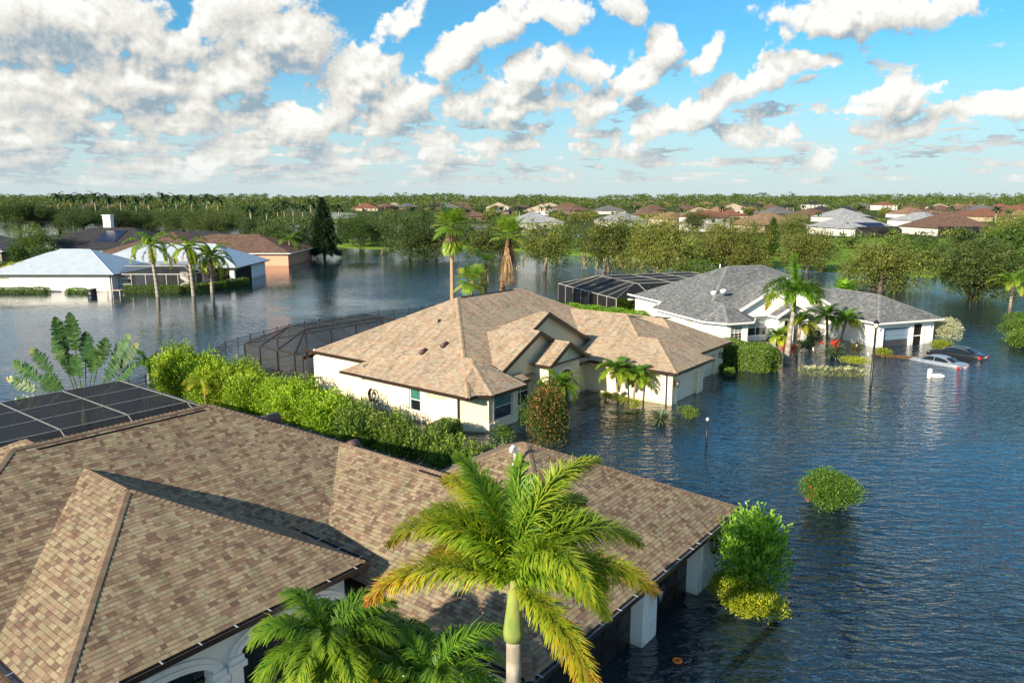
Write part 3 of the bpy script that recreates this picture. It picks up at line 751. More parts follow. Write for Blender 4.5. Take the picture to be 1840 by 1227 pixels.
# ------------------------------------------------------------------ middle house (cream) and grey-roofed white house
def build_M():
    fr = Frame(38., (33., 29.)); T = fr.thing('house', 'cream stucco house with tan shingle roof, bay corner and entry gables', 'house'); o = fr.o; z = 2.45
    main = rect(32.2, 57., 28.45, 45.8, z)
    bay = Vol([(32.2, 29.5), (33.5, 27.7), (36.9, 27.7), (38.3, 29.3), (38.3, 40.), (32.2, 40.)], .5, z)
    g1 = rect(34.9, 49.9, 29.8, 38., z, .5, 'ghhh'); g2 = rect(34.9, 46.0, 29.15, 38., z, .5, 'ghhh'); g3 = rect(39.65, 44.25, 27.75, 33., 3.12, .56, 'ghhh')
    v1 = rect(45.6, 51.7, 21.6, 32., z); v2 = rect(45.6, 56.4, 23.15, 40., z); v3 = rect(50.6, 58.9, 23.15, 36., z)
    P1 = piece(main, [(32.2, 28.45), (38.25, 28.45), (38.25, 38.6), (32.2, 38.6)], 'eore')
    P2 = piece(main, [(33.45, 38.6), (38.25, 38.6), (38.25, 45.8), (33.45, 45.8)], 'ooee')
    P3 = piece(main, [(38.25, 29.9), (57., 29.9), (57., 45.8), (38.25, 45.8)], 'oeeo'); P4 = piece(main, [(44.3, 28.45), (57., 28.45), (57., 29.9), (44.3, 29.9)], 'eeoo')
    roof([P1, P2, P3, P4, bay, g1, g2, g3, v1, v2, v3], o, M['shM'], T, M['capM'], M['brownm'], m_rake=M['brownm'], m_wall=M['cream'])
    w = MB(o); zt = 2.35
    wl = 32.75
    pts = [((wl, 38.3), (wl, 29.6)), ((wl, 29.6), (33.75, 28.15)), ((33.75, 28.15), (36.65, 28.15)), ((36.65, 28.15), (37.75, 29.3)), ((37.75, 29.3), (37.75, 29.6)),
           ((37.75, 29.6), (40.05, 29.6)), ((40.05, 29.6), (40.05, 28.2)), ((40.05, 28.2), (43.85, 28.2)), ((43.85, 28.2), (43.85, 29.1)), ((43.85, 29.1), (46.1, 29.1)), ((46.1, 29.1), (46.1, 22.1)),
           ((46.1, 22.1), (51.2, 22.1)), ((51.2, 22.1), (51.2, 23.6)), ((51.2, 23.6), (58.4, 23.6)), ((58.4, 23.6), (58.4, 35.)), ((58.4, 35.), (56.5, 45.3)), ((56.5, 45.3), (34.0, 45.3)), ((34.0, 45.3), (34.0, 38.3)), ((34.0, 38.3), (wl, 38.3))]
    holes = {0: [(4.35, 5.35, .62, 2.12), (5.95, 7.55, 1.72, 2.2)], 2: [(.5, 2.35, .55, 2.2)], 5: [(.25, 2.05, .3, 2.2)], 7: [(1.15, 2.65, -.7, 2.0)],
             11: [(.75, 4.1, -.7, 1.75)], 13: [(1.5, 5.6, -.7, 1.75)]}
    Bs = []
    for i, (p, q) in enumerate(pts):
        zz = 3.02 if i in (17, 18, 6, 7, 8) else zt
        wall_run(w, p, q, -.7, zz, holes.get(i, ()), rev=.14 if i not in (11, 13, 7) else .3); Bs.append(Bar3(p, q, o))
    w.build('wall', M['cream'], T)
    # bay plinth band
    pl = MB(o)
    for i in (1, 2, 3): Bs[i].box(pl, 0, Bs[i].L, .003, .05, .42, .52); Bs[i].box(pl, 0, Bs[i].L, .003, .03, .10, .42)
    pl.build('plinth_band', M['trimc'], T)
    h = holes[0][0]; window(T, Bs[0], h, M['trimw'], M['glassd'], 1, 2, M['trimc'], M['glassg'], surround=M['trimc'])
    h = holes[0][1]; window(T, Bs[0], h, M['trimc'], M['glassblk'], 6, 2, None, None, mull=.035, fr=.035)
    h = holes[2][0]; window(T, Bs[2], h, M['trimw'], M['glassd'], 1, 2, M['trimc'], M['glassg'], surround=M['trimc'])
    h = holes[5][0]; window(T, Bs[5], h, M['trimw'], M['glassd'], 2, 2, M['trimc'], M['glassg'], surround=M['trimc'])
    h = holes[7][0]; window(T, Bs[7], h, M['bronze'], M['glassd'], 2, 1, rev=.3)
    garage_door(T, Bs[11], holes[11][0], M['doorw'], 4, 4, .28); garage_door(T, Bs[13], holes[13][0], M['doorw'], 4, 6, .28)
    for i in (11, 13):
        sr = MB(o); s0, s1, za, zb = holes[i][0]; Bs[i].box(sr, s0-.2, s0-.003, .003, .04, -.7, zb+.2); Bs[i].box(sr, s1+.003, s1+.2, .003, .04, -.7, zb+.2); Bs[i].box(sr, s0, s1, .003, .04, zb+.003, zb+.2); sr.build('door_surround', M['trimc'], T)
    sr = MB(o)
    # arched surround of the entry
    E = Bs[7]; N = 14; c = 1.9; r = 1.0
    for k in range(N):
        a0, a1 = pi-pi*k/N, pi-pi*(k+1)/N
        P = [(c+r*cos(a), 1.75+.7*sin(a)) for a in (a0, a1)]+[(c+(r+.2)*cos(a), 1.75+.9*sin(a)) for a in (a0, a1)]
        sr.hexa([E.P(P[0][0], .07, P[0][1]), E.P(P[1][0], .07, P[1][1]), E.P(P[1][0], .003, P[1][1]), E.P(P[0][0], .003, P[0][1]),
                 E.P(P[2][0], .07, P[2][1]), E.P(P[3][0], .07, P[3][1]), E.P(P[3][0], .003, P[3][1]), E.P(P[2][0], .003, P[2][1])])
    sr.build('door_surround', M['trimc'], T)
    ar = MB(o); pts_ = [(c+(r-.01)*cos(pi-pi*k/N), 1.76+.68*sin(pi-pi*k/N)) for k in range(N+1)]
    ar.poly([E.P(s, .012, zz) for s, zz in pts_]); ar.build('arch_window', M['glassd'], T)
    lantern(T, Bs[11], .3, 1.55, 1., M['bronze']); lantern(T, Bs[13], 6.4, 1.5, 1., M['bronze'])
    downspout(T, Bs[1], -.1, 2.32, M['brownm']); downspout(T, Bs[10], 6.6, 2.32, M['brownm']); downspout(T, Bs[17], 6.8, 2.9, M['brownm'])
    v = MB(o)
    for x, y in ((35.0, 34.9), (35.9, 33.8)):
        zz = 2.45+.5*(x-32.2); v = MB(o); v.tube([(x-.25, y, zz+.08), (x+.3, y, zz+.2)], .14, 9); v.build('roof_vent', M['ventN'], T)
    v = MB(o); v.box(38.0, 38.3, 36.3, 36.35, 5.3, 5.62); v.build('roof_vent', M['ventN'], T)
    for q in ((41.3, 47.5, 37.0, 37.08, 6.78, 6.83), (50.98, 51.06, 27.2, 29.0, 5.03, 5.10), (54.7, 54.8, 26.6, 28., 4.5, 4.6)): rv = MB(o); rv.box(*q); rv.build('ridge_vent', M['blackm'], T)
    # pool enclosure at the back left
    bm = []; pn = []; ze, zt = 2.45, 3.6; X0, X1, Y0, Y1 = 33.7, 48.6, 47.2, 53.8; cx0, cx1, cy0, cy1 = 36.8, 45.3, 50.0, 52.15; yh = 46.1
    for y in (Y0, 49.4, 51.7, Y1): bm.append(((X0, y, -.7), (X0, y, ze), .13))
    for x in (36.8, 39.7, 42.4, 45.3, X1): bm.append(((x, Y1, -.7), (x, Y1, ze), .12))
    for x in (36.8, 39.7, 42.4, 45.3): bm += [((x, Y1, ze), (x, cy1, zt), .09), ((x, cy1, zt), (x, cy0, zt), .09), ((x, cy0, zt), (x, yh, ze), .10)]
    bm += [((X0, Y0, ze), (X0, Y1, ze), .12), ((X0, Y1, ze), (X1, Y1, ze), .1), ((X0, Y0, ze), (cx0, cy0, zt), .10), ((X0, Y1, ze), (cx0, cy1, zt), .10), ((X0, 49.4, ze), (cx0, cy0, zt), .10), ((X0, 51.7, ze), (cx0, cy1, zt), .10),
           ((cx0, cy0, zt), (cx1, cy0, zt), .09), ((cx0, cy1, zt), (cx1, cy1, zt), .09), ((cx1, cy1, zt), (X1, Y1, ze), .09), ((cx1, cy0, zt), (X1, yh, ze), .09), ((X0, Y1, .8), (X1, Y1, .8), .07), ((X0, Y0, .8), (X0, 51.7, .8), .07),
           ((X0, Y0, ze-.05), (34.2, 45.3, ze-.05), .08), ((X0, 45.3, ze-.06), (X0, Y0, ze-.06), .08), ((X0, 45.5, -.7), (X0, 45.5, ze), .13), ((X0, 46.2, -.7), (X0, 46.2, ze), .10), ((X0, 45.5, 1.5), (X0, Y0, 1.5), .07), ((X0, 45.5, .5), (X0, 46.2, .5), .09)]
    pn += [[(X0, Y1, -.7), (X0, 45.4, -.7), (X0, 45.4, ze), (X0, Y1, ze)], [(X0, Y1, -.7), (X1, Y1, -.7), (X1, Y1, ze), (X0, Y1, ze)],
           [(X0, Y0, ze), (cx0, cy0, zt), (cx0, cy1, zt), (X0, Y1, ze)], [(X0, Y1, ze), (cx0, cy1, zt), (cx1, cy1, zt), (X1, Y1, ze)],
           [(cx0, cy0, zt), (cx1, cy0, zt), (cx1, cy1, zt), (cx0, cy1, zt)], [(X0, Y0, ze), (36.8, yh, ze), (cx0, cy0, zt)], [(36.8, yh, ze), (X1, yh, ze), (cx1, cy0, zt), (cx0, cy0, zt)], [(cx1, cy0, zt), (X1, yh, ze), (X1, Y1, ze), (cx1, cy1, zt)]]
    cage(fr, 'pool_enclosure', 'grey mesh pool enclosure at the back of the cream house', bm, pn, M['bronze'], M['scrM'], .09)
    return fr, Bs
FM, BM = build_M()

def build_W():
    fr = Frame(70., (43., 60.)); T = fr.thing('house', 'white house with grey shingle roof and white fascia behind the parked sedans', 'house'); o = fr.o; z = 2.5
    main = rect(41.35, 63., 60.2, 77.2, z)
    bay = Vol([(41.35, 60.2), (42.75, 58.35), (45.6, 58.35), (47.1, 60.1), (47.1, 70.), (41.35, 70.)], .5, z)
    g1 = rect(44.2, 59., 61.3, 70., z, .5, 'ghhh'); g2 = rect(44.2, 54.8, 60.7, 70., z, .5, 'ghhh'); g3 = rect(49.3, 53.9, 59.5, 65., 2.62, .54, 'ghhh')
    v1 = rect(56.1, 64.2, 53.6, 68., z)
    P1 = piece(main, [(41.35, 60.2), (46.4, 60.2), (46.4, 69.9), (41.35, 69.9)], 'eore')
    P2 = piece(main, [(42.55, 69.9), (46.4, 69.9), (46.4, 77.2), (42.55, 77.2)], 'ooee')
    P3 = piece(main, [(46.4, 61.4), (63., 61.4), (63., 77.2), (46.4, 77.2)], 'oeeo'); P4 = piece(main, [(54.2, 60.2), (63., 60.2), (63., 61.4), (54.2, 61.4)], 'eeoo')
    roof([P1, P2, P3, P4, bay, g1, g2, g3, v1], o, M['shW'], T, M['capW'], M['trimw'], m_rake=M['trimw'], m_wall=M['white'], rake_h=.28, gut=.14, m_inner=M['trimw'])
    w = MB(o); wl = 41.85; zt = 2.4
    pts = [((wl, 69.6), (wl, 60.3)), ((wl, 60.3), (42.95, 58.8)), ((42.95, 58.8), (45.4, 58.8)), ((45.4, 58.8), (46.6, 60.3)), ((46.6, 60.3), (46.6, 61.1)), ((46.6, 61.1), (49.7, 61.1)), ((49.7, 61.1), (49.7, 59.9)),
           ((49.7, 59.9), (53.5, 59.9)), ((53.5, 59.9), (53.5, 60.9)), ((53.5, 60.9), (56.6, 60.9)), ((56.6, 60.9), (56.6, 54.1)), ((56.6, 54.1), (63.7, 54.1)), ((63.7, 54.1), (63.7, 66.)), ((63.7, 66.), (62.5, 76.7)), ((62.5, 76.7), (43.2, 76.7)),
           ((43.2, 76.7), (43.2, 69.6)), ((43.2, 69.6), (wl, 69.6))]
    holes = {0: [(5.6, 6.9, 1.5, 2.15)], 2: [(.55, 1.9, .6, 2.2)], 5: [(.3, 2.8, .5, 2.2)], 7: [(.9, 2.9, -.7, 2.1)], 8: [(.25, .8, .5, 2.)], 9: [(.6, 1.8, .6, 2.2)], 11: [(.75, 4.1, -.7, 1.85), (4.55, 5.75, -.7, 2.05)]}
    Bs = []
    for i, (p, q) in enumerate(pts):
        wall_run(w, p, q, -.7, 3.0 if i in (15, 16) else zt, holes.get(i, ()), rev=.14 if i not in (7, 11) else .3); Bs.append(Bar3(p, q, o))
    w.build('wall', M['white'], T)
    window(T, Bs[0], holes[0][0], M['trimw'], M['glassblk'], 5, 3, mull=.03, fr=.03)
    window(T, Bs[2], holes[2][0], M['trimw'], M['glassd'], 1, 2, M['trimw'], M['glassb'], grid=(3, 6))
    window(T, Bs[5], holes[5][0], M['trimw'], M['glassd'], 2, 2, M['trimw'], M['glassb'])
    window(T, Bs[9], holes[9][0], M['trimw'], M['glassd'], 1, 2, M['trimw'], M['glassb'], grid=(2, 6))
    window(T, Bs[8], holes[8][0], M['trimw'], M['glassd'], 1, 1)
    d = window(T, Bs[7], holes[7][0], M['trimw'], M['glassd'], 3, 1, rev=.3); d.name = 'front_door'
    B = Bs[11]; h = holes[11][0]
    garage_door(T, B, (h[0], h[1], .62, h[3]), M['doorb'], 3, 8, .25, label='blue grey roll-up garage door')
    g = MB(o); B.box(g, h[0], h[1], -.27, -.20, -.7, .6); g.build('door_bottom', plain('dark_slate_panel', (.045, .05, .06), .5), T)
    h2 = holes[11][1]; s = MB(o); B.box(s, h2[0], h2[1], -.2, -.18, -.7, h2[3]); s.build('screen_door', M['scrE'], T)
    t_ = MB(o); B.box(t_, h2[0], h2[1], -.17, -.12, .82, .9); B.box(t_, h2[0], h2[0]+.06, -.17, -.12, -.7, h2[3]); B.box(t_, h2[1]-.06, h2[1], -.17, -.12, -.7, h2[3])
    B.box(t_, h[0]-.12, h[0]-.003, .003, .05, -.7, h[3]+.12); B.box(t_, h[1]+.003, h[1]+.12, .003, .05, -.7, h[3]+.12); B.box(t_, h[0], h[1], .003, .05, h[3]+.003, h[3]+.12)
    B.box(t_, h2[1]+.003, h2[1]+.12, .003, .05, -.7, h2[3]+.12); B.box(t_, h2[0]-.1, h2[1], .003, .05, h2[3]+.003, h2[3]+.12)
    t_.build('door_trim', M['trimw'], T)
    blue = plain('blue_emblem', (.08, .16, .6), .5); pale = plain('pale_disc', (.75, .75, .8), .5)
    for s_ in (.3, 6.75):
        m_ = MB(o); p = B.P(s_, .03, 1.75); q = B.P(s_, .003, 1.75); m_.tube([q, p], .14, 14); c = m_.build('wall_plaque', pale, T)
        m_ = MB(o); p2 = B.P(s_, .05, 1.75); m_.tube([p, p2], .08, 10); m_.build('emblem', blue, c)
    v = MB(o)
    for x, y in ((45.2, 64.3), (45.7, 63.4)):
        zz = 2.5+.5*(x-41.35); v = MB(o); v.tube([(x-.25, y, zz+.1), (x+.3, y, zz+.22)], [.22, .2], 10); v.build('roof_vent', M['pvc'], T)
    v = MB(o); v.tube([(49.8, 69.9, 6.4), (49.8, 69.9, 6.9)], .06, 8); v.build('vent_pipe', M['pvc'], T)
    return fr, Bs
FW, BW = build_W()
# ------------------------------------------------------------------ water and land
def poly_sheet(name, pts, z, m, kind='structure', skirt=0.):
    g = MB(); P = [(p[0], p[1], z) for p in pts]
    a = sum(P[i][0]*P[(i+1) % len(P)][1]-P[(i+1) % len(P)][0]*P[i][1] for i in range(len(P)))
    if a < 0: P = P[::-1]
    import mathutils
    tri = mathutils.geometry.tessellate_polygon([[mathutils.Vector(p) for p in P]])
    for t in tri:
        q = [P[i] for i in t]
        if (q[1][0]-q[0][0])*(q[2][1]-q[0][1])-(q[2][0]-q[0][0])*(q[1][1]-q[0][1]) < 0: q = q[::-1]
        g.poly(q)
    if skirt:
        n = len(P)
        for i in range(n):
            p, q = P[i], P[(i+1) % n]; L = math.dist(p, q)+1e-9; ox, oy = (q[1]-p[1])/L*skirt*2, -(q[0]-p[0])/L*skirt*2
            g.poly([p, (p[0]+ox, p[1]+oy, z-skirt), (q[0]+ox, q[1]+oy, z-skirt), q])
    o = g.build(name, m); return tag(o, kind=kind)
def m_grass(name, a, b_, c):
    m, t, b = mat(name); p = t.pos(); n = t.noise(p, .06, 5, .65); n2 = t.noise(p, 1.8, 4, .7)
    t.put(b.inputs['Base Color'], t.mix(t.mr(n2, .35, .65), t.ramp(n, [(.35, a), (.6, b_)]), c)); b.inputs['Roughness'].default_value = .9; b.inputs['Specular IOR Level'].default_value = .1
    t.put(b.inputs['Normal'], t.bump(n2, .25)); return m
def jag(px, amp=1.2, n=5, z=0., seed=3):
    """subdivide a bank line given in photo pixels and roughen it in metres"""
    rg = random.Random(seed); W_ = [G(*p, z) for p in px]; out = []
    for a, b in zip(W_, W_[1:]):
        for k in range(n):
            t = k/n; out.append((a[0]+(b[0]-a[0])*t+rg.uniform(-amp, amp), a[1]+(b[1]-a[1])*t+rg.uniform(-amp, amp)))
    out.append(W_[-1]); return out
def setting():
    S = 9000
    w = MB(); w.poly([(-S, -60, 0), (S, -60, 0), (S, S*1.4, 0), (-S, S*1.4, 0)]); tag(w.build('water', M['water']), kind='structure')
    g = MB(); g.poly([(-S, -60, -1.1), (S, -60, -1.1), (S, S*1.4, -1.1), (-S, S*1.4, -1.1)]); tag(g.build('ground', plain('silt', (.05, .04, .025), .9)), kind='structure')
    gr = m_grass('lawn', (.08, .15, .02), (.13, .24, .022), (.18, .27, .035)); far = m_grass('far_land', (.035, .055, .012), (.07, .09, .02), (.05, .075, .015))
    # right bank lawn
    A = jag([(1100, 463), (1180, 468), (1300, 474), (1385, 480), (1440, 484), (1500, 489), (1560, 490), (1610, 496), (1680, 498), (1760, 503), (1860, 508), (2100, 520)], .8, 4)
    B = [G(2300, 440), G(1840, 432), G(1500, 428), G(1100, 430), G(950, 432), G(860, 436), G(862, 447), G(960, 452), G(1060, 461)]
    poly_sheet('lawn', A+B, .22, gr, skirt=.4)
    # middle bank strip
    A = jag([(585, 441), (640, 446), (705, 447), (790, 446), (870, 447)], .7, 4, seed=5)
    poly_sheet('lawn', A+[G(872, 431), G(760, 430), G(640, 432), G(590, 434)], .20, gr, skirt=.4)
    # far land with two bays left open
    A = jag([(-700, 398), (0, 396), (110, 397), (170, 393), (260, 399), (420, 399), (470, 401), (560, 401), (640, 399), (700, 402), (880, 404), (960, 415), (1100, 425), (1400, 428), (1840, 430), (2500, 430)], 2., 3, seed=8)
    poly_sheet('land', A+[(S, 4000), (S, S*1.3), (-S, S*1.3), (-S, 1500)], .25, far, skirt=.5)
    pond = [(548, 392), (600, 395), (645, 393), (640, 384), (600, 382), (560, 385)]; poly_sheet('pond', [G(*p) for p in pond], .27, M['water'])
    pond = [(868, 380), (905, 381), (945, 379), (925, 374), (880, 374)]; poly_sheet('pond', [G(*p) for p in pond], .27, M['water'])
    strip = [(520, 403), (640, 404), (700, 400), (640, 397), (540, 399)]; poly_sheet('lawn', [G(*p) for p in strip], .31, m_grass('bright_lawn', (.12, .25, .015), (.2, .33, .02), (.28, .36, .03)))
setting()
# ------------------------------------------------------------------ foliage tools (numpy)
def nrm(a): return a/(np.linalg.norm(a, axis=-1, keepdims=True)+1e-9)
def leaf_mesh(P, D, N, L, Wd, tone, fold=.15):
    """one diamond leaf per row: P base, D direction, N face normal, L length, Wd width"""
    n = len(P); L = np.broadcast_to(L, n)[:, None]; Wd = np.broadcast_to(Wd, n)[:, None]
    S = nrm(np.cross(D, N)); mid = P+D*L*.45+N*L*fold
    V = np.stack([P, mid-S*Wd/2-N*L*fold*.6, P+D*L, mid+S*Wd/2-N*L*fold*.6], 1).reshape(-1, 3)
    F = np.arange(n*4).reshape(n, 4); return V, F, np.broadcast_to(tone, n)
def rand_dir(n, rng): return nrm(rng.normal(size=(n, 3)))
class Leaves:
    def __init__(s): s.V = []; s.F = []; s.T = []; s.n = 0
    def add(s, V, F, T): s.V.append(V); s.F.append(F+s.n); s.T.append(T); s.n += len(V)
    def build(s, name, m, parent=None):
        return mesh_obj(name, np.concatenate(s.V), np.concatenate(s.F), m, parent, np.concatenate(s.T)) if s.V else None
def crown(rng, clumps, per, lsize, flat=.0, aspect=.5, up=.35, tspread=.25, shell=.55):
    """clumps: list of (center, radius(3), tone); leaves scattered through the outer part of each clump"""
    L = Leaves()
    for (c, r, tn) in clumps:
        n = int(per*max(.2, (r[0]*r[1]*r[2])**(2/3.))); d = rand_dir(n, rng)
        rad = shell+(1-shell)*rng.random(n)**.6
        rad *= 1+.16*np.sin(d[:, 0]*5+c[0]*3)*np.cos(d[:, 1]*6+c[1])+.10*np.sin(d[:, 2]*9+c[2]*5)
        P = np.array(c)+d*np.array(r)*rad[:, None]
        D = nrm(d*.7+rand_dir(n, rng)*.9+np.array((0, 0, up-flat))); N = nrm(rand_dir(n, rng)*.8+np.array((0, 0, .6))+d*.5)
        t = np.clip(tn+rng.normal(size=n)*tspread, 0, 1); s = lsize*(.7+.6*rng.random(n))
        L.add(*leaf_mesh(P, D, N, s, s*aspect, t))
    return L
def trunk_mb(base, top, r0, r1, limbs=(), bend=.3, seed=0, n=8):
    rg = random.Random(seed); mb = MB(); pts = []
    for k in range(6):
        t = k/5; pts.append((base[0]+(top[0]-base[0])*t+rg.uniform(-bend, bend)*sin(pi*t), base[1]+(top[1]-base[1])*t+rg.uniform(-bend, bend)*sin(pi*t), base[2]+(top[2]-base[2])*t))
    mb.tube(pts, [r0+(r1-r0)*k/5 for k in range(6)], n)
    for (f, q, rr) in limbs:
        i = int(f*5); p = pts[i]; m_ = tuple((p[j]*.5+q[j]*.5)+(0, 0, .25)[j] for j in range(3))
        mb.tube([p, m_, q], [rr, rr*.7, rr*.3], 6)
    return mb

LM = {}
LM['oak'] = m_leaf('oak_leaves', [(0, (.035, .060, .012)), (.5, (.105, .140, .024)), (1, (.30, .30, .065))], .55, .25)
LM['oakdark'] = m_leaf('dark_oak_leaves', [(0, (.016, .038, .010)), (.5, (.050, .085, .018)), (1, (.14, .18, .035))], .55, .2)
LM['green'] = m_leaf('green_leaves', [(0, (.022, .055, .010)), (.5, (.06, .12, .018)), (1, (.15, .21, .03))], .5, .3)
LM['clusia'] = m_leaf('bright_hedge_leaves', [(0, (.05, .13, .010)), (.45, (.17, .31, .018)), (1, (.46, .56, .05))], .45, .4, .35)
LM['dkshrub'] = m_leaf('dark_shrub_leaves', [(0, (.022, .065, .010)), (.6, (.075, .155, .02)), (1, (.24, .31, .05))], .5, .3, .3)
LM['yellow'] = m_leaf('yellow_green_leaves', [(0, (.10, .16, .01)), (.5, (.32, .38, .02)), (1, (.6, .56, .03))], .45, .3)
LM['lime'] = m_leaf('lime_leaves', [(0, (.05, .14, .01)), (.5, (.14, .33, .02)), (1, (.34, .52, .05))], .4, .35)
LM['hedge'] = m_leaf('clipped_hedge_leaves', [(0, (.03, .075, .01)), (.5, (.10, .19, .02)), (1, (.24, .34, .045))], .45, .3)
LM['copper'] = m_leaf('copper_leaves', [(0, (.02, .055, .012)), (.55, (.06, .12, .02)), (.72, (.20, .14, .03)), (1, (.52, .20, .07))], .5, .25, .3)
LM['pale'] = m_leaf('silver_leaves', [(0, (.22, .26, .14)), (.5, (.42, .44, .28)), (1, (.62, .60, .44))], .6, .2)
LM['olive'] = m_leaf('olive_leaves', [(0, (.09, .11, .03)), (.5, (.22, .25, .06)), (1, (.5, .5, .2))], .5, .3)
LM['red'] = m_leaf('red_flowers', [(0, (.03, .08, .01)), (.35, (.10, .16, .02)), (.5, (.62, .05, .02)), (1, (.8, .12, .03))], .5, .2)
LM['palm'] = m_leaf('palm_leaflets', [(0, (.03, .095, .012)), (.35, (.11, .235, .02)), (.55, (.30, .40, .03)), (.72, (.46, .36, .03)), (.86, (.40, .17, .03)), (1, (.33, .22, .12))], .48, .33, .3)
LM['strap'] = m_leaf('strap_leaves', [(0, (.05, .08, .04)), (.5, (.14, .19, .10)), (1, (.34, .38, .22))], .45, .2)
LM['fan'] = m_leaf('fan_palm_leaves', [(0, (.04, .11, .015)), (.5, (.15, .27, .03)), (.8, (.40, .46, .05)), (1, (.55, .42, .08))], .4, .35, .5)
LM['dead'] = m_leaf('dead_fronds', [(0, (.09, .05, .03)), (.5, (.25, .15, .08)), (1, (.48, .33, .19))], .8, .1)
LM['banana'] = m_leaf('broad_leaves', [(0, (.018, .065, .02)), (.5, (.045, .13, .03)), (.85, (.17, .24, .05)), (1, (.42, .27, .06))], .4, .25, .5)
LM['conifer'] = m_leaf('conifer_needles', [(0, (.010, .030, .010)), (.5, (.022, .055, .016)), (1, (.05, .10, .03))], .6, .15)
LM['moss'] = m_leaf('hanging_moss', [(0, (.16, .17, .09)), (1, (.42, .38, .22))], .8, .2)
LM['grass'] = m_leaf('bank_grass', [(0, (.06, .14, .015)), (.5, (.13, .26, .02)), (1, (.30, .38, .05))], .6, .3)
BK = dict(oak=m_bark('oak_bark', (.05, .04, .03), (.16, .13, .10)), palm=m_bark('palm_bark', (.20, .15, .11), (.42, .33, .25), 14.),
          fan=m_bark('fan_palm_bark', (.30, .20, .12), (.56, .40, .25), 22.), red=m_bark('rusty_bark', (.15, .08, .045), (.38, .21, .12), 18.),
          royal=m_bark('grey_palm_bark', (.24, .21, .17), (.45, .40, .33), 10.), shaft=m_bark('green_crownshaft', (.10, .17, .03), (.30, .33, .08), 0, 2.),
          stem=m_bark('shrub_stem', (.14, .10, .06), (.34, .26, .17)), tan=m_bark('light_stem', (.25, .18, .11), (.46, .36, .24), 8.))

# ---- feather frond --------------------------------------------------
def rachis(L, e0, droop, n=24, p=1.5, side=0.):
    pts = [(0., 0., 0.)]; x = y = z = 0.
    for k in range(1, n+1):
        t = k/n; a = e0-droop*t**p; b = side*t
        x += cos(a)*cos(b)*L/n; y += cos(a)*sin(b)*L/n; z += sin(a)*L/n; pts.append((x, y, z))
    return np.array(pts)
def frond(L_, R, az, rng, nl=80, ll=.6, w=.03, plume=0., sag=.5, t0=.12, tone=.35, tip=.35, spread=1.15, tsd=.07, base=(0, 0, 0), jit=.12, taper=.25, fold_up=.3, tippow=2.5):
    """adds leaflets along rachis R (points in the xz plane) rotated to azimuth az"""
    c, s = cos(az), sin(az); M3 = np.array([[c, -s, 0], [s, c, 0], [0, 0, 1]])
    Rw = R@M3.T+np.array(base); n = nl*2
    t = t0+(1-t0)*np.repeat(np.linspace(0, 1, nl), 2); sd = np.tile((-1., 1.), nl)
    f = t*(len(R)-1); i = np.minimum(f.astype(int), len(R)-2); fr_ = (f-i)[:, None]
    P = Rw[i]*(1-fr_)+Rw[i+1]*fr_; T = nrm(Rw[i+1]-Rw[i]); up = np.array((0, 0, 1.)); S = nrm(np.cross(T, up)); U = np.cross(S, T)
    if plume: th = rng.random(n)*2*pi*plume-(pi*plume)+np.where(sd > 0, 0, pi)
    else: th = np.where(sd > 0, fold_up, pi-fold_up)+rng.normal(size=n)*.10
    out = S*np.cos(th)[:, None]+U*np.sin(th)[:, None]
    fw = np.cos(spread)*(1+.6*t); D = nrm(out*np.sin(spread)+T*fw[:, None]+rng.normal(size=(n, 3))*jit)
    prof = np.sin(np.clip((t-t0*.6)*pi*.93+.18, 0, pi))**.6*(1-taper*t)
    ln = (ll*prof*(.85+.3*rng.random(n)))[:, None]; wv = w*(.7+.6*rng.random(n))[:, None]
    g = np.array((0, 0, -1.)); m1 = P+D*ln*.5; D2 = nrm(D+g*sag*(.7+.6*rng.random(n))[:, None]); e1 = m1+D2*ln*.5
    B = nrm(np.cross(D, U+.01)); tn = np.clip(tone+(tip)*t**tippow+rng.normal(size=n)*tsd, 0, 1)
    V = np.stack([P-B*wv*.35, P+B*wv*.35, m1+B*wv*.5, m1-B*wv*.5, e1+B*wv*.06, e1-B*wv*.06], 1).reshape(-1, 3)
    k = np.arange(n)*6; F = np.concatenate([np.stack([k, k+1, k+2, k+3], 1), np.stack([k+3, k+2, k+4, k+5], 1)])
    L_.add(V, F, np.concatenate([tn, np.clip(tn+.10*t, 0, 1)])); return Rw
def rachis_mesh(L_, Rw, r0, r1, tone=.45):
    n = len(Rw); T = nrm(np.gradient(Rw, axis=0)); S = nrm(np.cross(T, (0, 0, 1.))+1e-6); U = np.cross(S, T); r = np.linspace(r0, r1, n)[:, None]
    ring = np.stack([Rw+S*r, Rw+U*r, Rw-S*r, Rw-U*r], 1).reshape(-1, 3)
    F = [(a*4+b, a*4+(b+1) % 4, (a+1)*4+(b+1) % 4, (a+1)*4+b) for a in range(n-1) for b in range(4)]
    L_.add(ring, np.array(F), np.full(len(F), tone))
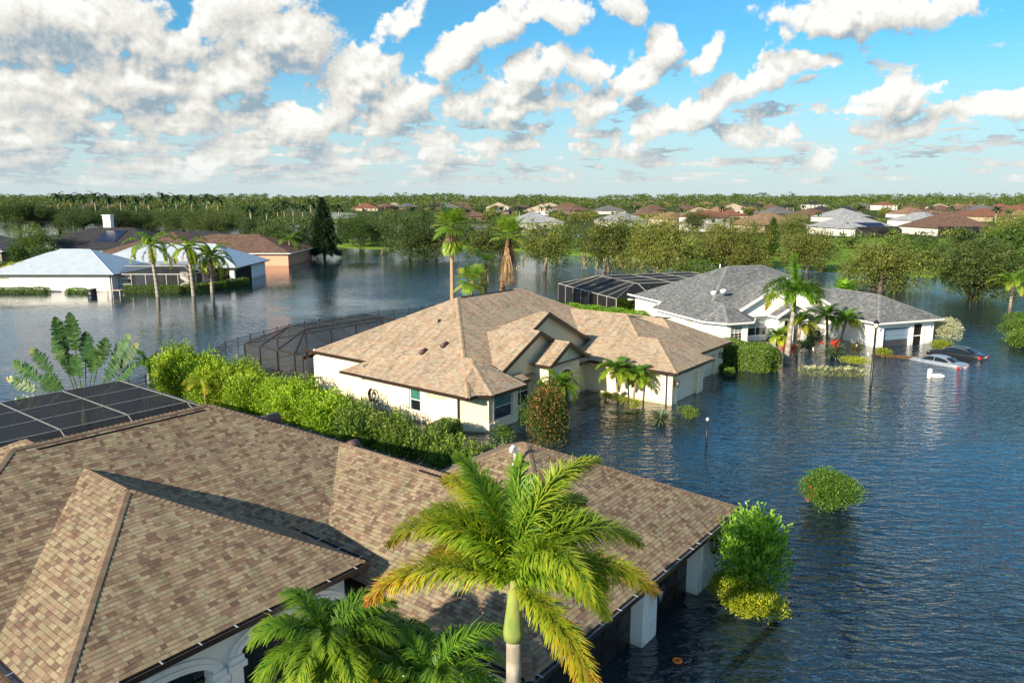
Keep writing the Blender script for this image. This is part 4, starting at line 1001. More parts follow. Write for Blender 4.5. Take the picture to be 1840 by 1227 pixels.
def feather_palm(name, label, cat, loc, h, L, nf, rng, tr=(.16, .11), bark='palm', shaft=None, ll=.55, w=.035, nl=60, e=(1.2, -.2), droop=(1.5, 2.2), plume=0., tone=(.2, .5), tip=.15,
                 sag=.6, lean=(0, 0), group=None, fronds=None, parts=True, leafm='palm', spread=1.15, rz=0., jit=.1, dead=0, bulge=0., petiole=.12):
    T = thing(name, label, cat, loc, rz, group); tm = MB(); lx, ly = lean; N = 9
    pts = [(lx*(k/N)**1.5, ly*(k/N)**1.5, -1.+(h+1.)*k/N) for k in range(N+1)]
    tm.tube(pts, [tr[0]*(1.25 if k == 0 else 1)+(tr[1]-tr[0])*k/N+bulge*sin(pi*k/N) for k in range(N+1)], 10); tm.build('trunk', BK[bark], T, smooth=True)
    top = (lx, ly, h)
    if shaft:
        sm = MB(); sh, sr = shaft; sm.tube([(lx, ly, h-.02), (lx, ly, h+.12*sh), (lx, ly, h+.5*sh), (lx, ly, h+sh)], [sr*1.0, sr*1.12, sr*.8, sr*.45], 10); sm.build('crownshaft', BK['shaft'], T, smooth=True); top = (lx, ly, h+sh*.93)
    specs = fronds or [(k*2.39996+rng.random()*.3, e[0]+(e[1]-e[0])*((k+.5)/nf)**.9, droop[0]+(droop[1]-droop[0])*rng.random(), L*(.85+.25*rng.random()), tone[0]+(tone[1]-tone[0])*(k/nf), tip) for k in range(nf)]
    one = None
    for sp in specs:
        az, e0, dr, l, tn, tp = sp[:6]; side = sp[6] if len(sp) > 6 else 0.
        Lv = Leaves() if parts or one is None else one; one = Lv
        R = rachis(l, e0, dr, side=side); Rw = frond(Lv, R, az, rng, nl, ll, w, plume, sag, petiole, tn, tp, spread, base=top, jit=jit)
        rachis_mesh(Lv, Rw, .028*L/3, .006)
        if parts: Lv.build('frond', LM[leafm], T)
    if not parts: one.build('crown', LM[leafm], T)
    if dead:
        D = Leaves()
        for k in range(dead):
            R = rachis(L*.6, -.7, .9); Rw = frond(D, R, rng.random()*6.28, rng, 26, ll*.7, w, 0, 1., .15, .4, .3, base=top, jit=.3)
        D.build('dead_frond', LM['dead'], T)
    return T
# ---- fan palm --------------------------------------------------------
def fan_leaf(L_, base, az, el, pet, r, rng, tone=.5, seg=22, ang=2.5, droop=.35, tw=0.):
    d = np.array((cos(az)*cos(el), sin(az)*cos(el), sin(el))); up = np.array((0, 0, 1.)); S = nrm(np.cross(d, up)); U = np.cross(S, d)
    hub = np.array(base)+d*pet-np.array((0, 0, .04*pet*pet)); a = np.linspace(-ang, ang, seg)+rng.normal(size=seg)*.02
    D = nrm(d*np.cos(a*.8)[:, None]+S*np.sin(a*.8)[:, None]+U*(tw+.10*np.abs(a))[:, None]); rr = (r*(.72+.28*np.cos(a*.6))*(.94+.1*rng.random(seg)))[:, None]
    Wv = np.cross(D, U); wid = rr*(2*ang*.8/seg)*.42
    m = hub+D*rr*.62; e = m+nrm(D+np.array((0, 0, -droop)))*rr*.38
    V = np.stack([hub-Wv*.005, hub+Wv*.005, m+Wv*wid*.62+U*.02, m-Wv*wid*.62-U*.01, e+Wv*wid*.05, e-Wv*wid*.05], 1).reshape(-1, 3)
    k = np.arange(seg)*6; F = np.concatenate([np.stack([k, k+1, k+2, k+3], 1), np.stack([k+3, k+2, k+4, k+5], 1)])
    t = np.clip(tone+rng.normal(size=seg)*.08, 0, 1); L_.add(V, F, np.concatenate([t, t]))
    rachis_mesh(L_, np.array([base, np.array(base)*.5+hub*.5, hub]), .03, .018, tone)
def fan_palm(name, label, loc, h, r, pet, nleaf, rng, tr=(.17, .12), bark='fan', skirt=0, lower=0, lean=(0, 0), el=(1.3, -.6), skirt_len=3., cat='palm tree', group=None):
    T = thing(name, label, cat, loc, 0, group); N = 9; tm = MB(); lx, ly = lean
    pts = [(lx*(k/N)**1.6, ly*(k/N)**1.6, -1.+(h+1)*k/N) for k in range(N+1)]
    tm.tube(pts, [tr[0]+(tr[1]-tr[0])*k/N for k in range(N+1)], 9); tm.build('trunk', BK[bark], T, smooth=True)
    for k in range(nleaf):
        L = Leaves(); q = (k+.5)/nleaf; fan_leaf(L, (lx, ly, h), k*2.39996+rng.random()*.4, el[0]+(el[1]-el[0])*q, pet*(.8+.4*rng.random()), r*(.85+.3*rng.random()), rng, .35+.5*rng.random(), droop=.25+.5*q)
        L.build('frond', LM['fan'], T)
    for k in range(lower):
        L = Leaves(); fan_leaf(L, (lx, ly, h-1.1-.3*rng.random()), k*2.39996, -.75-.4*rng.random(), pet*.9, r*.9, rng, .4+.4*rng.random(), droop=1.2); L.build('frond', LM['fan'], T)
    if skirt:
        L = Leaves()
        for k in range(skirt):
            a = rng.random()*6.28; zz = h-.1-skirt_len*.6*rng.random(); ln = skirt_len*(.22+.38*rng.random()); out = .3+.75*rng.random()
            p0 = np.array((lx, ly, zz)); p1 = p0+np.array((cos(a)*out*.6, sin(a)*out*.6, -ln*.25)); p2 = p0+np.array((cos(a)*out, sin(a)*out, -ln))
            seg = 12; ss = np.linspace(-1, 1, seg); Sv = np.array((-sin(a), cos(a), 0.)); nn = seg; m = p1[None]+Sv*ss[:, None]*.16; e = p2[None]+Sv*ss[:, None]*.34+rng.normal(size=(nn, 3))*.12
            V = np.stack([np.repeat(p0[None], nn, 0), np.repeat(p0[None]+Sv*.02, nn, 0), m+Sv*.03, m-Sv*.03, e+Sv*.012, e-Sv*.012], 1).reshape(-1, 3)
            kk = np.arange(nn)*6; F = np.concatenate([np.stack([kk, kk+1, kk+2, kk+3], 1), np.stack([kk+3, kk+2, kk+4, kk+5], 1)]); L.add(V, F, np.clip(rng.random()*.6+.2+rng.normal(size=nn*2)*.15, 0, 1))
        L.build('dead_skirt', LM['dead'], T)
    return T
# ---- shrubs -----------------------------------------------------------
def shrub(name, label, cat, loc, size, rng, mat_, per=900, ls=.11, nc=9, tone=.5, stems=3, group=None, spiky=.0, asp=.5, ts=.22, hz=None, shell=.5, z0=0., boxy=False):
    sx, sy, sz = size; T = thing(name, label, cat, loc, rng.random()*6.28 if hz is None else hz, group); cl = []
    for k in range(nc):
        a = k*2.4; r = .62*sqrt((k+.3)/nc); h_ = sz*(.45+.38*rng.random()*(1-r)+spiky*rng.random()) if not boxy else sz*(.22+.5*rng.random()); r *= 1.15 if boxy else 1
        cl.append(((cos(a)*r*sx, sin(a)*r*sy, z0+h_), (sx*.5*(.8+.4*rng.random()), sy*.5*(.8+.4*rng.random()), sz*.42), tone+(rng.random()-.5)*.15))
    L = crown(rng, cl, per, ls, aspect=asp, tspread=ts, shell=shell, up=.6); L.build('foliage', LM[mat_], T)
    sm = MB()
    for k in range(stems):
        a = k*2.1; sm.tube([(cos(a)*.08, sin(a)*.08, -.8), (cos(a)*sx*.2, sin(a)*sy*.2, z0+sz*.35), (cos(a)*sx*.4, sin(a)*sy*.4, z0+sz*.75)], [.03, .02, .008], 5)
    if stems: sm.build('stem', BK['stem'], T)
    return T
def sprigs(L, rng, c, size, n, ln, ls, tone, per=12):
    """upright leafy shoots that break the outline"""
    for k in range(n):
        a = rng.random()*6.28; r = sqrt(rng.random()); p = np.array((c[0]+cos(a)*r*size[0], c[1]+sin(a)*r*size[1], c[2]+size[2]*sqrt(max(0, 1-r*r))*.8))
        d = nrm(np.array((cos(a)*r*.5, sin(a)*r*.5, 1.))+rng.normal(size=3)*.15); t = np.linspace(0, 1, per)[:, None]; q = ln*(.6+.8*rng.random())
        P = p+d*t*q; D = nrm(rand_dir(per, rng)*.8+d*.9); N = nrm(rand_dir(per, rng)+d)
        s = ls*(.8+.5*rng.random(per)); L.add(*leaf_mesh(P, D, N, s, s*.45, np.clip(tone+rng.normal(size=per)*.15+t[:, 0]*.2, 0, 1)))
def hedge_box(name, label, loc, size, rz, rng, mat_='hedge', per=260, ls=.09, group=None, cat='hedge', round_=.25, tone=.5, wob=.06, ts=.22):
    """clipped hedge: leaves over the faces of a rounded box"""
    sx, sy, sz = size; T = thing(name, label, cat, loc, rz, group); L = Leaves(); A = 2*(sx*sz+sy*sz)+sx*sy; n = int(A*per)
    f = rng.random(n)*A; P = np.zeros((n, 3)); N = np.zeros((n, 3)); u, v = rng.random(n), rng.random(n); lim = np.cumsum([sx*sz, sx*sz, sy*sz, sy*sz, sx*sy])
    k = np.searchsorted(lim, f)
    for i, (nx, ny, nz) in enumerate(((0, -1, 0), (0, 1, 0), (-1, 0, 0), (1, 0, 0), (0, 0, 1))):
        m_ = k == i
        if nz: P[m_] = np.stack([(u[m_]-.5)*sx, (v[m_]-.5)*sy, np.full(m_.sum(), sz)], 1)
        elif ny: P[m_] = np.stack([(u[m_]-.5)*sx, np.full(m_.sum(), ny*sy/2), v[m_]*sz], 1)
        else: P[m_] = np.stack([np.full(m_.sum(), nx*sx/2), (u[m_]-.5)*sy, v[m_]*sz], 1)
        N[m_] = (nx, ny, nz)
    c = np.clip(P, (-sx/2+round_, -sy/2+round_, -9), (sx/2-round_, sy/2-round_, sz-round_)); d = nrm(P-c+1e-6*N); P = c+d*round_+d*(rng.random(n)[:, None]-.65)*.16
    P += d*(np.sin(P[:, :1]*2.1+P[:, 2:]*3)*np.cos(P[:, 1:2]*2.7)*wob); N = nrm(d+rand_dir(n, rng)*.7); D = nrm(rand_dir(n, rng)+d*.5+np.array((0, 0, .35)))
    s = ls*(.7+.6*rng.random(n)); P[:, 2] = np.maximum(P[:, 2], -.1); L.add(*leaf_mesh(P, D, N, s, s*.55, np.clip(tone+rng.normal(size=n)*ts, 0, 1))); L.build('foliage', LM[mat_], T)
    b = MB(); b.box(-sx/2+.28, sx/2-.28, -sy/2+.28, sy/2-.28, -.6, sz-.28) if min(sx, sy) > .7 else b.box(-sx/2+.15, sx/2-.15, -sy/2+.15, sy/2-.15, -.6, sz-.15)
    b.build('twigs', plain('hedge_twigs', (.035, .045, .015), .9), T) if 'twm' not in globals() else b.build('twigs', globals()['twm'], T); return T
twm = plain('hedge_twigs', (.035, .045, .015), .9)
def strap_plant(name, label, cat, loc, r, n, rng, mat_='strap', w=.07, tone=.5, el=(1.4, .25), group=None, flowers=0):
    T = thing(name, label, cat, loc, 0, group); L = Leaves()
    for k in range(n):
        az = k*2.39996; q = (k+.5)/n; e = el[0]+(el[1]-el[0])*q+rng.normal()*.08; R = rachis(r*(.8+.4*rng.random()), e, .9+.5*rng.random(), 7, 1.8); c, s = cos(az), sin(az)
        Rw = R@np.array([[c, -s, 0], [s, c, 0], [0, 0, 1]]).T+np.array((c*.25*q, s*.25*q, 0)); S = np.array((-s, c, 0)); wd = w*np.sin(np.linspace(.5, pi, len(R)))[:, None]
        V = np.stack([Rw-S*wd, Rw+S*wd], 1).reshape(-1, 3); F = np.array([(2*i, 2*i+1, 2*i+3, 2*i+2) for i in range(len(R)-1)]); L.add(V, F, np.clip(tone+rng.normal(size=len(F))*.15+.2*(rng.random()-.5), 0, 1))
    L.build('leaves', LM[mat_], T)
    if flowers:
        Fl = Leaves()
        for k in range(flowers):
            a = rng.random()*6.28; rr = rng.random()*r*.8; c = ((cos(a)*rr, sin(a)*rr, r*(.75-.25*rng.random())), (.13, .13, .1), .8); x = crown(rng, [c], 240, .12, tspread=.05); Fl.V += x.V; Fl.F += [f+Fl.n for f in x.F]; Fl.T += x.T; Fl.n += x.n
        Fl.build('flower', LM['red'], T)
    return T
# ------------------------------------------------------------------ plants near the two brown-roofed houses
def col(u, v, y):
    """world x and height of photo point (u, v) at distance y"""
    d = ray(u, v); t = y/d[1]; return d[0]*t, CAM_H+d[2]*t
rg = np.random.default_rng(11)
cx_, cz_ = col(923, 1050, 13.2)
specs = [(2.3, 1.30, 1.0, 2.9, .30, .0), (1.5, 1.25, 1.2, 2.9, .34, .0), (2.75, 1.2, 1.7, 2.6, .44, .05), (.9, 1.34, 1.45, 3.3, .42, .06, -.4), (-.85, 1.25, 2.4, 2.7, .42, .08), (.12, .98, 1.75, 3.0, .36, .10), (-.22, .62, 1.35, 2.9, .46, .28),
         (2.95, 1.02, 1.95, 3.1, .46, .16), (3.35, .55, 1.35, 3.0, .50, .30), (-1.0, .10, 1.15, 2.9, .55, .20), (2.35, 1.25, 1.5, 2.9, .50, .12), (.8, 1.1, 1.6, 2.7, .45, .1),
         (2.6, .55, 1.3, 2.2, .62, .35), (-.5, .75, 2.0, 2.3, .38, .12), (1.45, 1.0, 1.5, 2.6, .33, .05), (2.0, 1.15, 1.1, 2.5, .36, .05), (.45, 1.1, 1.6, 2.4, .42, .05), (-.35, 1.0, 2.1, 2.2, .40, .06), (3.0, 1.15, 1.5, 2.3, .45, .08), (1.25, 1.35, 1.2, 2.3, .34, 0)]
feather_palm('palm_tree', 'large foxtail palm with browning lower fronds before the nearest garage doors', 'palm tree', (cx_, 13.2), cz_-1.12, 2.6, 14, rg, tr=(.17, .15), bark='royal', shaft=(1.2, .19),
             ll=.58, w=.034, nl=380, plume=.95, sag=.5, fronds=specs, spread=.92, jit=.2, petiole=.04)
for (u, v, y, z_, L, n, lab, seed) in ((590, 1125, 14.6, 3.5, 1.8, 20, 'bushy green palm in front of the white arched entry', 3), (775, 1195, 14.3, 3.4, 2.0, 18, 'dark green palm at the bottom edge between entry and foxtail palm', 4),
                                        (655, 1160, 15.2, 3.1, 1.9, 17, 'short green palm squeezed behind the two bushy entry palms', 5)):
    r_ = np.random.default_rng(seed); x, z0 = col(u, v, y)
    feather_palm('palm_tree', lab, 'palm tree', (x, y), z0-.5, L, n+5, r_, tr=(.09, .07), bark='tan', ll=.66, w=.034, nl=135, e=(1.3, -.1), droop=(1.3, 2.1), tone=(.28, .45), tip=.08, sag=.8, spread=.80, jit=.15)
# tall bright hedge shrubs between the houses
lab = ['at the left end of the row beside the small palm', 'second from the left end of the bright row', 'third in the bright row, before the mesh enclosure', 'fourth in the bright row, before the mesh enclosure posts',
       'fifth in the bright row, just left of the house corner', 'sixth in the bright row, below the roof corner', 'seventh in the bright row, beside the hose reel', 'last tall one of the bright row']
row = [(50.6, 26.1, 3.5), (48.4, 26.9, 3.3), (46.2, 26.3, 3.2), (44.0, 27.0, 3.1), (41.8, 26.4, 3.0), (39.6, 27.0, 3.0), (37.4, 26.6, 2.9), (35.2, 27.1, 2.75)]
def shoots(T, size, rng, mat_, n, ln, ls, tone):
    L = Leaves(); sprigs(L, rng, (0, 0, size[2]*.42), (size[0]*.85, size[1]*.85, size[2]*.55), n, ln, ls, tone); L.build('sprays', LM[mat_], T)
proto = []
for k in range(3):
    r_ = np.random.default_rng(40+k); a, b, h = row[k]; x, y, _ = FM.world(b, a)
    T = shrub('tall_shrub', 'tall bright yellow-green shrub '+lab[k], 'shrub', (x, y), (1.55, 1.5, h), r_, 'clusia', 760, .15, 24, .5, 4, 'tall shrubs between the two brown-roofed houses', ts=.26, asp=.6, boxy=True)
    shoots(T, (1.6, 1.6, h*1.02), r_, 'clusia', 110, .6, .14, .72); proto.append(T)
for k in range(3, 8):
    a, b, h = row[k]; x, y, _ = FM.world(b, a); P = proto[k % 3]; dup(P, (x, y), k*1.7, (1., 1., h/3.4), 'tall bright yellow-green shrub '+lab[k])
r_ = np.random.default_rng(60); x, y, _ = FM.world(25.2, 45.2); feather_palm('palm_tree', 'feathery lime palm rising out of the bright shrub row', 'palm tree', (x, y), 2.1, 1.6, 11, r_, tr=(.07, .05), ll=.4, w=.03, nl=50, plume=.3, e=(1.35, .3), tone=(.45, .6), tip=.1)
row2 = [(33.6, 27.6, 2.3, 'dark green shrub right of the bright row, near the short fence'), (31.6, 26.6, 2.1, 'dark green shrub second from the bright row'), (30.2, 27.8, 1.9, 'dark leafy shrub under the white sash window'),
        (28.6, 26.9, 1.6, 'dark leafy shrub below the glass block window'), (26.9, 27.8, 1.5, 'dark leafy shrub by the corner downspout'), (25.0, 27.2, 1.5, 'dark low shrub left of the white vent pipe'), (23.2, 28.0, 1.4, 'dark low shrub right of the foxtail crown top')]
for k, (a, b, h, lb) in enumerate(row2):
    r_ = np.random.default_rng(80+k); x, y, _ = FM.world(b, a); T = shrub('shrub', lb, 'shrub', (x, y), (1.35, 1.35, h), r_, 'dkshrub', 700, .15, 14, .5, 4, 'dark shrubs between the two brown-roofed houses', ts=.25, asp=.5, boxy=True); shoots(T, (1.35, 1.35, h), r_, 'dkshrub', 60, .6, .15, .7)
hedge_box('clipped_shrub', 'dense clipped round shrub against the cream wall', (*FM.world(30.6, 28.9)[:2],), (2.4, 1.5, 1.35), FM.rz+.2, np.random.default_rng(90), 'dkshrub', 420, .08, None, 'shrub', .6)
x, y = G(985, 803); T = shrub('flowering_shrub', 'copper and orange tipped shrub beside the bay corner', 'shrub', (x, y), (1.35, 1.3, 3.5), np.random.default_rng(91), 'copper', 1300, .12, 15, .48, 5, ts=.26); shoots(T, (1.2, 1.2, 3.6), np.random.default_rng(92), 'copper', 50, .5, .11, .75)
x, y = G(905, 795); shrub('shrub', 'small yellow-green shrub at the foot of the bay window', 'shrub', (x, y), (.7, .6, .95), np.random.default_rng(93), 'dkshrub', 900, .11, 6, .6)
x, y = G(950, 775); shrub('shrub', 'dark green shrub under the wide front window', 'shrub', (x, y), (.8, .7, 1.9), np.random.default_rng(94), 'dkshrub', 900, .12, 8, .35)
# palms in front of the cream house
for i, (u, v, h, L, n, s_, lb, le) in enumerate(((1006, 748, 2.1, 1.7, 22, 5, 'wide feathery palm hiding the arched entry', (0, 0)), (1112, 722, 2.3, 1.5, 20, 6, 'feathery palm with leaning trunk before the garage side wall', (-.3, 0)),
                                            (1136, 726, 2.0, 1.45, 20, 7, 'feathery palm beside the brown downspout', (.25, 0)))):
    x, y = G(u, v); feather_palm('palm_tree', lb, 'palm tree', (x, y), h, L, n, np.random.default_rng(s_), tr=(.08, .07), bark='stem', ll=.46, w=.034, nl=70, e=(1.3, -.15), droop=(1.2, 1.9), tone=(.25, .42), tip=.12, sag=.5, spread=1.0, jit=.1, lean=le)
x, y = G(1187, 757); strap_plant('spiky_plant', 'grey green clump of sword leaves at the garage corner', 'plant', (x, y), 1.15, 90, np.random.default_rng(8), w=.05)
x, y = G(1237, 752); shrub('shrub', 'round bright green shrub right of the spiky clump', 'shrub', (x, y), (.85, .7, .75), np.random.default_rng(9), 'hedge', 1500, .08, 7, .6)
for k, (u, v, lb) in enumerate(((1092, 718, 'yellow speckled low shrub left of the two wall palms'), (1118, 724, 'yellow speckled low shrub between the wall palms'), (1142, 731, 'yellow speckled low shrub behind the spiky clump'))):
    x, y = G(u, v); shrub('low_shrub', lb, 'shrub', (x, y), (.85, .45, .42), np.random.default_rng(100+k), 'yellow', 1100, .08, 5, .35, 0, 'yellow speckled shrubs along the garage wall', ts=.3)
for k, (u, v, w_) in enumerate(((1105, 741, .42), (1131, 742, .55), (1151, 739, .35))):
    x, y = G(u, v); r_ = np.random.default_rng(110+k); L = Leaves(); n = 260; a = r_.random(n)*6.28; q = np.sqrt(r_.random(n)); P = np.stack([np.cos(a)*q*w_, np.sin(a)*q*w_*.6, .01+.05*(1-q)], 1)
    L.add(*leaf_mesh(P, nrm(rand_dir(n, r_)*(1, 1, .2)), np.tile((0, 0, 1.), (n, 1))+.2*rand_dir(n, r_), .08, .05, np.clip(.5+r_.normal(size=n)*.2, 0, 1)))
    o = L.build('drowned_shrub', LM['green']); o.location = (x, y, 0); tag(o, ('left', 'middle', 'right')[k]+' one of three green shrub tops just breaking the water by the cream garage', 'shrub', 'shrub tops barely above water')
for k, (u, v, lb) in enumerate(((1297, 668, 'small leafy shrub at the near end of the big clipped hedge'), (1312, 676, 'yellowish small shrub in the water below the clipped hedge'))):
    x, y = G(u, v); shrub('shrub', lb, 'shrub', (x, y), (.65, .55, .7), np.random.default_rng(120+k), 'hedge' if k else 'green', 1200, .09, 6, .6)
# water bushes right of the near garage
x, y = G(1345, 1075); T = shrub('leafy_shrub', 'tall bright green shrub rising from the water by the nearest garage', 'shrub', (x, y), (1.55, 1.4, 2.45), np.random.default_rng(12), 'lime', 420, .16, 16, .5, 9, ts=.2, asp=.42, shell=.3, z0=.15)
shoots(T, (1.2, 1.1, 2.95), np.random.default_rng(13), 'lime', 190, .75, .16, .6)
x, y = G(1338, 1090); shrub('low_shrub', 'bright yellow low shrub in the water under the tall green shrub', 'shrub', (x, y), (1.5, 1.1, .95), np.random.default_rng(14), 'yellow', 5200, .08, 11, .42, 0)
x, y = G(1490, 905); T = shrub('round_shrub', 'round olive green bush alone in the open water', 'shrub', (x, y), (1.75, 1.4, 1.35), np.random.default_rng(15), 'hedge', 3200, .085, 14, .42, 3, ts=.22)
L = crown(np.random.default_rng(16), [((random.uniform(-1.0, .9), -.95+random.uniform(-.1, .3), random.uniform(.35, 1.0)), (.02, .02, .02), .8) for k in range(16)], 160, .05, tspread=.05); L.build('flower', LM['red'], T)
# traveller palm beyond the dark enclosure
def traveller():
    u0, v0 = 152, 735; x, y = G(u0, v0, 0); T = thing('travellers_palm', 'flat fan-shaped palm with torn paddle leaves behind the dark enclosure', 'palm tree', (x*.94, y*.94), 0)
    sh = MB(); S_ = Leaves(); r_ = np.random.default_rng(21); tips = [(-98, 95), (-118, 62), (-108, 22), (-70, 118), (-45, 75), (-30, 140), (-25, 175), (-5, 182), (12, 148), (28, 120), (45, 138), (75, 142), (88, 128), (82, 92), (60, 100), (-58, 60), (2, 110), (-15, 112)]
    d0 = y*.94/cos(PITCH); sc = math.hypot(y*.94, CAM_H)/F_PX
    for k, (dx, dz) in enumerate(tips):
        tip = np.array((dx*sc*1.2, r_.normal()*.25, dz*sc*1.0+.5)); ang = math.atan2(tip[2], tip[0]); L_ = np.linalg.norm(tip); d = tip/L_; side = np.array((1., 0, 0)) if d[0] > 0 else np.array((-1., 0, 0))
        P = [np.array((0, 0, -.6)), d*L_*.3+(0, 0, .25), d*L_*.58+(0, 0, .25*L_/4), d*L_*.8+(0, 0, .2), tip]
        n = 24; C = []; 
        for i in range(n+1):
            t = i/n*(len(P)-1); j = min(int(t), len(P)-2); f = t-j; C.append(P[j]*(1-f)+P[j+1]*f)
        C = np.array(C); C[1:-1] = (C[:-2]+C[1:-1]*2+C[2:])/4; Lf = Leaves(); rachis_mesh(Lf, C, .045, .015, .62)
        st = int(n*.56); m = 34; t = np.repeat(np.linspace(st, n-.01, m), 2); sd = np.tile((-1., 1.), m); j = t.astype(int); f = (t-j)[:, None]; Pp = C[j]*(1-f)+C[j+1]*f; Tn = nrm(C[j+1]-C[j])
        tt = (t-st)/(n-st); Nn = nrm(np.array((0, -1., .3))+r_.normal(size=3)*.25); Sx = nrm(np.cross(Tn, Nn)); wid = (.52*np.sin(np.clip(tt*2.7+.35, 0, pi))**.7*(.8+.25*r_.random(2*m)))[:, None]
        D = nrm(Sx*sd[:, None]+Tn*.55+np.array((0, 0, -.35))+r_.normal(size=(2*m, 3))*.16); q = Pp+D*wid; W_ = Tn*(L_*.48/m*.62)
        V = np.stack([Pp-W_, Pp+W_, Pp*.45+q*.55+W_+(0, 0, .03), q+W_*.7, q-W_*.3, Pp*.45+q*.55-W_+(0, 0, .03)], 1).reshape(-1, 3); k6 = np.arange(2*m)*6
        F = np.concatenate([np.stack([k6, k6+1, k6+2, k6+5], 1), np.stack([k6+5, k6+2, k6+3, k6+4], 1)]); tn = np.clip(.35+.2*r_.random()+r_.normal(size=2*m)*.12+(.5*(tt > .85) if k in (1, 2, 3, 11, 12) else 0), 0, 1)
        Lf.add(V, F, np.concatenate([tn, tn])); Lf.build('leaf', LM['banana'], T)
    sh.tube([(0, 0, -1), (0, 0, .2), (0, 0, 1.3)], [.28, .26, .10], 8); sh.build('trunk', BK['royal'], T)
traveller()
x, y = G(268, 690); feather_palm('palm_tree', 'small dark green palm beside the fan-shaped palm', 'palm tree', (x, y), 1.6, 1.9, 13, np.random.default_rng(22), tr=(.12, .10), bark='royal', ll=.62, w=.05, nl=44, e=(1.2, .0), droop=(1.3, 2.0), tone=(.12, .3), tip=.05, sag=.8, spread=.9)
# ------------------------------------------------------------------ plants around the white house and the tall fan palms
def wash(u, vtop, y, lab, **k):
    x, z = col(u, vtop, y); return fan_palm('fan_palm', lab, (x, y), z, rng=np.random.default_rng(int(u)), **k)
wash(811, 405, 80, 'tall thin fan palm with a bare pale trunk', r=1.45, pet=1.0, nleaf=26, tr=(.28, .16), lower=14, skirt=14, skirt_len=2.4)
wash(897, 425, 82, 'tall fan palm with a long ragged skirt of dead fronds', r=1.45, pet=1.25, nleaf=20, tr=(.36, .20), bark='red', skirt=46, skirt_len=5.0, lean=(1., 0), el=(1.4, -.35))
wash(848, 505, 76, 'short fan palm with fresh green leaves between the two tall ones', r=1.25, pet=1.0, nleaf=22, tr=(.2, .16), el=(1.3, -.9))
wash(872, 475, 84, 'leaning fan palm half hidden behind the dead skirt', r=1.1, pet=1.0, nleaf=10, tr=(.2, .16), bark='red', skirt=14, skirt_len=2.6, el=(1.2, -.8))
# royal palm and friends at the white house
x, y = G(1412, 652)
royal = [(pi, .7, 2.3, 3.3, 0.26, .15), (2.75, .95, 2.4, 3.4, 0.22, .10), (3.5, .35, 1.8, 3.7, 0.38, .35), (.25, .75, 2.3, 3.3, 0.2, .1), (-.3, .9, 2.5, 3.2, 0.21, .12), (.6, .6, 2.2, 3.2, 0.19, .1), (-.75, .5, 2.1, 3., 0.22, .12), (4.1, .6, 2.2, 3., 0.25, .15), (.9, .95, 1.7, 2.6, 0.19, .05), (1.6, 1.45, .3, 3.4, 0.14, 0), (2.1, 1.0, 1.6, 2.6, 0.19, .05), (-1.2, .5, 1.9, 2.6, 0.24, .12), (-2., .6, 2.0, 2.6, 0.25, .15), (.05, .15, 1.3, 2.4, 0.31, .25)]
zc = col(1418, 528, y)[1]
feather_palm('palm_tree', 'tall foxtail palm with grey trunk before the grey-roofed house', 'palm tree', (x, y), zc-1.5, 2.9, 11, np.random.default_rng(31), tr=(.30, .16), bark='royal', shaft=(1.7, .2), ll=.72, w=.075, nl=120, plume=.8, sag=.5, fronds=royal, spread=1.0, lean=(.35, 0), jit=.14, petiole=.1)
for i, (u, v, h, L, n, tone, lb, bk, le) in enumerate(((1393, 648, 2.2, 1.2, 17, (.3, .55), 'short stout palm left of the tall foxtail palm', 'stem', (.1, 0)), (1432, 640, 3.1, 1.9, 19, (.38, .62), 'yellow-green feather palm behind the foxtail trunk', 'tan', (.1, 0)),
                                                (1487, 618, 2.9, 1.8, 20, (.2, .36), 'slim palm with brown boots left of the pair at the garage', 'red', (-.3, 0)), (1508, 620, 2.5, 1.8, 20, (.24, .6), 'slim palm with yellowing lower leaves nearer the garage', 'stem', (.5, 0)))):
    x, y = G(u, v); feather_palm('palm_tree', lb, 'palm tree', (x, y), h, L, n, np.random.default_rng(130+i), tr=(.11, .13), bark=bk, ll=.55, w=.05, nl=56, e=(1.25, -.25), droop=(.9, 1.5), tone=tone, tip=.1, sag=.45, spread=1.0, lean=le, jit=.1)
x, y = G(1497, 640); strap_plant('spiky_plant', 'broad clump of arching leaves with orange flowers before the white wall', 'plant', (x, y), 1.7, 150, np.random.default_rng(32), w=.05, tone=.35, flowers=9)
sh = [('shrub', 'dark green rounded shrub between entry and garage of the white house', (1463, 622), (1.25, 1.0, 1.7), 'green', .35, .10), ('flowering_shrub', 'bright red flowering shrub at the foot of the foxtail palm', (1420, 634), (1.15, .9, .75), 'red', .62, .09),
      ('shrub', 'green shrub with red blooms behind the bright red one', (1445, 628), (1., .8, .8), 'green', .5, .09), ('low_shrub', 'yellow shrub around the small black lantern', (1540, 655), (1.5, .8, .62), 'yellow', .55, .09),
      ('low_shrub', 'yellow shrub at the left of the blue grey garage door', (1584, 638), (1.0, .7, .6), 'yellow', .4, .09), ('low_shrub', 'golden shrub right of the screen door', (1690, 628), (1.3, 1.0, .95), 'yellow', .3, .09),
      ('shrub', 'silvery white-leaved shrub at the right corner of the white house', (1692, 612), (1.9, 1.6, 2.3), 'pale', .5, .12), ('shrub', 'reddish green small shrub beside the white garage wall', (1537, 634), (.6, .5, .95), 'copper', .5, .09),
      ('shrub', 'low mixed shrub under the double window of the white house', (1372, 634), (1.4, .7, .9), 'olive', .4, .09)]
for k, (nm, lb, (u, v), sz, mt, tn, ls) in enumerate(sh):
    x, y = G(u, v); shrub(nm, lb, 'shrub', (x, y), sz, np.random.default_rng(140+k), mt, 900, ls*1.15, 9, tn, 2, ts=.24)
x, y = G(1497, 674); L = []
T = thing('flower_bed', 'long low pale-leaved bed with white flowers in the water', 'flower bed', (x, y), -.13)
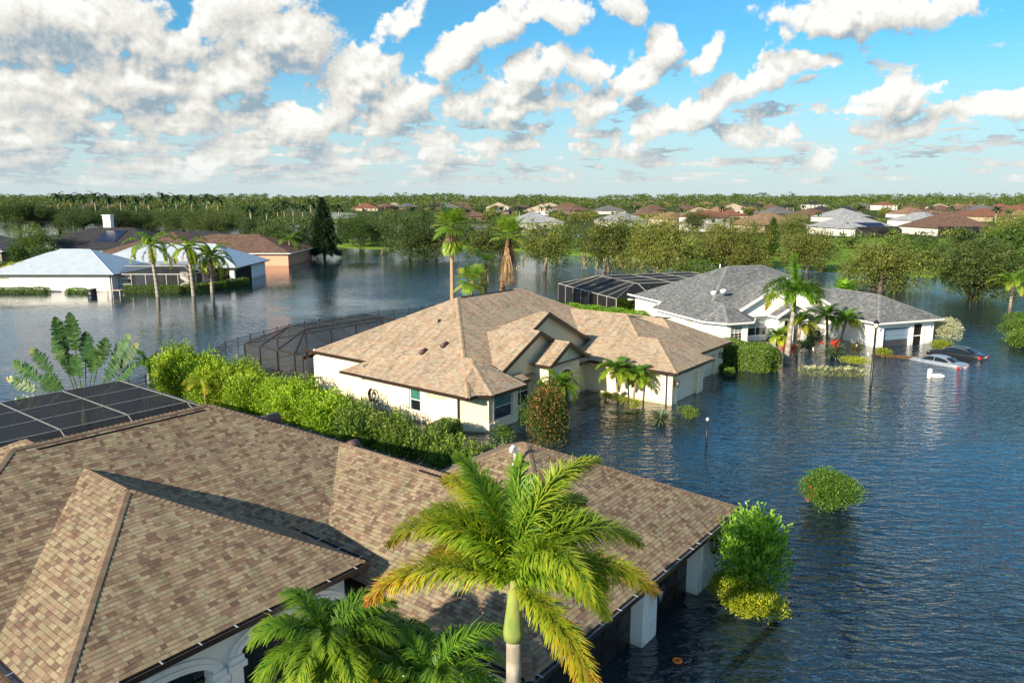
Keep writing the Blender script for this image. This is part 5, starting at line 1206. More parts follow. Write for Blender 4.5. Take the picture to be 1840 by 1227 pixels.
r_ = np.random.default_rng(150); cl = [((-2.3+.46*k, r_.normal()*.22, .22+.1*r_.random()), (.6, .55, .42), .55) for k in range(11)]; crown(r_, cl, 700, .11, tspread=.25, up=.8).build('foliage', LM['olive'], T)
cl = [((-2.4+4.6*r_.random(), r_.normal()*.3, .55+.12*r_.random()), (.07, .07, .05), .9) for k in range(34)]; crown(r_, cl, 220, .08, tspread=.1).build('flower', LM['pale'], T)
# hedges
hedge_box('hedge', 'big block hedge with rounded end between the cream and the white house', (18.7, 63.3), (8.4, 3.0, 1.95), radians(-50), np.random.default_rng(160), 'hedge', 240, .13, round_=.7, wob=.12)
p, q = G(988, 552, 0), G(1085, 580, 0)
hedge_box('hedge', 'long clipped hedge along the black pool enclosure', (8.9, 86.), (15.5, 2.6, 1.7), math.atan2(-8.5, 10.), np.random.default_rng(161), 'clusia', 170, .15, round_=.8, wob=.2, tone=.42)
x, y = G(1120, 568); hedge_box('clipped_shrub', 'round clipped shrub at the corner of the black pool enclosure', (x, y+1.), (4.4, 3., 1.9), 0, np.random.default_rng(162), 'clusia', 200, .15, None, 'shrub', 1.3, tone=.4)
x, y = G(1060, 545); shrub('shrub', 'single yellow sprig shrub above the long clipped hedge', 'shrub', (x, y-6), (.35, .35, 2.3), np.random.default_rng(163), 'yellow', 900, .16, 4, .5)
# right edge bank shrubs
for k, (u, v, sz, lb) in enumerate(((1825, 607, (2.4, 2.6, 1.7), 'olive shrub at the right edge beside the white box'), (1834, 625, (2.2, 2.2, 1.7), 'clipped green shrub nearest on the right edge'), (1828, 585, (2.2, 2.2, 1.3), 'green shrub farthest along the right edge bank'))):
    x, y = G(u, v); shrub('shrub', lb, 'shrub', (x+.8, y), sz, np.random.default_rng(170+k), 'hedge', 900, .14, 10, .4, 2, 'shrubs on the drowned bank at the right edge')
# banana clump and low greens behind the white house
x, y = G(1515, 528); strap_plant('banana_plant', 'bright banana clump behind the grey roof', 'plant', (x, y), 3.2, 46, np.random.default_rng(33), 'lime', .30, .6, (1.45, .6))
# ------------------------------------------------------------------ trees
def tree(name, lab, loc, R, H, rng, mat_='oak', nc=26, per=118, ls=.27, tone=.5, low=.07, group=None, moss=0, bark='oak', sq=.5, cat='tree', clumpr=.34, stems=1, ts=.17):
    """crown radius R, total height H above the water"""
    T = thing(name, lab, cat, loc, 0, group); cl = []; zc = H*(low+1)/2; hz_ = H*(1-low)/2
    if nc > 17: nc = int(nc*2.1); clumpr *= .66
    lobes = [(cos(a)*R*.42*w_, sin(a)*R*.42*w_, zc+hz_*h_) for a, w_, h_ in [(j*6.283/7+rng.random()*.7, .8+.5*rng.random(), rng.uniform(-.82, .5)) for j in range(7)]]+[(rng.normal()*R*.12, rng.normal()*R*.12, zc+hz_*.42), (0, 0, zc-hz_*.2)]
    for k in range(nc):
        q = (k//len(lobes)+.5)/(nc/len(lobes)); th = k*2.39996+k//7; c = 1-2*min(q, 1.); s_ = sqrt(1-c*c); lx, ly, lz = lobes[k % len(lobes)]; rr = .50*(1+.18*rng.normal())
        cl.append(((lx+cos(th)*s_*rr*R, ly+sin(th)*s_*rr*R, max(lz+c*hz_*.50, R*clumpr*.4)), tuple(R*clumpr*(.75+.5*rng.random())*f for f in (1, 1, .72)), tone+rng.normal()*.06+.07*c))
    for k in range(max(3, nc//6)): cl.append(((rng.normal()*R*.25, rng.normal()*R*.25, zc+rng.normal()*hz_*.2), (R*.42, R*.42, hz_*.42), tone-.05))
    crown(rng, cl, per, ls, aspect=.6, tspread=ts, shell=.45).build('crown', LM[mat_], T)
    limbs = [(.6, (cos(a)*R*.55, sin(a)*R*.55, zc-hz_*.2), R*.035+.03) for a in (0.4, 2., 3.6, 5.1)]
    tb = None
    for k in range(stems):
        a = k*2.2; tb = trunk_mb((cos(a)*R*.08*k, sin(a)*R*.08*k, -1.), (cos(a)*R*.2*k, sin(a)*R*.2*k, zc), R*.055+.08, R*.03, limbs if k == 0 else (), R*.05, int(rng.random()*999)); tb.build('trunk', BK[bark], T)
    if moss:
        r_ = rng
        for k in range(moss):
            L = Leaves()
            a = r_.random()*6.28; q = R*(.5+.4*r_.random()); z1 = H*(.20+.16*r_.random()); ln = H*(.10+.14*r_.random()); n = 26
            P = np.array((cos(a)*q, sin(a)*q, z1))-np.stack([np.zeros(n), np.zeros(n), r_.random(n)*ln], 1)+r_.normal(size=(n, 3))*(.18, .18, .05)
            L.add(*leaf_mesh(P, np.tile((0, 0, -1.), (n, 1))+.15*rand_dir(n, r_), rand_dir(n, r_), .55, .16, r_.random(n)))
            L.build('hanging_moss', LM['moss'], T)
    return T
def px_tree(u, vb, wpx, vt, lab, k, name='oak_tree', z=0., **kw):
    x, y = G(u, vb, z); s = sqrt(y*y+CAM_H**2)/F_PX; R = wpx*s/2; H = col(u, vt, y)[1]
    return tree(name, lab, (x, y), R*1.14, H+.1, np.random.default_rng(200+k), **kw)
mid = [  # u, v base, crown width px, v top, label, extra
 (1577, 522, 128, 417, 'olive oak standing alone in the channel right of centre', dict(stems=3, tone=.5, low=.03, nc=34)),
 (1752, 538, 150, 440, 'wide dark green oak in the water at the right', dict(tone=.32, low=.03, nc=38, stems=2)),
 (1450, 490, 98, 410, 'grey-olive oak behind the royal palm crown', dict(tone=.5, nc=30)),
 (1312, 484, 148, 400, 'broad olive oak directly behind the grey roof', dict(tone=.55, nc=36, low=.1)),
 (1183, 492, 135, 392, 'yellow-green oak with hanging moss left of the grey roof', dict(tone=.68, nc=34, moss=12)),
 (1092, 489, 100, 381, 'tall olive oak with pale moss above the black enclosure', dict(tone=.52, nc=32, moss=22, stems=2, low=.05)),
 (978, 488, 102, 398, 'round oak with pale trunk standing in open water', dict(tone=.5, nc=30, moss=8, low=.07)),
 (880, 474, 92, 398, 'green oak behind the skirted fan palm', dict(tone=.3, nc=26, low=.04)),
 (735, 465, 106, 383, 'dark green oak at the left end of the flooded row', dict(tone=.55, nc=30, mat_='oakdark', low=.03, moss=3)),
 (783, 466, 84, 392, 'dark oak directly left of the thin fan palm', dict(tone=.6, nc=26, mat_='oakdark', low=.04)),
 (652, 444, 96, 386, 'mound of mixed green trees on the narrow grass strip', dict(tone=.5, nc=30, mat_='green', low=.02, stems=2)),
 (516, 462, 122, 396, 'dark spreading tree in the water by the salmon house', dict(tone=.5, nc=34, mat_='oakdark', low=.03, stems=3)),
 (70, 470, 78, 404, 'round mid-green tree left of the black roof', dict(tone=.62, nc=28, mat_='green', low=.03, stems=2)),
 (112, 462, 48, 420, 'smaller green tree between the round tree and the black roof', dict(tone=.5, nc=18, mat_='green', low=.1)),
 (84, 478, 50, 437, 'dark bushy tree low before the black roof', dict(tone=.3, nc=18, mat_='green', low=.1)),
 (35, 420, 96, 362, 'dark oak at the far left edge over bright water', dict(tone=.45, nc=30, mat_='oakdark', low=.3)),
 (108, 418, 88, 374, 'dark oak second from the left edge', dict(tone=.4, nc=26, mat_='oakdark', low=.3)),
 (150, 420, 92, 378, 'dark oak above the white chimney, left side', dict(tone=.42, nc=28, mat_='oakdark', low=.25)),
 (212, 413, 96, 376, 'dark oak right behind the white chimney', dict(tone=.36, nc=28, mat_='oakdark', low=.07)),
 (275, 412, 92, 380, 'dark oak right of the white chimney', dict(tone=.5, nc=28, mat_='oakdark', low=.04)),
 (330, 415, 98, 378, 'dark green oak above the salmon house ridge', dict(tone=.6, nc=28, mat_='oakdark', low=.1)),
 (388, 422, 96, 384, 'dark oak right of the salmon house ridge', dict(tone=.5, nc=28, mat_='oakdark', low=.08)),
 (432, 400, 90, 380, 'bushy green tree at the mid-left waterline', dict(tone=.5, nc=24, mat_='green', low=.02)),
 (470, 428, 76, 392, 'green tree behind the dark spreading tree', dict(tone=.45, nc=22, mat_='oakdark', low=.05)),
 (1243, 428, 58, 374, 'dark round tree before the white two-storey house', dict(tone=.3, nc=22, mat_='oak', low=.1, z=.25)),
 (1418, 440, 56, 384, 'loose olive tree left of the pale tile roof', dict(tone=.6, nc=22, low=.1, z=.25)),
 (1808, 448, 76, 382, 'tall green tree behind the bank at the right edge', dict(tone=.55, nc=28, mat_='oak', low=.08, z=.25)),
 (1690, 476, 92, 436, 'dense bushy tree on the right bank below the brown roof', dict(tone=.4, nc=22, mat_='green', low=.0, z=.2)),
 (1640, 462, 58, 428, 'dark bush left of the bushy bank tree', dict(tone=.3, nc=16, mat_='green', low=.0, z=.2)),
 (1765, 470, 86, 430, 'dark leafy bush on the right bank behind the wide oak', dict(tone=.3, nc=20, mat_='oakdark', low=.0, z=.2)),
 (1835, 500, 74, 440, 'green tree cut by the right edge of the view', dict(tone=.45, nc=22, mat_='green', low=.05)),
 (1240, 498, 70, 470, 'low green shrub tree left of the grey roof ridge', dict(tone=.6, nc=16, mat_='green', low=.0)),
]
for k, (u, vb, w, vt, lb, kw) in enumerate(mid): px_tree(u, vb, w, vt, lb, k, **kw)
def conifer(name, lab, loc, H, R, rng, tiers=16, gaps=.55, per=170, mat_='conifer', cat='tree', z0=.1):
    T = thing(name, lab, cat, loc); L = Leaves()
    for k in range(tiers):
        t = k/(tiers-1); z = H*(z0+(1-z0)*t); r = R*(1-t)**.8*(.85+.3*rng.random())+.12; nb = 9
        for b in range(nb):
            a = b*6.28/nb+rng.random()*.5+k; ln = r*(.8+.3*rng.random()); n = int(per/nb*(.3+r/R)); q = rng.random(n)**.7
            P = np.stack([np.cos(a)*q*ln, np.sin(a)*q*ln, z+q*ln*.12-.25*q*q*ln+rng.normal(size=n)*.06*H/tiers], 1)+rng.normal(size=(n, 3))*gaps*.3
            L.add(*leaf_mesh(P, nrm(np.array((cos(a), sin(a), .25))+rand_dir(n, rng)*.7), rand_dir(n, rng), .42, .14, np.clip(.5+rng.normal(size=n)*.25, 0, 1)))
    L.build('crown', LM[mat_], T); m_ = MB(); m_.tube([(0, 0, -1), (0, 0, H*.95)], [R*.07+.05, .03], 6); m_.build('trunk', BK['oak'], T); return T
x, y = G(583, 465); conifer('pine_tree', 'tall dark tiered pine standing in the water', (x, y), col(583, 358, y)[1], 4.0, np.random.default_rng(300), 20, per=1500)
x, y = G(1386, 460, .25); conifer('cypress_tree', 'dense dark green cone tree on the lawn', (x, y), col(1386, 394, y)[1], 2.3, np.random.default_rng(301), 20, .9, 420, 'green', z0=.0)
x, y = G(612, 425, .2); conifer('cypress_tree', 'narrow dark cone tree by the small channel', (x, y), col(612, 392, y)[1], 1.7, np.random.default_rng(302), 16, .7, 260, 'green', z0=.0)
# palms standing in water at the white metal roofed house
for i, (u, vb, vt, L, le, lb, dd) in enumerate(((284, 532, 440, 3.4, (-.4, 0), 'tall queen palm in front of the screened lanai, leftmost of three', 2), (348, 531, 446, 2.7, (-.2, 0), 'middle queen palm of three with a yellow hanging frond', 5), (381, 524, 462, 3.3, (.2, 0), 'full-headed queen palm, right of the three at the lanai', 2))):
    x, y = G(u, vb); h = col(u, vt, y)[1]-1.2; feather_palm('palm_tree', lb, 'palm tree', (x, y), h, L*1.3, (14, 12, 20)[i], np.random.default_rng(310+i), tr=(.30, .22), bark='royal', shaft=(1.2, .2), ll=.95, w=.085, nl=64, e=(1.35, -.25), droop=(1.5, 2.4), tone=(.28, .5), tip=.15, sag=1.1, spread=1.1, lean=le, dead=dd, group='queen palms standing before the lanai')
x, y = G(522, 472); feather_palm('palm_tree', 'coconut-like palm in the water right of the salmon house', 'palm tree', (x, y), col(522, 432, y)[1], 4.2, 14, np.random.default_rng(320), tr=(.3, .22), ll=.9, w=.07, nl=36, e=(1.3, -.1), droop=(1.2, 1.9), tone=(.15, .35), sag=.9, parts=False)
x, y = G(1815, 552); feather_palm('palm_tree', 'low feathery palm clump at the right edge before the wide oak', 'palm tree', (x, y), 3.2, 3.2, 16, np.random.default_rng(321), tr=(.2, .15), ll=.7, w=.06, nl=40, e=(1.4, 0), droop=(1.2, 1.8), tone=(.25, .5), sag=.8, parts=False)
x, y = G(8, 522); feather_palm('palm_tree', 'small yellow palm at the left edge by the white wall', 'palm tree', (x, y+3), 3.0, 2.2, 12, np.random.default_rng(322), tr=(.2, .15), ll=.7, w=.07, nl=36, e=(1.4, 0), droop=(1.2, 1.8), tone=(.5, .7), sag=.8, parts=False)
# ------------------------------------------------------------------ street furniture, cars, fences and small things
def lamp_post():
    x, y = G(1564, 700); T = thing('street_lamp', 'tall black lamp post with lantern head standing in the flooded street', 'street lamp', (x, y)); h = col(1572, 590, y)[1]
    m_ = MB(); m_.tube([(0, 0, -1.5), (0, 0, .25)], .085, 10); m_.tube([(0, 0, .25), (0, 0, .3), (0, 0, h-.2)], [.11, .095, .08], 10); m_.tube([(0, 0, h-.2), (0, 0, h-.1), (0, 0, h)], [.05, .09, .12], 8); m_.build('post', M['blackm'], T)
    g = MB(); g.tube([(0, 0, h), (0, 0, h+.38)], [.11, .19], 6); hd = g.build('lamp_glass', plain('frosted_lamp_glass', (.62, .62, .55), .2), T)
    c = MB()
    for k in range(6): a = k*pi/3; c.tube([(.115*cos(a), .115*sin(a), h), (.195*cos(a), .195*sin(a), h+.38)], .012, 4)
    c.tube([(0, 0, h+.38), (0, 0, h+.42), (0, 0, h+.56), (0, 0, h+.62), (0, 0, h+.7)], [.24, .23, .10, .04, .015], 8); c.build('lamp_cap', M['blackm'], T)
lamp_post()
def short_post():
    x, y = G(1269, 803); T = thing('path_light', 'short black light post with pale cap in the water before the cream house', 'light post', (x, y)); m_ = MB(); m_.tube([(0, 0, -1), (0, 0, 1.55)], .05, 8); m_.tube([(0, 0, .55), (0, 0, .6)], .065, 8); m_.build('post', M['blackm'], T)
    c = MB(); c.tube([(0, 0, 1.55), (0, 0, 1.62), (0, 0, 1.72), (0, 0, 1.76)], [.06, .10, .085, .03], 8); c.build('lamp_head', plain('sensor_cap', (.5, .48, .42), .4), T)
short_post()
def garden_lantern():
    x, y = G(1541, 648); T = thing('garden_lantern', 'small black garden lantern among the yellow shrub', 'lantern', (x, y+.4)); m_ = MB(); m_.tube([(0, 0, -.5), (0, 0, 1.1)], .05, 6); m_.tube([(0, 0, 1.1), (0, 0, 1.15)], .13, 6)
    m_.tube([(0, 0, 1.42), (0, 0, 1.55), (0, 0, 1.66)], [.17, .07, .015], 6); m_.build('post', M['blackm'], T); g = MB(); g.tube([(0, 0, 1.15), (0, 0, 1.42)], [.09, .12], 6); g.build('lamp_glass', M['lampglass'], T)
garden_lantern()
def mailbox(u, v, lab):
    x, y = G(u, v); T = thing('mailbox', lab, 'mailbox', (x, y)); m_ = MB(); m_.box(-.07, .07, -.07, .07, -.8, 1.0); m_.build('post', M['pvc'], T); b = MB(); b.box(-.14, .14, -.28, .28, 1.0, 1.2); b.tube([(0, -.28, 1.2), (0, .28, 1.2)], .14, 10); b.build('box', M['pvc'], T)
mailbox(1815, 600, 'white mailbox on a white post among the right edge shrubs')
def float_():
    x, y = G(1670, 678); T = thing('pool_float', 'white pillar and fat white float drifting near the silver sedan', 'float', (x, y), .1); m_ = MB()
    m_.tube([(0, 0, -.3), (0, 0, .62), (0, 0, .70), (0, 0, .74)], [.19, .18, .13, .03], 12); m_.build('pillar', M['pvc'], T); f = MB(); f.tube([(.12, 0, .14), (.4, -.02, .13), (.8, -.04, .10), (1.15, -.05, .07), (1.28, -.05, .06)], [.12, .19, .20, .14, .04], 12); f.build('float_body', M['pvc'], T, smooth=True)
    r = MB(); r.tube([(0, 0, .40), (0, 0, .46)], .188, 12); r.build('band', M['alu'], T)
float_()
def ring():
    x, y = G(1217, 1187); T = []; V = []; F = []; n, m_ = 22, 10
    for i in range(n):
        a = 6.2832*i/n
        for j in range(m_): b = 6.2832*j/m_; V.append(((.105+.055*cos(b))*cos(a), (.105+.055*cos(b))*sin(a), .035*sin(b)+.02))
    F = [(i*m_+j, ((i+1) % n)*m_+j, ((i+1) % n)*m_+(j+1) % m_, i*m_+(j+1) % m_) for i in range(n) for j in range(m_)]
    o = mesh_obj('floating_ring', V, F, plain('orange_plastic', (.75, .19, .03), .35), smooth=True, loc=(x, y, 0)); tag(o, 'small orange ring floating on dark water by the nearest garage', 'ring')
ring()
def fence(name, pts, lab, h=.55, m_=None, step=.17, post=2.3, rails=(.05, .42), pick=True):
    m_ = m_ or M['blackm']; T = thing(name, lab, 'fence', (*pts[0], 0)); ox, oy = pts[0]; P = MB((ox, oy, 0)); R = MB((ox, oy, 0)); K = MB((ox, oy, 0))
    for a, b in zip(pts, pts[1:]):
        L = math.dist(a, b); n = max(1, round(L/post))
        for k in range(n):
            t = k/n; x, y = a[0]+(b[0]-a[0])*t, a[1]+(b[1]-a[1])*t; P = MB((ox, oy, 0)); P.box(x-.035, x+.035, y-.035, y+.035, -1., h+.08); P.box(x-.05, x+.05, y-.05, y+.05, h+.08, h+.12); P.build('post', m_, T)
        for z in rails: R.beam((*a, h-z), (*b, h-z), .035)
        if pick:
            for k in range(int(L/step)): t = (k+.5)*step/L; K.beam((a[0]+(b[0]-a[0])*t, a[1]+(b[1]-a[1])*t, -.6), (a[0]+(b[0]-a[0])*t, a[1]+(b[1]-a[1])*t, h), .018)
    R.build('rail', m_, T); K.build('picket', m_, T)
fence('fence', [G(*p) for p in ((232, 697), (262, 688), (300, 672), (345, 652), (385, 638), (405, 625), (450, 611), (520, 592), (600, 578), (680, 568), (735, 563), (800, 552))], 'black metal picket fence wading from the shrubs to behind the enclosure')
fence('fence', [FM.world(31.4, 37.0)[:2], FM.world(31.4, 34.6)[:2]], 'short black gate-height fence section beside the cream wall', h=1.15, post=2.4)
def hose(a, b, z, lab):
    T = thing('hose_reel', lab, 'hose', FM.world(b, a, 0), FM.rz); m_ = MB(); r_ = random.Random(int(a*10))
    for k in range(7):
        pts = [(-.08-.02*k+.01*r_.random(), cos(t*.5236)*(.26+.012*k), z+sin(t*.5236)*(.36+.015*k)) for t in range(13)]; m_.tube(pts, .024, 6, cap=False)
    m_.build('hose', M['blackm'], T); b_ = MB(); b_.box(-.06, .38, -.08, .08, z+.02, z+.12); b_.build('bracket', M['bronze'], T)
hose(37.2, 32.62, 1.15, 'black garden hose coiled on a bracket on the cream wall'); hose(44.6, 33.4, .95, 'black hose coil hanging inside the mesh enclosure corner')
# ---- cars
def sedan(name, lab, tail, nose, zoff, m_paint, pitch=0., L=4.85):
    dx, dy = nose[0]-tail[0], nose[1]-tail[1]; a = math.atan2(dy, dx); cx, cy = (tail[0]+nose[0])/2, (tail[1]+nose[1])/2
    T = thing(name, lab, 'car', (cx, cy, zoff), a); T.rotation_euler = (0, pitch, a)
    # stations: x (tail -, nose +), half width, deck height, roof height, roof half width
    St = [(-2.42, .70, .74, .74, .60), (-2.36, .80, .96, .96, .66), (-2.1, .86, 1.03, 1.03, .70), (-1.72, .89, 1.05, 1.06, .70), (-1.35, .90, 1.03, 1.20, .64), (-.95, .905, 1.00, 1.36, .585), (-.45, .91, .98, 1.44, .57), (.05, .91, .96, 1.455, .575),
          (.45, .91, .94, 1.41, .585), (.85, .905, .93, 1.24, .64), (1.22, .90, .93, 1.00, .74), (1.6, .88, .90, .93, .72), (2.0, .83, .82, .85, .66), (2.3, .74, .72, .74, .56), (2.42, .62, .58, .60, .48)]
    V = []; rows = []
    for (x, w, zb, zr, wr) in St:
        r = []
        prof = [(w-.10, .22), (w, .36), (w+.01, .60), (w-.015, zb-.14), (w-.06, zb-.02), (w-.13, zb+.01), ((w-.13)*.45+wr*.55, zb+(zr-zb)*.5+.01), (wr, zr-.05), (wr-.14, zr-.005), (wr*.4, zr+.022), (0, zr+.028)]
        for y, z in prof: r.append((x, -y, z))
        for y, z in prof[-2::-1]: r.append((x, y, z))
        rows.append(r)
    n = len(rows[0]); V = [p for r in rows for p in r]; F = [(i*n+j, i*n+j+1, (i+1)*n+j+1, (i+1)*n+j) for i in range(len(rows)-1) for j in range(n-1)]
    F += [tuple(range(n))[::-1], tuple(range((len(rows)-1)*n, len(rows)*n))]
    o = mesh_obj('body', V, F, m_paint, T, smooth=True); md = o.modifiers.new('s', 'SUBSURF'); md.levels = 2; md.render_levels = 2
    gl = M['glassd']
    def lerp(i, x):   # point on section strip index i at station x, pushed outward
        for k in range(len(St)-1):
            if St[k][0] <= x <= St[k+1][0]: t = (x-St[k][0])/(St[k+1][0]-St[k][0]); return np.array(rows[k][i])*(1-t)+np.array(rows[k+1][i])*t
    def panel(name_, quads, m2, off=.012):
        P = MB()
        for q in quads:
            q = [np.array(p) for p in q]; c = sum(q)/len(q); nn = np.cross(q[1]-q[0], q[2]-q[0]); nn /= np.linalg.norm(nn)+1e-9
            if np.dot(nn, c-np.array((0, 0, .7))) < 0: nn = -nn
            P.poly([p+nn*off for p in q])
        return P.build(name_, m2, T)
    for sgn in (0, 1):
        def S(j): return j if sgn == 0 else n-1-j
        for (xa, xb, ta, tb) in ((-1.28, -.12, .50, .96), (-.06, 1.0, .96, .42)):
            q = []; N = 6
            for k in range(N):
                x0, x1 = xa+(xb-xa)*k/N, xa+(xb-xa)*(k+1)/N
                def up(x, f): lo = lerp(S(5), x); mi = lerp(S(6), x); hi = lerp(S(7), x); return lo+(hi-lo)*f
                f0 = .93; q.append([up(x0, .12), up(x1, .12), up(x1, f0), up(x0, f0)])
            panel('side_window', q, gl, .03)
    def glassq(x0, x1, j0, j1):
        q = []
        for j in range(j0, j1): q.append([lerp(j, x0), lerp(j, x1), lerp(j+1, x1), lerp(j+1, x0)])
        return q
    panel('rear_window', glassq(-1.62, -1.36, 8, 12)+glassq(-1.36, -.97, 8, 12), gl, .022); panel('windscreen', glassq(.5, .85, 8, 12)+glassq(.85, 1.18, 8, 12), gl, .022)
    red = plain('red_lamp', (.38, .012, .01), .25); 
    for s in (-1, 1):
        b = MB(); b.hexa([(-2.43, s*.45, .74), (-2.33, s*.83, .74), (-2.15, s*.87, .76), (-2.2, s*.5, .76), (-2.41, s*.45, .92), (-2.32, s*.81, .93), (-2.1, s*.87, .95), (-2.2, s*.5, .93)]); b.build('tail_light', red, T)
        b = MB(); b.hexa([(2.36, s*.45, .52), (2.2, s*.76, .54), (2.0, s*.82, .6), (2.1, s*.5, .6), (2.34, s*.45, .62), (2.18, s*.77, .68), (1.98, s*.80, .74), (2.1, s*.5, .70)]); b.build('headlight', M['lampglass'], T)
        for wx in (-1.4, 1.42):
            w_ = MB(); w_.tube([(wx, s*.70, .32), (wx, s*.90, .32)], .33, 18); w = w_.build('wheel', M['blackm'], T); r_ = MB(); r_.tube([(wx, s*.89, .32), (wx, s*.915, .32)], .21, 10); r_.build('rim', M['alu'], w)
        mr = MB(); mr.blob((.72, s*1.0, .98), (.10, .11, .07), 8); mr.beam((.72, s*.88, .95), (.72, s*.98, .95), .03); mr.build('wing_mirror', m_paint, T)
    pl = MB(); pl.box(-2.445, -2.425, -.2, .2, .78, .89); pl.build('number_plate', M['pvc'], T)
    for s in (-1, 1):
        ch = MB()
        for k in range(8):
            x0, x1 = -1.3+2.35*k/8, -1.3+2.35*(k+1)/8; i = 7 if s < 0 else n-8; a_, b_ = lerp(i, x0), lerp(i, x1); ch.beam(a_+np.array((0, s*.03, .0)), b_+np.array((0, s*.03, .0)), .018)
        ch.build('window_trim', M['strap'], T)
    return T
def car_paint(name, col, metal=.6):
    m, t, b = mat(name); n = t.noise(t.obj(), 3., 4, .7); t.put(b.inputs['Base Color'], t.ramp(n, [(.35, tuple(c*.85 for c in col)), (.7, col)])); b.inputs['Metallic'].default_value = metal; b.inputs['Roughness'].default_value = .32
    b.inputs['Coat Weight'].default_value = .8; b.inputs['Coat Roughness'].default_value = .05; return m
sedan('parked_car', 'silver sedan sunk to its windows in front of the white garage', (38.2, 61.6), (35.6, 65.9), -.76, car_paint('silver_paint', (.52, .56, .62)), pitch=-.015)
sedan('parked_car', 'black sedan with red tail light, half sunk beyond the silver one', (41.7, 64.4), (38.7, 68.6), -.52, car_paint('black_paint', (.012, .014, .018), .2), pitch=-.01)
# debris raft
def debris():
    T = thing('debris', 'raft of brown twigs and rubbish drifting against the garage door', 'debris', (*G(1618, 642), 0), radians(-24)); r_ = np.random.default_rng(70); L = Leaves(); n = 5200
    u = r_.random(n)*2-1; w = .55*(1-u*u)**.5+.1; P = np.stack([u*2.3, r_.normal(size=n)*w*.5, .01+np.abs(r_.normal(size=n))*.04], 1); L.add(*leaf_mesh(P, nrm(rand_dir(n, r_)*(1, 1, .15)), rand_dir(n, r_), .12, .035, r_.random(n)*.45)); L.build('twigs', LM['dead'], T)
    b = MB(); b.blob((1.5, .3, .06), (.16, .10, .09), 8); b.blob((1.25, .15, .03), (.08, .06, .05), 6); b.build('litter', M['pvc'], T)
debris()
for k, (u, v, lb) in enumerate(((1560, 553+85, 'pale marker stub by the yellow shrub'), (1461, 631, 'small pale solar light stub in the dark water by the entry'))):
    x, y = G(u, v); T = thing('path_light', lb, 'light', (x, y)); m_ = MB(); m_.tube([(0, 0, -.3), (0, 0, .28)], .07, 8); m_.build('post', M['trimc'], T); m_ = MB(); m_.tube([(0, 0, .28), (0, 0, .36), (0, 0, .4)], [.11, .10, .03], 8); m_.build('cap', M['alu'], T)
def black_cage():
    fr = FW; bm = []; pn = []; ze, zt = 2.5, 3.75; X0, X1, Y0, Y1 = 41.2, 60., 77.6, 94.5
    cx0, cy0, cx1, cy1 = 45.4, 81.0, 60., 91.
    ys = [Y0+(Y1-Y0)*k/7 for k in range(8)]
    for y in ys:
        bm += [((X0, y, -.8), (X0, y, ze)), ((X0, y, ze), (cx0, min(max(y, cy0), cy1), zt))]
    for k in range(5):
        x = X0+(X1-X0)*k/4; bm += [((x, Y1, -.8), (x, Y1, ze)), ((x, Y1, ze), (max(x, cx0), cy1, zt)), ((max(x, cx0), cy0, zt), (max(x, cx0), cy1, zt)), ((x, Y0, ze), (max(x, cx0), cy0, zt))]
    bm += [((X0, Y0, ze), (X0, Y1, ze)), ((X0, Y1, ze), (X1, Y1, ze)), ((cx0, cy0, zt), (cx0, cy1, zt)), ((cx0, cy0, zt), (cx1, cy0, zt)), ((cx0, cy1, zt), (cx1, cy1, zt)), ((cx0, 84.3, zt), (cx1, 84.3, zt)), ((cx0, 87.6, zt), (cx1, 87.6, zt))]
    pn += [[(X0, Y1, -.8), (X0, Y0, -.8), (X0, Y0, ze), (X0, Y1, ze)], [(X0, Y1, ze), (X0, Y0, ze), (cx0, cy0, zt), (cx0, cy1, zt)], [(cx0, cy0, zt), (cx1, cy0, zt), (cx1, cy1, zt), (cx0, cy1, zt)],
           [(X0, Y1, ze), (cx0, cy1, zt), (cx1, cy1, zt), (X1, Y1, ze)], [(X0, Y0, ze), (X1, Y0, ze), (cx1, cy0, zt), (cx0, cy0, zt)], [(X0, Y1, -.8), (X0, Y1, ze), (X1, Y1, ze), (X1, Y1, -.8)]]
    cage(fr, 'pool_enclosure', 'large black screened pool enclosure left of the grey roof', bm, pn, M['alu'], M['scrW'], .09)
black_cage()
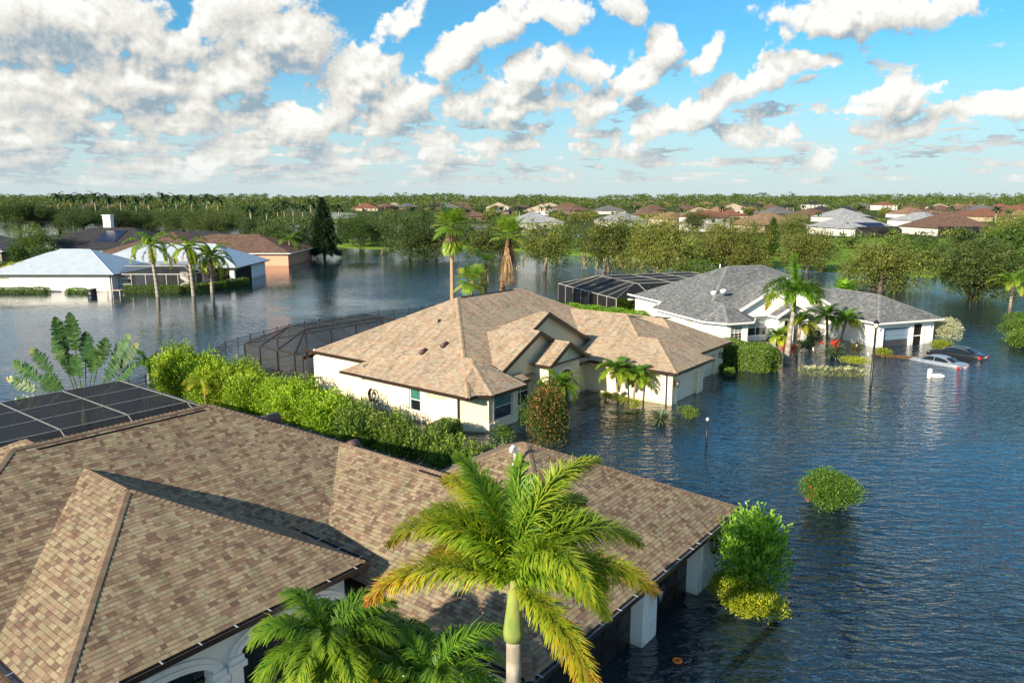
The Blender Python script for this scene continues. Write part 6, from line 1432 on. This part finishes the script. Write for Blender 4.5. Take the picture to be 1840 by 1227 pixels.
# ------------------------------------------------------------------ white metal-roofed house and its neighbours on the left
def build_L():
    fr = Frame(90., (-62., 118.)); T = fr.thing('house', 'white house with standing seam metal roof and screened lanai', 'house'); o = fr.o; z = 2.65
    v1 = rect(-79.5, -60.3, 113.6, 128., z, .47); v0 = rect(-81., -68., 115.2, 133., z, .44)
    v2 = rect(-73., -45.6, 127.0, 141.5, z+.05, .47); v3 = rect(-52.5, -45.4, 124.2, 141., z+.08, .47)
    roof([v1, v0, v2, v3], o, M['seam'], T, M['trimw'] and m_cap('metal_cap', [(.62, .70, .80), (.6, .68, .78)]), M['brownm'], gut=.12, capstep=1.2, capw=.10)
    w = MB(o); Bs = []
    pts = [((-79.2, 114.2), (-61., 114.2)), ((-61., 114.2), (-61., 128.5)), ((-61., 128.5), (-52., 128.5)), ((-46.2, 133.), (-46.2, 140.8)), ((-46.2, 140.8), (-79., 140.8)), ((-79.2, 132.), (-79.2, 114.2))]
    holes = {0: [(.9, 2.6, 1.7, 2.25)], 1: [(5., 7.5, .3, 2.2)], 2: [(1., 4.2, -.5, 2.2), (5.5, 8., -.5, 2.2)]}
    for i, (p, q) in enumerate(pts): wall_run(w, p, q, -.7, 2.55, holes.get(i, ())); Bs.append(Bar3(p, q, o))
    w.box(-46.9, -46.15, 124.7, 125.4, -.7, 2.6); w.build('wall', M['white'], T)
    window(T, Bs[0], holes[0][0], M['trimw'], M['glassblk'], 4, 2, mull=.04, fr=.03)
    for h in holes[2]: window(T, Bs[2], h, M['trimw'], M['glassd'], 2, 1)
    window(T, Bs[1], holes[1][0], M['trimw'], M['glassd'], 2, 1)
    downspout(T, Bs[0], .35, 2.5, M['brownm']); downspout(T, Bs[0], 18.0, 2.5, M['brownm'])
    v = MB(o); v.box(-75.3, -73.4, 122.4, 123.6, 4.6, 5.35); v.build('chimney', M['pvc'], T)
    v = MB(o); v.tube([(-74.5, 118.5, 4.3), (-74.5, 118.5, 5.0)], .12, 8); v.build('vent_pipe', M['pvc'], T)
    v = MB(o); v.tube([(-74.3, 115.6, 3.4), (-74.3, 115.6, 4.0)], .07, 8); v.build('vent_pipe', M['pvc'], T)
    sc = MB(o); sc.poly([(-46.1, 125.5, -.7), (-46.1, 132.9, -.7), (-46.1, 132.9, 2.6), (-46.1, 125.5, 2.6)]); sc.poly([(-52., 125., -.7), (-46.9, 125., -.7), (-46.9, 125., 2.6), (-52., 125., 2.6)]); sc.build('screen', M['scrE'], T)
    bm = []; pn = []; ze, zt = 2.55, 3.6; X0, X1, Y0, Y1 = -60.6, -49.0, 115.4, 127.
    for x in (X0+.3, X0+2.0, X0+4.2, X0+7.4, X0+9.2, X1): bm.append(((x, Y0, -.7), (x, Y0, ze)))
    for y in (Y0, 119., 123., Y1): bm.append(((X1, y, -.7), (X1, y, ze))); bm.append(((X1, y, ze), (X1-2.2, max(y, Y0+2.2), zt)))
    bm += [((X0, Y0, ze), (X1, Y0, ze), .12), ((X1, Y0, ze), (X1, Y1, ze)), ((X0, Y0+2.2, zt), (X1-2.2, Y0+2.2, zt)), ((X1-2.2, Y0+2.2, zt), (X1-2.2, Y1, zt)), ((X0, Y0, 1.0), (X0+2, Y0, 1.0)), ((X0+2, Y0, 1.9), (X0+.3, Y0, 1.9)), ((X1, Y0, .3), (X1, Y1, 2.)), ((X0+7.4, Y0, .0), (X1, Y0, 1.8))]
    pn += [[(X0, Y0, -.7), (X1, Y0, -.7), (X1, Y0, ze), (X0, Y0, ze)], [(X1, Y0, -.7), (X1, Y1, -.7), (X1, Y1, ze), (X1, Y0, ze)], [(X0, Y0, ze), (X1, Y0, ze), (X1-2.2, Y0+2.2, zt), (X0, Y0+2.2, zt)],
           [(X1, Y0, ze), (X1, Y1, ze), (X1-2.2, Y1, zt), (X1-2.2, Y0+2.2, zt)], [(X0, Y0+2.2, zt), (X1-2.2, Y0+2.2, zt), (X1-2.2, Y1, zt), (X0, Y1, zt)]]
    cage(fr, 'lanai_enclosure', 'bronze screened lanai attached to the metal-roofed house', bm, pn, M['alu'], M['scrM'], .09, 'screen enclosure')
build_L()
for k, (x, y, sx, sy, sz, rz, lb) in enumerate(((-73.8, 112.6, 8., 1.3, .75, 0, 'trimmed hedge under the long white wall at the left edge'), (-65.3, 112.6, 3.6, 1.2, .65, 0, 'short hedge stub before the middle of the white wall'), (-54.3, 113.4, 8.6, 1.5, .95, .0, 'trimmed hedge in front of the lanai screens, behind the palms'),
                                            (-47.8, 116.2, 6.5, 1.5, 1.0, .8, 'trimmed hedge turning back beside the lanai'), (-44.9, 121.5, 5., 1.5, 1.1, 1.1, 'last hedge section towards the garage pillar of the white house'))):
    hedge_box('hedge', lb, (x, y), (sx, sy, sz), rz, np.random.default_rng(400+k), 'hedge', 120, .17, 'hedges round the metal-roofed house', round_=.35)
x, y = G(166, 531); T = thing('water_tank', 'black drum-shaped unit in the water by the white wall', 'drum', (x, y)); m_ = MB(); m_.tube([(0, 0, -.8), (0, 0, .95)], .62, 20); m_.build('drum', M['blackm'], T); m_ = MB(); m_.tube([(0, 0, .95), (0, 0, 1.02), (0, 0, 1.08)], [.68, .68, .35], 20); m_.build('lid', M['alu'], T)
x, y = G(208, 531); T = thing('dock_bench', 'weathered wooden bench platform beside the lanai door', 'bench', (x, y)); m_ = MB(); wood = plain('weathered_wood', (.45, .36, .25), .8, 0, .2)
for k in range(7): m_.box(-1.0, 1.0, -.6+.18*k, -.45+.18*k, .75, .82)
m_.build('tabletop', wood, T)
for a in (-.9, .9):
    for b in (-.5, .55): m_ = MB(); m_.box(a-.06, a+.06, b-.06, b+.06, -.8, .75); m_.build('leg', wood, T)
def simple_house(name, lab, az, org, vols, msh, mwall, walls, mgut=None, wins=(), cat='house', z1=None, extras=None, capm=None, group=None):
    fr = Frame(az, org); T = fr.thing(name, lab, cat, group); o = fr.o; roof(vols, o, msh, T, capm, mgut, m_rake=mgut, m_wall=mwall, capstep=.6, capw=.2, gut=.14)
    w = MB(o); Bs = []
    for i, (p, q, hs) in enumerate(walls): wall_run(w, p, q, -.7, (z1 or vols[0].z0)-.06, hs); Bs.append(Bar3(p, q, o))
    w.build('wall', mwall, T)
    for i, (p, q, hs) in enumerate(walls):
        for h in hs: window(T, Bs[i], h, M['trimw'], M['glassd'], 1, 2)
    if extras: extras(T, o, Bs)
    return T
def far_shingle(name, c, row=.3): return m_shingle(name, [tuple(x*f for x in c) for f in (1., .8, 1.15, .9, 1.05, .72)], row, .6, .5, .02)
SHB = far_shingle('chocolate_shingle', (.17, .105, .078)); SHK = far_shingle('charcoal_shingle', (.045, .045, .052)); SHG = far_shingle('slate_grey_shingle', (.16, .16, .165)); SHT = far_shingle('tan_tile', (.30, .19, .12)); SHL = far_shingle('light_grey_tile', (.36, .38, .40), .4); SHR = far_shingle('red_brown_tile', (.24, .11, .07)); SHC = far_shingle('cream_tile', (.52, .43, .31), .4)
solar = m_glass('solar_panel', (.012, .016, .05), .2)
# salmon house
simple_house('house', 'salmon stucco house with brown shingle roof standing in the lake', 90., (-50., 158.), [rect(-76., -46.2, 157.3, 176.7, 2.75, .36), rect(-86., -63., 154.5, 180., 2.75, .36)], SHB, M['pink'],
             [((-75., 157.9), (-46.9, 157.9), [(19.6, 21.6, .9, 2.0)]), ((-46.9, 157.9), (-46.9, 176.), []), ((-46.9, 176.), (-84., 176.), [])], M['trimw'])
# black-roofed house with white chimney
def ex(T, o, Bs):
    c = MB(o); c.box(-99.2, -97.4, 184.4, 186., 6.2, 9.9); ch = c.build('chimney', M['pvc'], T); c = MB(o); c.box(-99.3, -97.3, 184.3, 186.1, 9.1, 9.3); c.box(-99.4, -97.2, 184.2, 186.2, 9.9, 10.1); c.build('chimney_cap', M['strap'], ch)
    for (xa, xb) in ((-97., -92.),):
        s = MB(o); sl = .45; ya, yb = 175.5, 181.5; f = lambda y: 2.7+.38*(y-172.)+.12; s.hexa([(xa, ya, f(ya)-.06), (xb, ya, f(ya)-.06), (xb, yb, f(yb)-.06), (xa, yb, f(yb)-.06), (xa, ya, f(ya)), (xb, ya, f(ya)), (xb, yb, f(yb)), (xa, yb, f(yb))]); s.build('solar_panel', solar, T)
simple_house('house', 'black-roofed house with white chimney behind the metal roof', 90., (-96., 182.), [rect(-113., -80., 172., 195., 2.7, .38), rect(-92., -62., 177., 199., 2.7, .30), rect(-108.5, -101., 168.5, 182., 2.9, .5, 'ghhh')], SHK, M['white'],
             [((-112.4, 172.6), (-80.6, 172.6), [(22., 24., .6, 2.1)]), ((-80.6, 172.6), (-80.6, 178.), []), ((-80.6, 177.6), (-62.6, 177.6), []), ((-62.6, 177.6), (-62.6, 198.), []), ((-108., 169.), (-101.5, 169.), [(2.5, 4.2, .5, 2.1)]), ((-101.5, 169.), (-101.5, 173.), []), ((-108., 173.), (-108., 169.), [])], M['blackm'], extras=ex)
# grey house cut by the left edge
x0, y0 = G(0, 468); simple_house('house', 'grey stucco house cut by the left edge of the view', 90., (-125., 163.), [rect(-140., -108., 160., 176., 3.0, .45)], SHG, plain('grey_stucco', (.22, .20, .17), .85), [((-139., 160.7), (-108.8, 160.7), [(22., 24.5, -.5, 2.3), (27.3, 28.1, 1.1, 1.9)]), ((-108.8, 160.7), (-108.8, 175.), [])], M['trimw'])
x, y = G(10, 480); hedge_box('hedge', 'low hedge before the grey house at the left edge', (x, y), (14., 1.6, 1.0), .05, np.random.default_rng(410), 'green', 60, .22, round_=.35)
x, y = G(33, 476); shrub('shrub', 'dark rounded shrub at the corner of the grey house', 'shrub', (x, y), (2.2, 2., 4.2), np.random.default_rng(411), 'green', 160, .28, 12, .3)
x, y = G(200, 512); 
# ------------------------------------------------------------------ far neighbourhood
GH = 'houses of the dry neighbourhood beyond the lake'
wl_ = [plain('far_white_wall', (.60, .58, .54), .8), plain('far_cream_wall', (.45, .37, .26), .8), plain('far_brown_wall', (.13, .095, .07), .8)]
def far_house(u, vb, w, d, az, sh, wall, lab, z0=3.1, two=False, cagew=0, wing=True, group=None, sl=.42, panels=False):
    d *= 1.5; x, y = G(u, vb, .25); Z = .25; fr = Frame(az, (0, 0)); lx, ly = fr.local(x, y); fr.o = (lx, ly, 0)
    T = thing('house', lab, 'house', (x, y), fr.rz, group); o = (lx, ly, 0.)
    h = z0+(3. if two else 0)
    X0, X1, Y0, Y1 = lx-w/2, lx+w/2, ly, ly+d; vols = [rect(X0, X1, Y0, Y1, h, sl)]
    if wing: vols.append(rect(X0+w*.08, X0+w*.45, Y0-4., Y0+d*.6, h-.02, sl))
    if wing and not two: vols.append(rect(X1-w*.36, X1+1.2, Y0+2., Y1+3., h-.04, sl))
    roof(vols, o, sh, T)
    wv = MB(o)
    for V in vols:
        (a, b), _, (c, e), _ = V.poly; q = .5; P = [(a+q, b+q), (c-q, b+q), (c-q, e-q), (a+q, e-q)]
        for i in range(4): wall_run(wv, P[i], P[(i+1) % 4], -.3, V.z0-.08)
    wv.build('wall', wall, T)
    B = Bar3((X0+.5, Y0+.46), (X1-.5, Y0+.46), o); n = max(2, int(w/5))
    for k in range(n):
        s = (k+.5)*B.L/n; levels = (0., 3.) if two else (0.,)
        for lv in levels:
            g = MB(o); B.box(g, s-.8, s+.8, .02, .07, 1.+lv, 2.3+lv); f = g.build('window', M['glassd'], T)
    if panels:
        s = MB(o); f = lambda yy: h+sl*(yy-Y0)+.15; a, b = lx-w*.28, lx+w*.28; s.hexa([(a, Y0+1.2, f(Y0+1.2)-.08), (b, Y0+1.2, f(Y0+1.2)-.08), (b, Y0+4.2, f(Y0+4.2)-.08), (a, Y0+4.2, f(Y0+4.2)-.08), (a, Y0+1.2, f(Y0+1.2)), (b, Y0+1.2, f(Y0+1.2)), (b, Y0+4.2, f(Y0+4.2)), (a, Y0+4.2, f(Y0+4.2))]); s.build('solar_panel', solar, T)
    if cagew:
        bm = []; pn = []; a, b = lx-cagew/2, lx+cagew/2; ya, yb = Y0-7., Y0; ze = 2.7; zt = 3.7
        for k in range(6): q = a+(b-a)*k/5; bm += [((q, ya, 0), (q, ya, ze)), ((q, ya, ze), (q, ya+2, zt)), ((q, ya+2, zt), (q, yb, zt))]
        bm += [((a, ya, ze), (b, ya, ze)), ((a, ya+2, zt), (b, ya+2, zt))]; pn += [[(a, ya, 0), (b, ya, 0), (b, ya, ze), (a, ya, ze)], [(a, ya, ze), (b, ya, ze), (b, ya+2, zt), (a, ya+2, zt)], [(a, ya+2, zt), (b, ya+2, zt), (b, yb, zt), (a, yb, zt)], [(b, ya, 0), (b, yb, 0), (b, yb, zt), (b, ya, ze)], [(a, yb, 0), (a, ya, 0), (a, ya, ze), (a, yb, zt)]]
        C_ = thing('pool_enclosure', 'black screen enclosure in front of the '+lab.split(' house')[0]+' house', 'pool enclosure', (x, y), fr.rz); f = MB(o); s = MB(o)
        for b_ in bm: f.beam(b_[0], b_[1], .16)
        for p in pn: s.poly(p)
        f.build('frame', M['bronze'], C_); s.build('screen', M['scrW'], C_)
    return T
H = [(1562, 424, 25, 16, 82, SHL, 0, 'pale grey tiled house with dark solar panels', dict(cagew=16, panels=True)), (1735, 424, 25, 16, 86, SHB, 0, 'wide chocolate-roofed house behind the right bank', dict(cagew=22, wing=False, sl=.5)),
     (1690, 408, 20, 16, 70, SHL, 0, 'pale grey tiled house left behind the chocolate roof', {}), (1540, 400, 24, 18, 75, SHL, 0, 'pale house behind the one with solar panels', dict(cagew=12)),
     (1292, 416, 14, 12, 60, SHR, 0, 'white two-storey house with red-brown roof', dict(two=True, wing=False)), (1225, 404, 18, 14, 70, SHT, 1, 'low cream house with orange-tan roof left of the two-storey one', {}),
     (1402, 418, 27, 16, 80, SHT, 1, 'long tan-roofed house right of the two-storey house', dict(cagew=14, wing=False)), (968, 412, 24, 16, 80, SHL, 0, 'pale metal-grey roofed house left of the tall oak', dict(cagew=0)), (1140, 408, 20, 15, 65, SHL, 0, 'grey tiled house between the oaks', {}),
     (1320, 396, 20, 15, 80, SHR, 1, 'red-brown roof peeking right of the two-storey house', {}), (1655, 392, 24, 15, 78, SHT, 0, 'brown house with solar band and screens right of centre', dict(cagew=12, panels=True)), (838, 398, 26, 16, 85, SHB, 2, 'dark brown roof behind the thin fan palm', {}),
     (655, 379, 30, 18, 88, SHR, 1, 'pinkish-tan house by the small far pond', {}), (1100, 385, 26, 15, 80, SHG, 0, 'dark grey roof above the tall oak', {}), (1182, 382, 24, 15, 70, SHB, 2, 'broad dark brown roof left of the two-storey house', {}),
     (1790, 398, 26, 16, 88, SHR, 1, 'rusty-roofed house at the right edge', {}), (1470, 376, 26, 14, 80, SHK, 0, 'black-roofed white house, two storeys, above the pale roofs', dict(two=True, wing=False)), (1598, 378, 22, 14, 80, SHR, 0, 'two-storey house with red-brown roof near the skyline', dict(two=True, wing=False))]
for (u, v, w, d, az, sh, wl, lab, kw) in H: far_house(u, v, w, d, az, sh, wl_[wl], lab, **kw)
shs = [SHB, SHR, SHT, SHC, SHG, SHK, SHB, SHT]; nm_ = ['dark brown', 'red-brown', 'tan', 'cream', 'grey', 'charcoal', 'brown', 'light tan']; wk_ = [2, 2, 1, 0, 2, 2, 2, 2]
rf = random.Random(5); protos = []
for k in range(8):
    protos.append(None)
u = 596; k = 0
rows = [(366.5, 44, 25, 1900), (371, 52, 560, 1900), (377, 62, 690, 1900), (385, 74, 900, 1900), (394, 90, 1180, 1880)]
def far_label(c, v): return '%s-roofed house among trees of the distant neighbourhood' % nm_[c] if v < 380 else '%s-roofed house in the nearer rows of the distant neighbourhood' % nm_[c]
for (v, step, ua, ub) in rows:
    u = ua+rf.random()*step
    while u < ub:
        c = rf.choice((0, 0, 0, 1, 2, 3, 4, 5, 6, 6, 6, 7)); vv = v+rf.uniform(-1.6, 1.6)
        if not any(abs(u-h[0]) < 45 and abs(vv-h[1]) < 9 for h in H):
            lab = far_label(c, v)
            if protos[c] is None: protos[c] = far_house(u, vv, 22, 14, 80+rf.uniform(-25, 25), shs[c], wl_[wk_[c]], lab, group=GH)
            else: x, y = G(u, vv, .25); dup(protos[c], (x, y), radians(rf.uniform(-30, 40)), rf.uniform(.85, 1.25), lab, GH)
        u += step*rf.uniform(.42, .95)
for k, (u, v, c) in enumerate(((70, 371, 3), (125, 377, 2), (160, 372, 6), (205, 379, 1), (250, 370, 0), (330, 369, 4), (410, 370, 3), (480, 368, 0))):
    x, y = G(u, v, .25); dup(protos[c], (x, y), radians(rf.uniform(-15, 15)), 1.1, nm_[c]+'-roofed house behind the row of tall palms', 'houses behind the row of tall palms') if protos[c] else None
# far trees: variants then copies
GT = 'trees of the far neighbourhood'; tv = []
for k in range(7):
    r_ = np.random.default_rng(500+k); mt = ('oak', 'green', 'oakdark', 'oak', 'green', 'oakdark', 'oak')[k]
    x, y = G(700+60*k, 398, .25); T = tree('broadleaf_tree', ('olive', 'green', 'dark green', 'pale olive', 'bright green', 'deep green', 'light olive')[k]+' tree standing among the far houses', (x, y), 4.4, 7.2, r_, mt, 15, 26, .75, (.55, .5, .55, .7, .6, .4, .62)[k], .06, GT, clumpr=.40); tv.append(T)
labs = [T['label'] for T in tv]
cnt = 0
for j in range(330):
    v = 361+ (rf.random()**1.15)*42; u = rf.uniform(-60, 1900)
    if v > 398 and u < 900: v = 361+rf.random()*34
    if v > 386 and 500 < u < 700: continue
    if any(abs(u-h[0]) < h[2]*2.6 and h[1]-6 < v < h[1]+9 for h in H): continue
    x, y = G(u, v, .25); i = rf.randrange(7); s = rf.uniform(.6, 1.05)*(1. if v > 372 else 1.2)*(1.35 if u < 600 else 1.); dup(tv[i], (x, y), rf.random()*6.28, (s, s, s*rf.uniform(.8, 1.15)), labs[i]); cnt += 1
    if cnt > 190: break
# garden bushes in front of the far houses
gb = []
for k in range(3):
    x, y = G(640+70*k, 397, .25); gb.append(tree('garden_bush', 'green garden bush in front of the distant houses', (x, y), 2.9, 3.0, np.random.default_rng(550+k), ('green', 'oak', 'oakdark')[k], 9, 26, .6, (.6, .6, .7)[k], .0, 'garden bushes in front of the distant houses', clumpr=.5))
hs = [o_ for o_ in COL.objects if o_.name.split('.')[0] == 'house' and o_.location.y > 205]
for k, h_ in enumerate(hs):
    for j in range(2 if k % 2 else 1):
        x, y = h_.location.x+rf.uniform(-13, 13), h_.location.y-rf.uniform(4.5, 8.)
        dup(gb[(k+j) % 3], (x, y, .2), rf.random()*6.28, (rf.uniform(.8, 1.5), 1.1, rf.uniform(.7, 1.2)))
for j, (u, v) in enumerate(((1110, 457), (1165, 460), (1225, 463), (1290, 462), (1355, 466), (1600, 480), (1625, 470), (1655, 484), (1680, 468), (1712, 482), (1735, 470), (1775, 485), (1800, 474), (1835, 488), (1480, 452), (1525, 447), (1435, 470))):
    x, y = G(u, v, .2); dup(gb[j % 3], (x, y, .1), j*1.9, (1.3+.25*(j % 3), 1.1, .75+.2*(j % 4)), 'rounded bush on the grassy right bank behind the flooded oaks', 'bushes on the right bank')
# bank greenery
for j, (u, v, s, i) in enumerate(((1060, 452, .9, 2), (1130, 448, 1., 4), (1010, 446, .9, 1), (920, 446, 1., 5), (1200, 446, .8, 2), (1600, 445, .55, 4), (1620, 440, .5, 1), (1660, 455, .8, 5), (1730, 450, .9, 2), (1780, 455, .9, 4), (1830, 460, 1., 1),
                                 (690, 436, .8, 2), (620, 436, .7, 5), (590, 438, .5, 1), (840, 440, .9, 5), (870, 442, .8, 2), (560, 405, .9, 2), (440, 410, .9, 5), (410, 405, 1., 2), (350, 402, 1., 5), (300, 400, 1., 1), (240, 402, 1., 2), (10, 402, 1., 5), (70, 400, 1., 2), (480, 402, .9, 1), (500, 408, .8, 4), (545, 412, .8, 1), (700, 410, .9, 2), (740, 415, 1., 1), (800, 420, 1., 5), (900, 425, 1., 4))):
    x, y = G(u, v, .2); dup(tv[i], (x, y), j*1.3, s, labs[i].replace('among the far houses', 'along the far bank'), 'trees along the far bank')
# tall royal palms in a row on the left and clusters elsewhere
GP = 'tall palms in the distant row'; pv = []
def far_palm(k, loc, h, L, tone): return feather_palm('palm_tree', 'tall dark royal palm in the distant row above the dark oaks', 'palm tree', loc, h, L, 13, np.random.default_rng(600+k), tr=(.45, .32), bark='royal', ll=1.5, w=.5, nl=20, leafm='conifer', e=(1.3, -.5), droop=(1.2, 2.0), tone=(.5, .8), tip=.0, sag=.7, group=GP, parts=False, spread=1.0)
def P_(u, vb, vt): x, y = G(u, vb, .25); return (x, y), col(u, vt, y)[1]
rowp = [(108, 351), (131, 352), (153, 353), (174, 350), (197, 354), (220, 356), (247, 355), (270, 354), (296, 352), (319, 353), (347, 356), (374, 354), (393, 356)]
for k, (u, vt) in enumerate(rowp):
    loc, h = P_(u, 398, vt+3)
    if k < 3: pv.append(far_palm(k, loc, h, 5.0, .05))
    else: dup(pv[k % 3], loc, k*1.1, (1, 1, h/max(1, col(rowp[k % 3][0], rowp[k % 3][1]+3, G(rowp[k % 3][0], 398, .25)[1])[1])))
for k, (u, vt) in enumerate(((512, 360), (528, 363), (560, 357), (577, 356), (596, 366), (610, 366), (545, 370), (500, 368), (480, 372), (452, 370))):
    loc, h = P_(u, 404, vt+3); dup(pv[k % 3], loc, k*.9, (.85, .85, h/16.), 'dark palm in the cluster above the tiered pine', 'palms clustered above the tiered pine')
for k in range(34):
    u = rf.uniform(700, 1860); v = rf.uniform(368, 402); x, y = G(u, v, .25); s = rf.uniform(.5, .8); dup(pv[k % 3], (x, y), k*.7, (s, s, s*.75), 'dark palm scattered among the distant houses', 'palms among the distant houses')
for k, (u, v) in enumerate(((60, 375), (75, 377), (92, 378), (52, 378), (290, 392), (318, 394), (450, 400), (462, 398), (130, 384), (240, 385))):
    x, y = G(u, v, .25); dup(pv[k % 3], (x, y), k*.8, (.9, .9, .55), 'shorter dark palm below the distant palm row', 'shorter palms below the distant row')
# horizon forest: one mass
def forest():
    r_ = np.random.default_rng(900); L = Leaves()
    for (ya, yb, n, h0, h1, wid) in ((900, 1500, 900, 6, 13, .78), (1500, 2400, 1200, 11, 20, .80), (2400, 3600, 1500, 17, 30, .84)):
        for k in range(n):
            y = r_.uniform(ya, yb); x = r_.uniform(-wid, wid)*y; h = r_.uniform(h0, h1)*(.85+.3*math.sin(x/210.)*math.cos(x/87.)); R = r_.uniform(5, 9)*(y/1500)**.5
            m = 44; d = rand_dir(m, r_); d[:, 2] = np.abs(d[:, 2]); P = np.array((x, y, h-R*.7))+d*np.array((R, R, R*.75)); P[:14, 2] = r_.random(14)*h*.7
            s = (1.6*(y/1200)**.8)*(.7+.6*r_.random(m)); L.add(*leaf_mesh(P, nrm(rand_dir(m, r_)+(0, 0, .4)), nrm(d+.5*rand_dir(m, r_)), s*1.3, s, np.clip(.24+r_.normal(size=m)*.2+(r_.random()-.5)*.3, 0, 1)))
    o = L.build('forest', LM['oak']); tag(o, 'long low woodland filling the horizon', 'forest', kind='stuff')
forest()
